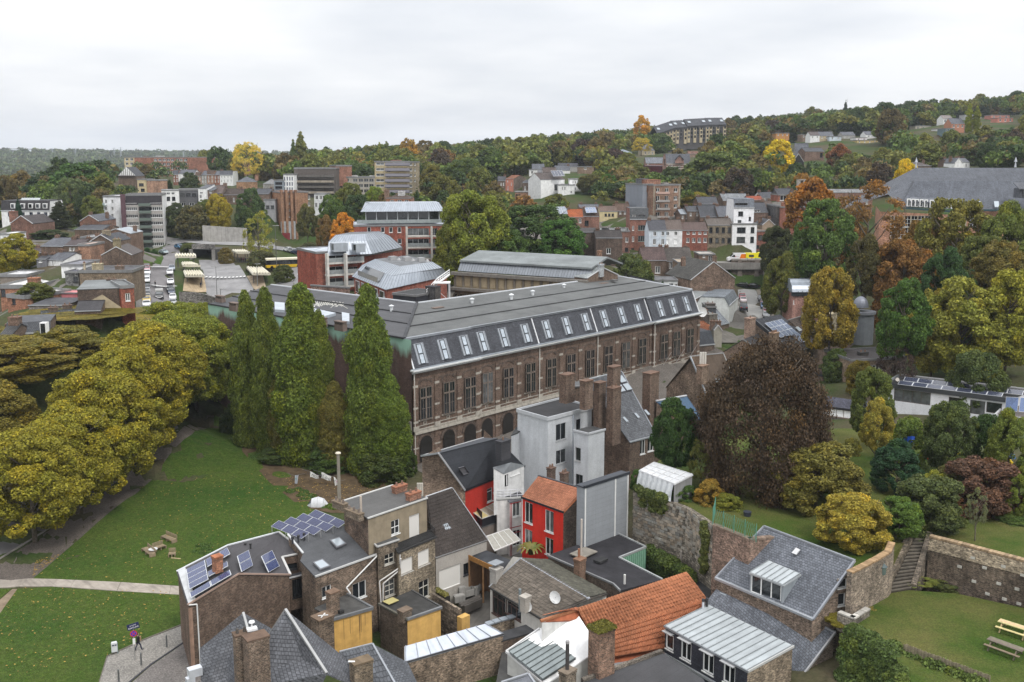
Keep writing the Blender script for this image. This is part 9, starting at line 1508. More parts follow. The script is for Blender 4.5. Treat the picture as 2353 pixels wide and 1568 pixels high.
def portal(lB,top,drop,open_h,depth=9,col=(.2,.19,.175)):
 t=tH('underpass',lB,'underpass',top[0]);m=MB()
 for p,q in zip(top,top[1:]):d=V3(q.x-p.x,q.y-p.y,0);n=nR(d);m.ob(V3(p.x,p.y,p.z-drop),V3(q.x-p.x,q.y-p.y,q.z-p.z),-n*.6,(0,0,drop))
 m.bd('parapet','rubble',t,col);a,b_=top[0],top[-1];d=V3(b_.x-a.x,b_.y-a.y,0);n=nR(d);m=MB();zt=min(a.z,b_.z)-drop;A=V3(a.x,a.y,zt);B=V3(b_.x,b_.y,zt);bk=-n*depth;dn=UZ(-open_h)
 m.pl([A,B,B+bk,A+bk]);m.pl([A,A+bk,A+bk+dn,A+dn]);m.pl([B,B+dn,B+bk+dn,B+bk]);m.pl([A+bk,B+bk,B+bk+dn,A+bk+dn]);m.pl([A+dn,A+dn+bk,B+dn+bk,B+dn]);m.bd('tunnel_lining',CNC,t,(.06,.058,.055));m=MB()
 for e in(A,B):m.ob(e+dn-d.normalized()*.4+n*.1,d.normalized()*.8,n*.9,(0,0,open_h));
 m.bd('abutment',CNC,t,(.22,.21,.195));return t
portal('dark tunnel mouth under a curved stone parapet by the school',[a1.Y(1530,1432,230),a1.Y(1640,1434,231),a1.Y(1745,1448,231),a1.Y(1840,1480,229)],2.9,5.5,9);portal('far tunnel mouth under a concrete bridge by the bus station',[a1.Y(1640,1022,318),a1.Y(1740,1018,318),a1.Y(1830,1024,316)],1.6,3.6,9,(.22,.21,.2))
def lamp(lB,foot,h,arm=0.,col=(.3,.31,.31)):
 t=tH('street_lamp',lB,'street lamp',foot);m=MB().tb(foot,mv(foot,h),.11,.07,7);m.bd('pole','metal',t,col);m=MB().bm(mv(foot,h)-V3(arm,0,0),mv(foot,h)+V3(arm,0,0),.14,.1);m.bx(mv(foot,h)+V3(arm,0,-.05),.7,.3,.14);m.bd('lamp_head','metal',t,gY(.5))
lamp('tall white mast among the station trees',gp(a1,2258,1090),13.5,.8,(.6,.6,.58));lamp('slim lamp post on the bus station road',gp(a1,1858,1480),8.5,-.9);lamp('short twin-armed lamp at the near edge of bus station',gp(a1,1890,1510),3.2,.7);lamp('lamp post left of the near shelters',gp(a1,2205,1390),6.5,.6);lamp('tall dark lamp post at the corner by the bus',gp(a2,232,1320),15,.7,gY(.14));lamp('clock-topped post on the main road corner',gp(a2,225,1150),6.5,.2,gY(.2))
def person(lB,p,yaw,h,top,legs,hair,skin=(.35,.22,.16),stride=.35,carry=None):
 t=tH('person',lB,'person',p);t.rotation_euler=(0,0,yaw);t.scale=(h/1.75,)*3;b=MB();import bmesh
 def chain(nm,pts,mat,col,n=8):
  m=MB();rings=[]
  for k,(c,rx,ry) in enumerate(pts):rings.append([Vector(c)+V3(math.cos(6.283*i/n)*rx,math.sin(6.283*i/n)*ry,0) for i in range(n)])
  for r0,r1 in zip(rings,rings[1:]):
   for i in range(n):j=(i+1)%n;m.pl([r0[i],r0[j],r1[j],r1[i]])
  m.pl(rings[-1]);m.pl(rings[0][::-1]);return link(nm,m.mesh(nm,mat,smooth=True),t,cO=col)
 s=stride
 chain('body',[((0,0,.85),.12,.16),((0,0,1.),.13,.18),((0,0,1.2),.12,.19),((0,0,1.38),.12,.21),((0,0,1.45),.09,.15),((0,0,1.5),.055,.06),((.01,0,1.54),.06,.06),((.02,0,1.6),.095,.075),((.02,0,1.68),.1,.08),((.01,0,1.74),.075,.06),((0,0,1.76),.02,.02)],'skin',skin,10)
 chain('jacket',[((0,0,.8),.15,.19),((0,0,1.),.155,.2),((0,0,1.2),.15,.215),((0,0,1.38),.14,.235),((0,0,1.47),.09,.13)],'cloth',top,10)
 for y,sg in((-.1,1),(.1,-1)):
  chain('trouser_leg',[((sg*s*.9-.02,y,.06),.055,.05),((sg*s*.62,y,.28),.06,.06),((sg*s*.42+.05,y,.5),.07,.07),((sg*s*.15,y,.75),.09,.09),((0,y*.8,.9),.11,.1)],'cloth',legs);chain('shoe',[((sg*s*.9+.04,y,0),.13,.05),((sg*s*.9+.03,y,.07),.1,.045)],'rubber',(.03,.03,.035))
 for y,sg in((-.22,-1),(.22,1)):
  chain('sleeve',[((sg*s*.75,y*1.15,.84),.04,.04),((sg*s*.4+.02,y*1.18,1.08),.045,.045),((0,y,1.36),.06,.055),((0,y*.8,1.43),.05,.05)],'cloth',top);chain('hand',[((sg*s*.86,y*1.15,.74),.025,.04),((sg*s*.8,y*1.15,.8),.03,.045),((sg*s*.75,y*1.15,.86),.025,.03)],'skin',skin)
 chain('hair',[((-.02,0,1.58),.085,.08),((-.02,0,1.68),.105,.088),((0,0,1.75),.09,.075),((0,0,1.78),.03,.03)],'cloth',hair)
 if carry:chain('carried_bundle',[((.2,-.02,1.),.09,.15),((.22,0,1.2),.1,.17),((.2,0,1.35),.07,.13)],'cloth',carry)
 return t
pp=G0(fU,319,1500);person('person in black jacket and dark trousers striding past the sign',V3(pp.x,pp.y,.08),.55,1.78,(.012,.012,.014),(.02,.025,.05),(.05,.04,.03),carry=(.28,.19,.11))
for R,x,y,lb,c in((a1,1330,1398,'person in dark clothes at the zebra crossing by the pick-up',gY(.02)),(a1,1718,1402,'person in black holding something white on the platform',(.015,.015,.02)),(a2,420,1250,'cyclist in black waiting left on the main road',(.02,.02,.025)),(a2,468,1245,'cyclist in dark jacket waiting right on the main road',(.05,.03,.035)),(a2,445,1185,'pedestrian in dark coat at the upper crossing',(.02,.02,.03)),(a2,475,1182,'pedestrian in yellow vest at the upper crossing',(.45,.3,.03))):v=gp(R,x,y);person(lb,mv(v,.3),1.2,1.75,c,(.03,.03,.04),(.03,.025,.02),stride=.12)
for i in range(5):v=gp(a1,2050+i*18,1185);person('dark-clothed passenger waiting under the tunnel-side shelter',mv(v,.3),i*1.3,1.7,(.02+.02*(i%3),.02,.03),(.03,.03,.04),(.03,.02,.02),stride=.08)['group']='passengers waiting under the shelter'
sp=G0(c1,1157,1385);t=tH('sign_post','grey post with blue street plate and round no-stopping sign','sign',sp);m=MB().tb(sp,mv(sp,3.75),.045,n=8);m.bd('pole','metal',t,(.38,.38,.37))
cdir=V3(-sp.x,-sp.y,0).normalized();rt=V3(cdir.y*-1,cdir.x,0);rt=rt if rt.x>0 else-rt;c=mv(sp,2.85)+cdir*.06;m=MB();n=20;ring=lambda r,o=0:[c+cdir*o+rt*(r*math.cos(6.283*i/n))+UZ(r*math.sin(6.283*i/n)) for i in range(n)]
m.pl(ring(.33,0));m.bd('sign_rim',PNT,t,(.55,.02,.03));m=MB().pl(ring(.26,.01));m.bd('sign_disc',PNT,t,(.02,.05,.42));m=MB();[m.bm(c+cdir*.02+(rt*a+UZ(b_))*.25,c+cdir*.02-(rt*a+UZ(b_))*.25,.06,.01,up=cdir) for a,b_ in((.7,.7),(-.7,.7))];m.bd('red_cross',PNT,t,(.55,.02,.03));m=MB();q=mv(sp,1.75)+cdir*.06;m.ob(q-rt*.12,rt*.24,cdir*.02,(0,0,.62));m.bd('sub_plate',PNT,t,(.7,.7,.68))
def text3d(s,pA,org,ux,uy,size,col,name='lettering',mat=PNT):
 cu=bpy.data.curves.new(name,'FONT');cu.body=s;cu.size=size;cu.align_x='CENTER';cu.align_y='CENTER';cu.extrude=.004;cu.resolution_u=1
 tmp=bpy.data.objects.new(name,cu);C.objects.link(tmp);dg=bpy.context.evaluated_depsgraph_get();me=bpy.data.meshes.new_from_object(tmp.evaluated_get(dg));bpy.data.objects.remove(tmp);me.materials.clear();me.materials.append(M[mat])
 uz=ux.cross(uy);ob=bpy.data.objects.new(name,me);C.objects.link(ob);ob.parent=pA;o=Vector(pA['_o']) if pA else Vector()
 ob.matrix_local=Matrix.Translation(Vector(org)-o)@Matrix((ux,uy,uz)).transposed().to_4x4();ob.color=tuple(col)+(1,);return ob
c=mv(sp,3.62)+cdir*.07;pu=(rt+cdir*0.+UZ(.18)).normalized();pv=UZ(1);pv=(pv-pu*pv.dot(pu)).normalized();m=MB().ob(c-pu*.55-pv*.3,pu*1.1,cdir*.03,pv*.6);m.bd('street_plate',PNT,t,(.012,.018,.07));text3d('RUE DES',t,c+cdir*.045+pv*.12,pu,pv,.16,gY(.75));text3d('ANGLAIS',t,c+cdir*.045-pv*.12,pu,pv,.24,gY(.75))
v=G0(c1,982,1330);t=tH('litter_bin','pale grey litter bin on legs at the lawn edge','litter bin',v);m=MB().bx(mv(v,.35),.55,.4,.85,0,.45);m.bx(mv(v,1.2),.48,.34,.1,0,.45);m.bd('bin_body',PNT,t,(.52,.54,.54));m=MB();[m.bm(v+V3(x,.1,0),v+V3(x,.1,1.2),.05,.05) for x in(-.28,.28)];m.bd('leg','metal',t,(.15,.3,.33));m=MB();dB=V3(math.sin(.45),-math.cos(.45),0);rB=V3(math.cos(.45),math.sin(.45),0);[m.ob(mv(v,1.)+dB*.2+rB*(x-.09),rB*.18,dB*.02,(0,0,.12)) for x in(-.12,.12)];m.bd('bin_slot',PNT,t,(.01,.02,.05))
for x,y,lb in((1428,1270,'grey steel bollard beside the house corner'),(1210,1425,'grey steel bollard at the kerb below the sign'),(1018,1570,'green-grey bollard at the bottom of the pavement')):v=G0(c1,x,y);m=MB().tb(v,mv(v,1.25),.09,.08,10);m.tb(mv(v,1.25),mv(v,1.36),.085,.03,10);tag(m.bd('bollard','metal',None,(.17,.18,.18),off=tuple(v)),lb,'bollard','bollards on the pavement')
def pallet(lB,R,a,b_,back=True):
 p,q=gp(R,*a),gp(R,*b_);d=q-p;L=d.length;d.normalize();n=V3(-d.y,d.x,0);t=tH('pallet_bench',lB,'bench',p,'pallet benches on the lawn');WC=(.26,.2,.13)
 for i in range(5):m=MB();m.ob(p+n*(i*.16)+UZ(.42),d*L,n*.11,(0,0,.04));m.bd('slat','wood',t,tuple(c*(.8+.1*i) for c in WC))
 for i in range(3):m=MB();m.ob(p+n*.78+UZ(.5+i*.17),d*L,n*.05,(0,0,.11));m.bd('back_slat','wood',t,tuple(c*(.9+.1*i) for c in WC))
 for u in(0,.5,1):m=MB();m.ob(p+d*(u*(L-.1))+UZ(.02),d*.1,n*.8,(0,0,.4));m.bd('block','wood',t,WC)
pallet('long pallet bench furthest from the round table',c1,(1375,345),(1470,385));pallet('long pallet bench right beside the round table',c1,(1335,455),(1425,425));pallet('pallet bench left of the round table',c1,(1210,450),(1280,505));pallet('broken pallet seat with a plank on the grass',c1,(1440,505),(1500,500))
v=gp(c1,1312,470);t=tH('round_table','round white-topped table among the pallet benches','table',v);m=MB().tb(mv(v,.62),mv(v,.67),.55,n=16);m.bd('table_top',PNT,t,gY(.55));m=MB().tb(v,mv(v,.62),.22,.22,10);m.bd('drum','wood',t,(.25,.2,.14))
v=gp(c1,1520,515);m=MB().bm(mv(gp(c1,1465,510),.1),mv(gp(c1,1545,517),.1),.15,.06);tag(m.bd('plank','wood',None,(.4,.31,.18)),'loose plank lying beside broken pallet seat','plank')
v=gp(c2,585,698);t=tH('tent','small pale grey dome tent on bare earth under poplars','tent',v);m=MB();N=14;hoop=lambda x,r,h:[v+V3(x,-r*math.cos(math.pi*i/N)*.8,h*math.sin(math.pi*i/N)) for i in range(N+1)]
hs_=[hoop(-1.5,.3,.15),hoop(-.9,1.,1.05),hoop(0,1.15,1.3),hoop(.8,1.,1.),hoop(1.5,.3,.12)]
for a,b_ in zip(hs_,hs_[1:]):
 for i in range(N):m.pl([a[i],b_[i],b_[i+1],a[i+1]])
m.bd('tent_fabric','cloth',t,(.52,.53,.54));m=MB();[m.tb(a,b_,.03,n=5) for h in hs_[1:4] for a,b_ in zip(h,h[1:])];m.bd('tent_pole',PNT,t,(.35,.36,.37));m=MB();h=hs_[0];h2=hs_[1];m.pl([h[4]+V3(-.02,-.03,.02),h2[3]+V3(-.02,-.04,.02),h2[6]+V3(-.02,-.04,.02)]);m.bd('tent_door','cloth',t,(.06,.07,.08))
def banner(lB,q,lines,col=(.66,.66,.63),z=(2.6,2.4,1.2,1.4)):
 Yb=139.5;v=[c2.Y(x,y,Yb) for x,y in q];t=tH('banner',lB,'banner',(v[0]+v[2])/2);m=MB();n=8
 for i in range(n):f=lambda u,k:v[0].lerp(v[1],u).lerp(v[3].lerp(v[2],u),k)+V3(0,.1*math.sin(u*7),0);m.pl([f(i/n,1),f((i+1)/n,1),f((i+1)/n,0),f(i/n,0)])
 m.bd('banner_cloth','cloth',t,col);ux=(v[1]-v[0]).normalized();uy=(v[0]-v[3]);uy=(uy-ux*uy.dot(ux)).normalized();cc=sum(v,Vector())/4
 for s,k,sz,c in lines:text3d(s,t,cc+uy*k-V3(0,.16,0),ux,uy,sz,c)
 m=MB();[m.tb(v[i],v[i]+Vector(dv),.015,n=4) for i,dv in((0,(-1.2,0,.3)),(1,(1.,0,.2)))];m.bd('cord',PNT,t,gY(.2))
banner('white banner painted DIALOGUE hung under the poplars',((612,410),(695,447),(690,488),(610,462)),(('DIALOGUE',-.1,.62,(.04,.04,.05)),));banner('white banner with black letters and dashes hung at left',((515,405),(588,440),(585,470),(515,452)),(('LE MODE',0,.55,(.05,.05,.06)),('- - - -',-.75,.6,gY(.03))));banner('narrow white pennant with pink marks beside the flue pole',((716,450),(760,488),(757,515),(728,530)),(('*',0,.9,(.45,.1,.25)),));banner('crumpled pale cloth hanging at far left of banners',((385,440),(415,433),(405,510),(383,510)),(('*',0,.8,(.05,.25,.22)),),(.4,.42,.46))
p=c2(765,655,11.5);t=tH('flue_pole','tall rough grey flue with cap behind the tall rear house','flue',p-UZ(1));m=MB().tb(p-UZ(.6),mv(p,5.2),.2,.17,8);m.bd('pipe',CNC,t,(.22,.2,.16));m=MB().tb(mv(p,5.3),mv(p,5.42),.32,.26,10);m.bd('cap',PNT,t,(.5,.45,.35))
# ------------------------------------------------------------------ trees of the park, the town and the hills
PLN,PLB,PLG=(.155,.14,.016),(.115,.095,.017),(.115,.13,.018)
rowl='plane trees along the cobbled walk'
for i,(X,Y,h,w,c,lb) in enumerate(((-59.8,116.5,14.2,13,PLN,'nearest yellow plane tree at the lower left, trunk by the path'),(-58.4,125.5,14.6,12,PLN,'second plane tree, slim trunk standing on the cobbles'),(-58.6,134,17.5,14,PLN,'third plane tree, yellow crown over the cobbled walk'),(-58.5,143.5,19,15,PLN,'bright yellow plane tree in the middle of the row'),(-58.5,153.5,20.5,15.5,PLN,'tallest yellow plane tree of the front row'),(-58,164,20.5,15,PLG,'yellow-green plane tree before the school end wall'),(-58,174.5,19,13.5,PLG,'plane tree nearest the blind school wall'),(-60,185,16.5,12,PLG,'last plane tree, lime crown by the tunnel mouth'))):
 tree_at(lb,(X,Y,gZ(X,Y)),h,w,'plane',c,'plane_tree','tree',rowl)
for X,Y,h,w,c,lb in((-74,128,18,15.5,PLB,'brownish plane tree across the road at the left edge'),(-75,141,21.5,17.5,PLB,'rusty brown plane tree second across the road'),(-76,155,20.8,17.5,(.11,.1,.02),'olive plane tree third across the road'),(-76,170,19.6,17.5,PLB,'brown-gold plane tree behind the big yellow crowns'),(-76,184,17.8,16.5,(.15,.125,.02),'golden plane tree under the brick corner house'),(-70,196,18.5,14,PLG,'yellow-green plane tree at the end of the car-lined street'),(-66,205,17,11,PLG,'small lime plane tree beside the parked white car'),(-88,165,19,16.5,PLB,'brown plane tree under the slate roofed houses'),(-86,150,17.5,15.5,(.1,.1,.022),'olive-green plane tree at the left edge')):
 tree_at(lb,(X,Y,gZ(X,Y)),h,w,'plane',c,'plane_tree','tree','plane trees across the road')
POPC=(.072,.098,.015);gpop='tall poplars against the school wall'
for x,yt,w,Y,c,lb in((563,676,78,158,POPC,'leftmost tall poplar against the stained wall'),(607,668,72,155,POPC,'second tall poplar close beside the leftmost one'),(688,660,112,150,(.078,.1,.015),'broad dark poplar in the middle of the group'),(730,720,70,149,POPC,'shorter poplar leaning on the middle one'),(842,664,104,145,(.074,.1,.015),'tallest poplar in front of the mansard corner'),(895,865,80,143,POPC,'low poplar shoot at the school corner'),(768,880,72,146,(.09,.085,.02),'small yellowing poplar between the two big ones'),(655,830,70,152,(.09,.088,.018),'low poplar between second and middle ones')):
 tree(lb,fU,x,yt,w,Y,'poplar',c,name='poplar',gR=gpop)
for x,yt,w,Y,lb in((535,925,56,168,'dark holly bush at the foot of the end wall'),(570,1010,60,160,'dark bush under the leftmost poplar'),(930,950,50,144,'ivy-like bush at the school corner'),(640,1030,80,151,'leafy bush under the middle poplars'),(760,1030,90,146,'leafy bush at the foot of small yellowing poplar'),(880,1040,110,142,'wide leafy bush at the foot of tallest poplar')):tree(lb,fU,x,yt,w,Y,BSH,(.04,.06,.015),name=BSH,cat=BSH)
GRN,DRK,OLI,LIM,BRN,YLW,PUR=(.055,.082,.018),(.03,.048,.016),(.088,.092,.022),(.12,.15,.026),(.085,.066,.025),(.42,.28,.018),(.045,.034,.024)
ex=[(1090,462,150,250,RND_,(.115,.125,.02),'big yellow-green tree left of the round dark trees'),(1232,485,190,266,RND_,(.036,.065,.017),'big round dark green tree behind the sandstone hall'),(1150,535,130,252,RND_,(.05,.09,.02),'fresh green tree in front of the round trees'),(1285,518,112,256,RND_,(.045,.085,.018),'dense green tree at the right of the round group'),(1045,520,90,250,'egg',(.1,.115,.02),'yellow-green tree overlapping the rear brick flats'),(1452,600,98,238,RND_,(.06,.075,.02),'low olive tree behind the end of the school'),(1523,640,20,236,CNF,(.03,.06,.03),'tiny conifer by the white flat-roofed annex'),(1790,532,72,258,RND_,(.04,.05,.02),'dark tree right of the ambulance'),(1900,480,150,222,RND_,(.062,.1,.022),'big fresh green tree in front of the striped brick house'),(1862,428,100,262,FDM,(.16,.075,.016),'orange-brown tree before the hidden terrace'),(2000,440,170,232,SPR,(.13,.075,.022),'open rust-brown tree with dark branches before the institution'),(1950,470,90,236,SPR,(.14,.08,.02),'thin rust tree left of the open one'),(1800,600,80,222,'egg',(.085,.09,.02),'olive tree lining the side street'),(1850,560,60,240,'egg',(.05,.075,.02),'green tree behind the side street olive'),(1775,625,44,230,'egg',(.07,.08,.02),'small tree at the foot of flank wall'),(1912,633,112,175,'egg',(.16,.115,.02),'golden-brown tree beside the pink tower'),(1990,560,80,200,'egg',(.055,.05,.018),'dark brown tree with tall trunk behind the dome'),(2080,575,140,196,RND_,(.13,.075,.02),'rust-coloured tree right of the dark trunk'),(2205,485,180,200,RND_,(.105,.098,.02),'big olive-gold tree below the institution roof'),(2130,525,110,205,RND_,(.13,.085,.02),'brown-gold tree left of the big olive-gold one'),(2320,500,130,185,'egg',(.085,.105,.02),'yellow-green tree at the right edge below the institution'),(2260,560,120,180,RND_,(.07,.09,.02),'green tree in front of the big olive-gold one'),(2080,660,120,150,RND_,(.045,.085,.016),'bright green tree left of the dark one'),(2170,595,96,165,'egg',(.025,.055,.018),'dark green upright tree in the middle of the wood'),(2235,610,80,168,CNF,(.03,.055,.02),'dark feathery conifer beside upright dark tree'),(2300,575,120,172,RND_,(.095,.075,.02),'rust-olive tree at right behind sparse yellow'),(2215,660,200,158,RND_,(.15,.14,.028),'tall thinning yellow-green tree above the solar-roofed house'),(2150,690,120,160,RND_,(.14,.14,.022),'yellowing tree left of the thinning one'),(2325,650,140,156,RND_,(.15,.165,.022),'bright yellow-green tree at the right edge'),(2065,775,80,150,SPR,(.05,.035,.03),'bare grey-purple tree above the brick school hall'),(1985,740,60,158,BSH,(.13,.11,.02),'yellow bush on the small green lawn'),(2010,860,90,125,'egg',(.065,.09,.02),'green tree left of the white modern house'),(1965,905,40,122,BSH,(.12,.105,.025),'yellowish shrubs beside the rusty shed'),(2250,820,120,140,BSH,(.05,.06,.02),'hedge behind the solar roof'),(1930,700,60,170,BSH,(.05,.07,.02),'bush under the golden-brown tree'),(803,433,80,372,RND_,OLI,'olive tree left of the small orange house'),(825,462,95,330,RND_,DRK,'dark green tree behind the front red flats'),(860,437,52,380,RND_,LIM,'lime tree below the beige apartments'),(762,462,64,345,RND_,GRN,'green tree right of the orange tower'),(705,480,42,350,'egg',(.075,.075,.025),'dark olive tree against the orange tower'),(746,506,44,312,'egg',(.115,.085,.03),'brownish tree left of the orange autumn tree'),(790,498,62,305,RND_,(.34,.165,.016),'bright orange autumn tree behind the front red flats'),(712,560,50,330,BSH,(.05,.055,.02),'hedge along the parked cars'),(958,428,32,385,CNF,DRK,'dark conifer beside the small orange house'),(1023,418,74,400,RND_,OLI,'olive tree behind the rear red flats'),(1066,372,80,470,RND_,(.05,.07,.022),'large green tree right of the cream tower'),(991,390,52,470,RND_,OLI,'dull green tree right of cream tower foot'),(1145,430,58,420,CNF,(.04,.055,.022),'dark pine by the pink house'),(1100,395,60,440,FDM,OLI,'olive tree above the half-timbered cottage'),(75,397,96,420,CNF,(.025,.05,.02),'wide dark cedar at the left'),(172,388,96,440,FDM,(.045,.078,.02),'broad green tree right of the cedar'),(161,420,74,380,RND_,(.075,.09,.035),'pale green tree in front of the broad one'),(227,404,54,430,FDM,GRN,'green tree left of half-timbered house'),(210,458,48,350,RND_,OLI,'olive tree left of the apartment tower'),(13,413,44,400,RND_,BRN,'brownish tree at the left edge'),(134,455,58,300,CNF,(.03,.035,.02),'dark ragged conifer before the long white house'),(40,452,22,296,CNF,(.02,.045,.03),'slender blue-green conifer before the long white house'),(190,440,36,372,'egg',DRK,'dark upright tree among pale ones'),(110,530,70,285,BSH,(.035,.05,.02),'dark shrubs under the ragged conifer'),(32,546,94,225,RND_,(.16,.14,.02),'yellow-green tree at the left above brick house'),(500,457,54,375,RND_,(.19,.175,.02),'bright yellow-green tree above the concrete wall'),(572,443,66,380,RND_,(.05,.075,.025),'full green tree beside the slate roof'),(403,473,58,370,RND_,(.045,.055,.022),'dark tree right of the apartment tower'),(440,482,64,362,FDM,(.06,.06,.022),'brown-green tree above the ribbed wall'),(470,466,44,380,RND_,(.07,.08,.02),'olive tree left of the bright yellow-green one'),(592,497,72,300,SPR,(.17,.18,.03),'open lime tree beside the white mast'),(435,405,44,480,FDM,DRK,'dark round tree below the brick block'),(338,384,46,570,FDM,BRN,'brown tree in front of brick block'),(389,409,20,440,CNF,DRK,'small dark conifer by the blocky house'),(338,569,11,330,'poplar',(.03,.07,.02),'left columnar tree at the foot of apartment tower'),(354,573,15,328,'poplar',(.035,.08,.02),'right columnar tree at the foot of apartment tower'),(518,572,34,312,BSH,(.11,.085,.025),'rusty bush beside the tunnel mouth'),(600,580,62,288,BSH,(.055,.06,.025),'grey-green bushes behind near shelter'),(650,612,46,262,BSH,(.05,.06,.02),'clipped hedge hiding the yellow bus'),(80,655,72,180,RND_,(.075,.075,.02),'bushy tree by the lower orange wing'),(105,620,46,232,BSH,(.05,.055,.02),'brownish shrubs behind the orange chimney'),(435,560,40,330,BSH,(.06,.08,.02),'low planting above the tunnel'),(30,690,46,160,BSH,(.05,.07,.02),'hedge before the brick house at the left edge'),(502,346,48,590,FDM,(.045,.07,.025),'green tree right of the brick block'),(566,330,66,560,SPR,(.36,.27,.05),'tall pale gold tree on the ridge'),(540,368,40,565,RND_,(.1,.1,.03),'olive tree under the pale gold one'),(690,304,30,592,'farpoplar',(.125,.13,.04),'tall pale poplar on the left ridge'),(673,322,18,590,'farpoplar',(.07,.09,.03),'thin darker poplar beside the pale one'),(712,340,26,590,CNF,DRK,'dark pointed tree right of the tall poplar'),(872,328,15,640,'farpoplar',(.14,.16,.03),'thin lime poplar above the cream tower'),(888,326,18,640,'farpoplar',(.075,.1,.025),'thin green poplar above the cream tower'),(941,334,50,640,'far',(.21,.12,.022),'orange-brown tree behind the cream tower'),(1106,347,34,600,RND_,YLW,'small brilliant yellow tree on the hillside'),(1247,341,44,618,FDM,(.36,.25,.02),'golden yellow tree left of the big green one'),(1300,330,66,600,FDM,(.115,.12,.026),'large yellow-green tree right of the golden one'),(1348,328,70,596,FDM,(.036,.026,.022),'dark purple-brown beech on the hillside'),(1405,350,72,545,FDM,(.042,.03,.022),'second dark purple beech above green tree'),(1437,352,44,600,RND_,LIM,'lime tree by the pale slate cottage'),(1474,318,46,650,SPR,(.3,.24,.03),'thin yellow tree by the cream villa'),(1423,316,32,680,'far',(.075,.11,.025),'small round green tree below the crest'),(1475,273,34,770,'far',(.3,.18,.02),'orange-yellow tree on the crest left of castle block'),(1399,406,42,420,RND_,(.055,.11,.02),'fresh green tree above the orange roof'),(1437,415,48,415,RND_,(.14,.11,.04),'pale tan tree left of the grey lift tower'),(1356,405,56,425,RND_,(.07,.07,.025),'brown-olive tree right of the white modern house'),(1466,384,64,455,RND_,(.085,.08,.025),'olive tree behind the lift tower'),(1600,420,40,402,RND_,(.06,.08,.02),'green tree right of the beige tower'),(1635,362,104,440,FDM,(.072,.085,.022),'great olive tree right of the striped villa'),(1680,336,92,480,FDM,(.075,.095,.025),'great green tree above the terraces'),(1733,394,56,405,RND_,(.05,.075,.02),'round green tree above the slate roofs'),(1725,305,86,560,FDM,(.055,.042,.028),'brown tree left of the big yellow one'),(1790,332,66,470,FDM,(.4,.27,.015),'large golden yellow tree on the slope'),(1769,374,32,432,CNF,(.04,.06,.055),'blue-grey conifer under the golden tree'),(1845,405,46,400,RND_,(.17,.105,.02),'orange-brown low tree left of green bushes'),(1929,339,50,470,FDM,(.125,.055,.028),'reddish brown tree on the slope'),(1815,322,34,620,CNF,(.025,.045,.03),'dark conifer by the orange-brown house'),(1944,227,24,800,CNF,(.02,.035,.022),'dark pointed conifer standing above the skyline'),(2047,279,60,560,FDM,(.1,.14,.035),'round lime green tree high on the slope'),(2229,239,16,560,'farpoplar',(.15,.165,.02),'left of two tall poplars at right'),(2247,244,18,558,'farpoplar',(.135,.15,.02),'right of two tall poplars at right'),(2086,379,60,330,RND_,(.36,.26,.015),'bright yellow tree behind the institution roof'),(2302,378,28,340,BSH,(.3,.26,.02),'yellow bush peeping over the long roof'),(1545,388,60,440,BSH,(.04,.055,.022),'dark conifers before striped villa'),(1600,445,70,390,BSH,(.16,.15,.025),'yellowing shrubs above the terraces'),(1940,420,60,380,RND_,(.14,.14,.022),'yellow-green tree behind hidden terrace'),(2250,335,56,420,FDM,(.06,.085,.028),'round green tree right of white gabled cottage')]
for x,yt,w,Y,k,c,lb in ex:tree(lb,fU,x,yt,w,Y,k,c,name='tree' if k!=BSH else BSH,cat='tree' if k!=BSH else BSH,hmax=26)
plant_all()
# --- the wooded hillsides: trees stand free of the houses' fronts
RECT=[]
for o in list(C.objects):
 if o.parent is None and o.get('category') and o.type=='EMPTY' and o.location.y>285 and o.get('category') not in('tree',BSH,'car','van','person','pylon','sign'):
  xs_,ys_=[],[]
  for ch in o.children:
   if ch.type=='MESH' and ch.name.startswith(('wall','roof',MSD)):
    for v in ch.data.vertices:
     q=(v.co.x+o.location.x,v.co.y+o.location.y,v.co.z+o.location.z);a,b_=project(q);xs_.append(a);ys_.append(b_)
  if xs_:yb_=project((o.location.x,o.location.y,o.location.z+3))[1];RECT.append((min(xs_),max(xs_),min(ys_),min(max(ys_),yb_+2),o.location.y,o.location.x))
PALS=[(GRN,'mid green broadleaf tree in the hillside wood',.26),(DRK,'dark green tree in the hillside wood',.2),(OLI,'olive green tree in the hillside wood',.2),(BRN,'brownish autumn tree in the hillside wood',.12),(PUR,'dark brown-purple tree in the hillside wood',.08),((.1,.115,.03),'yellow-green tree in the hillside wood',.12),((.14,.08,.025),'rust-tinted tree in the hillside wood',.05)]
rng=RG(21);placed=0;cells=[]
for row in range(60):
 Yc=372*1.021**row
 if Yc>900:break
 step=10.5*(1+.35*(Yc-370)/500);X=-260.
 while X<420:
  cells.append((X+rng.normal()*2.4,Yc+rng.normal()*3.));X+=step
rng.shuffle(cells)
CZ=ground_np([c[0] for c in cells],[c[1] for c in cells]);CAND=[]
for(X,Y),z in zip(cells,CZ):
 h=11+7*rng.random() if Y>470 else 8+5*rng.random();w=h*(.8+.35*rng.random());px,pyb=project((X,Y,z));_,pyt=project((X,Y,z+h));hw=w/2*F/Y
 if px+hw<-10 or px-hw>2365 or pyt>560:continue
 if px<640 and not(Y>560 and px>430) and not(px<300 and Y<560):continue
 if px<250 and Y>620:continue
 bad=False
 for r in RECT:
  if abs(X-r[5])<7+w/2.6 and abs(Y-r[4]-5)<9:bad=True;break
  if Y<r[4]+4:
   ox=min(px+hw*.85,r[1])-max(px-hw*.85,r[0]);oy=min(pyb,r[3])-max(pyt,r[2])
   if ox>1.5 and oy>.25*(r[3]-r[2]):bad=True;break
 if not bad:CAND.append((X,Y,z,h,w))
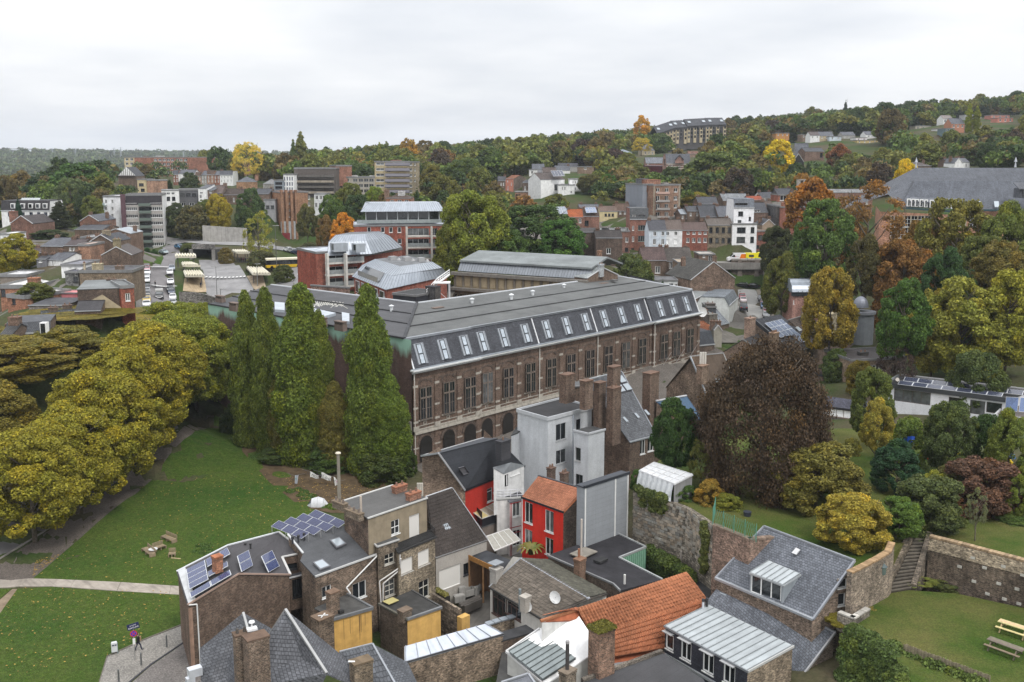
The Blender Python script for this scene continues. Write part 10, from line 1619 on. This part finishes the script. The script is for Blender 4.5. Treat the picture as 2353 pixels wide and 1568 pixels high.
CAND.sort(key=lambda c:c[1]);near=[c for c in CAND];step_=max(1.,len(near)/215);keep=[near[int(i*step_)] for i in range(min(215,len(near)))];rest=[c for c in near if c not in set(keep)]
print('WOOD',len(CAND),len(keep),len(rest),len(RECT))
wts=np.array([p[2] for p in PALS]);wts=wts/wts.sum()
for X,Y,z,h,w in keep:
 k=int(RG(int(abs(X*7+Y*13))).choice(len(PALS),p=wts));col,lb,_=PALS[k];j=.8+.45*rnd();kk=CNF if(k==1 and rnd()<.12) else random.choice(('far','far',FDM))
 t=tree_at(lb,(X,Y,z-.5),z+h,w,kk,tuple(c*j for c in col),'tree','tree','trees of the hillside wood')
def wood(name,lB,items,col,leaf=.55,k=16,seed=5):
 rng=RG(seed);lob=[]
 for X,Y,z,h,w in items:
  for i in range(9 if Y<900 else 5):
   d=rng.normal(size=3);d/=np.linalg.norm(d);d[2]=abs(d[2])*.9-.15;c=np.array([X,Y,z+h*.55])+d*np.array([w*.33,w*.33,h*.36]);o=d;lob.append((c,w*.2*(.8+.5*rng.random()),o,.9))
 Vs,T=[],[]
 for c,r,o,fl in lob:
  n=k;d=rng.normal(size=(n,3));d/=np.linalg.norm(d,axis=1)[:,None];d[:,2]=np.abs(d[:,2])*.9-.1;p=c+d*r*(.75+.4*rng.random((n,1)));nn=d+.7*rng.normal(size=(n,3));nn/=np.linalg.norm(nn,axis=1)[:,None];a=np.cross(nn,rng.normal(size=(n,3)));a/=np.linalg.norm(a,axis=1)[:,None]+1e-9;b_=np.cross(nn,a);s=leaf*(r/2.2)*(.7+.7*rng.random((n,1)));Vs.append(np.stack([p-a*s,p-b_*s*.7,p+a*s,p+b_*s*.7],1).reshape(-1,3));T.append(np.full(n,np.clip(.5+rng.normal()*.25,0,1)))
 me=quads(name,Vs,T)
 o=link(name,me,None,(0,0,0),None,col);tag(o,lB,'wood',None,'stuff')
groups_={0:[],1:[],2:[],3:[]}
for c in rest:groups_[int(abs(c[0]*3+c[1]*5))%4].append(c)
for i,(col,lb) in enumerate(((GRN,'green mass of trees filling the hillside wood'),(DRK,'dark green mass of trees filling the hillside wood'),(OLI,'olive mass of trees filling the hillside wood'),(BRN,'brown mass of trees filling the hillside wood'))):
 if groups_[i]:wood('wood',lb,groups_[i],col,.62,26,30+i)
far_=[]
for Y in np.concatenate([np.arange(900,1500,13),np.arange(1500,3300,26)]):
 X=-Y*.56
 while X<Y*.56:
  if X>-Y*.15 or Y>640:far_.append((X+rng.normal()*3,Y+rng.normal()*4))
  X+=12*(1+max(0,Y-900)/700)*(.9+.2*rng.random())
fz=ground_np([c[0] for c in far_],[c[1] for c in far_]);FA=[[],[]]
for(X,Y),z in zip(far_,fz):
 s=1+max(0,Y-900)/900;h=(11+6*rng.random())*min(s,1.9)**.6;px,py_=project((X,Y,z+h))
 if-20<px<2375:FA[int(rng.random()<.5)].append((X,Y,z,h,h*1.15*s**.4))
for i,(col,lb) in enumerate((((.05,.07,.03),'far-off hazy green woods along the skyline'),((.045,.055,.03),'far-off hazy dark woods along the skyline'))):wood('wood',lb,FA[i],col,.9,14,50+i)
VA=[(X,Y,gZ(X,Y),9+5*rng.random(),11) for X,Y in zip(-160-rng.random(300)*520,480+rng.random(300)*900) if-20<project((X,Y,20))[0]<480 and not any(abs(X-r[5])<16 and abs(Y-r[4])<16 for r in RECT)]
wood('wood','trees of the valley at the far left',VA,(.05,.072,.028),.62,22,61)
# ------------------------------------------------------------------ thin damp air between here and the far hills
hm=bpy.data.materials.new('haze');hm.use_nodes=True;nt=hm.node_tree;nt.nodes.clear();ho=nt.nodes.new('ShaderNodeOutputMaterial');hv=nt.nodes.new('ShaderNodeVolumePrincipled')
hv.inputs['Color'].default_value=(.86,.92,1,1);hv.inputs['Density'].default_value=.00009;hv.inputs['Anisotropy'].default_value=.2;nt.links.new(hv.outputs[0],ho.inputs['Volume']);M['haze']=hm
m=MB().ob((-7000,-300,-60),(14000,0,0),(0,8500,0),(0,0,330));hz=m.bd('haze','haze');hz['kind']='stuff'
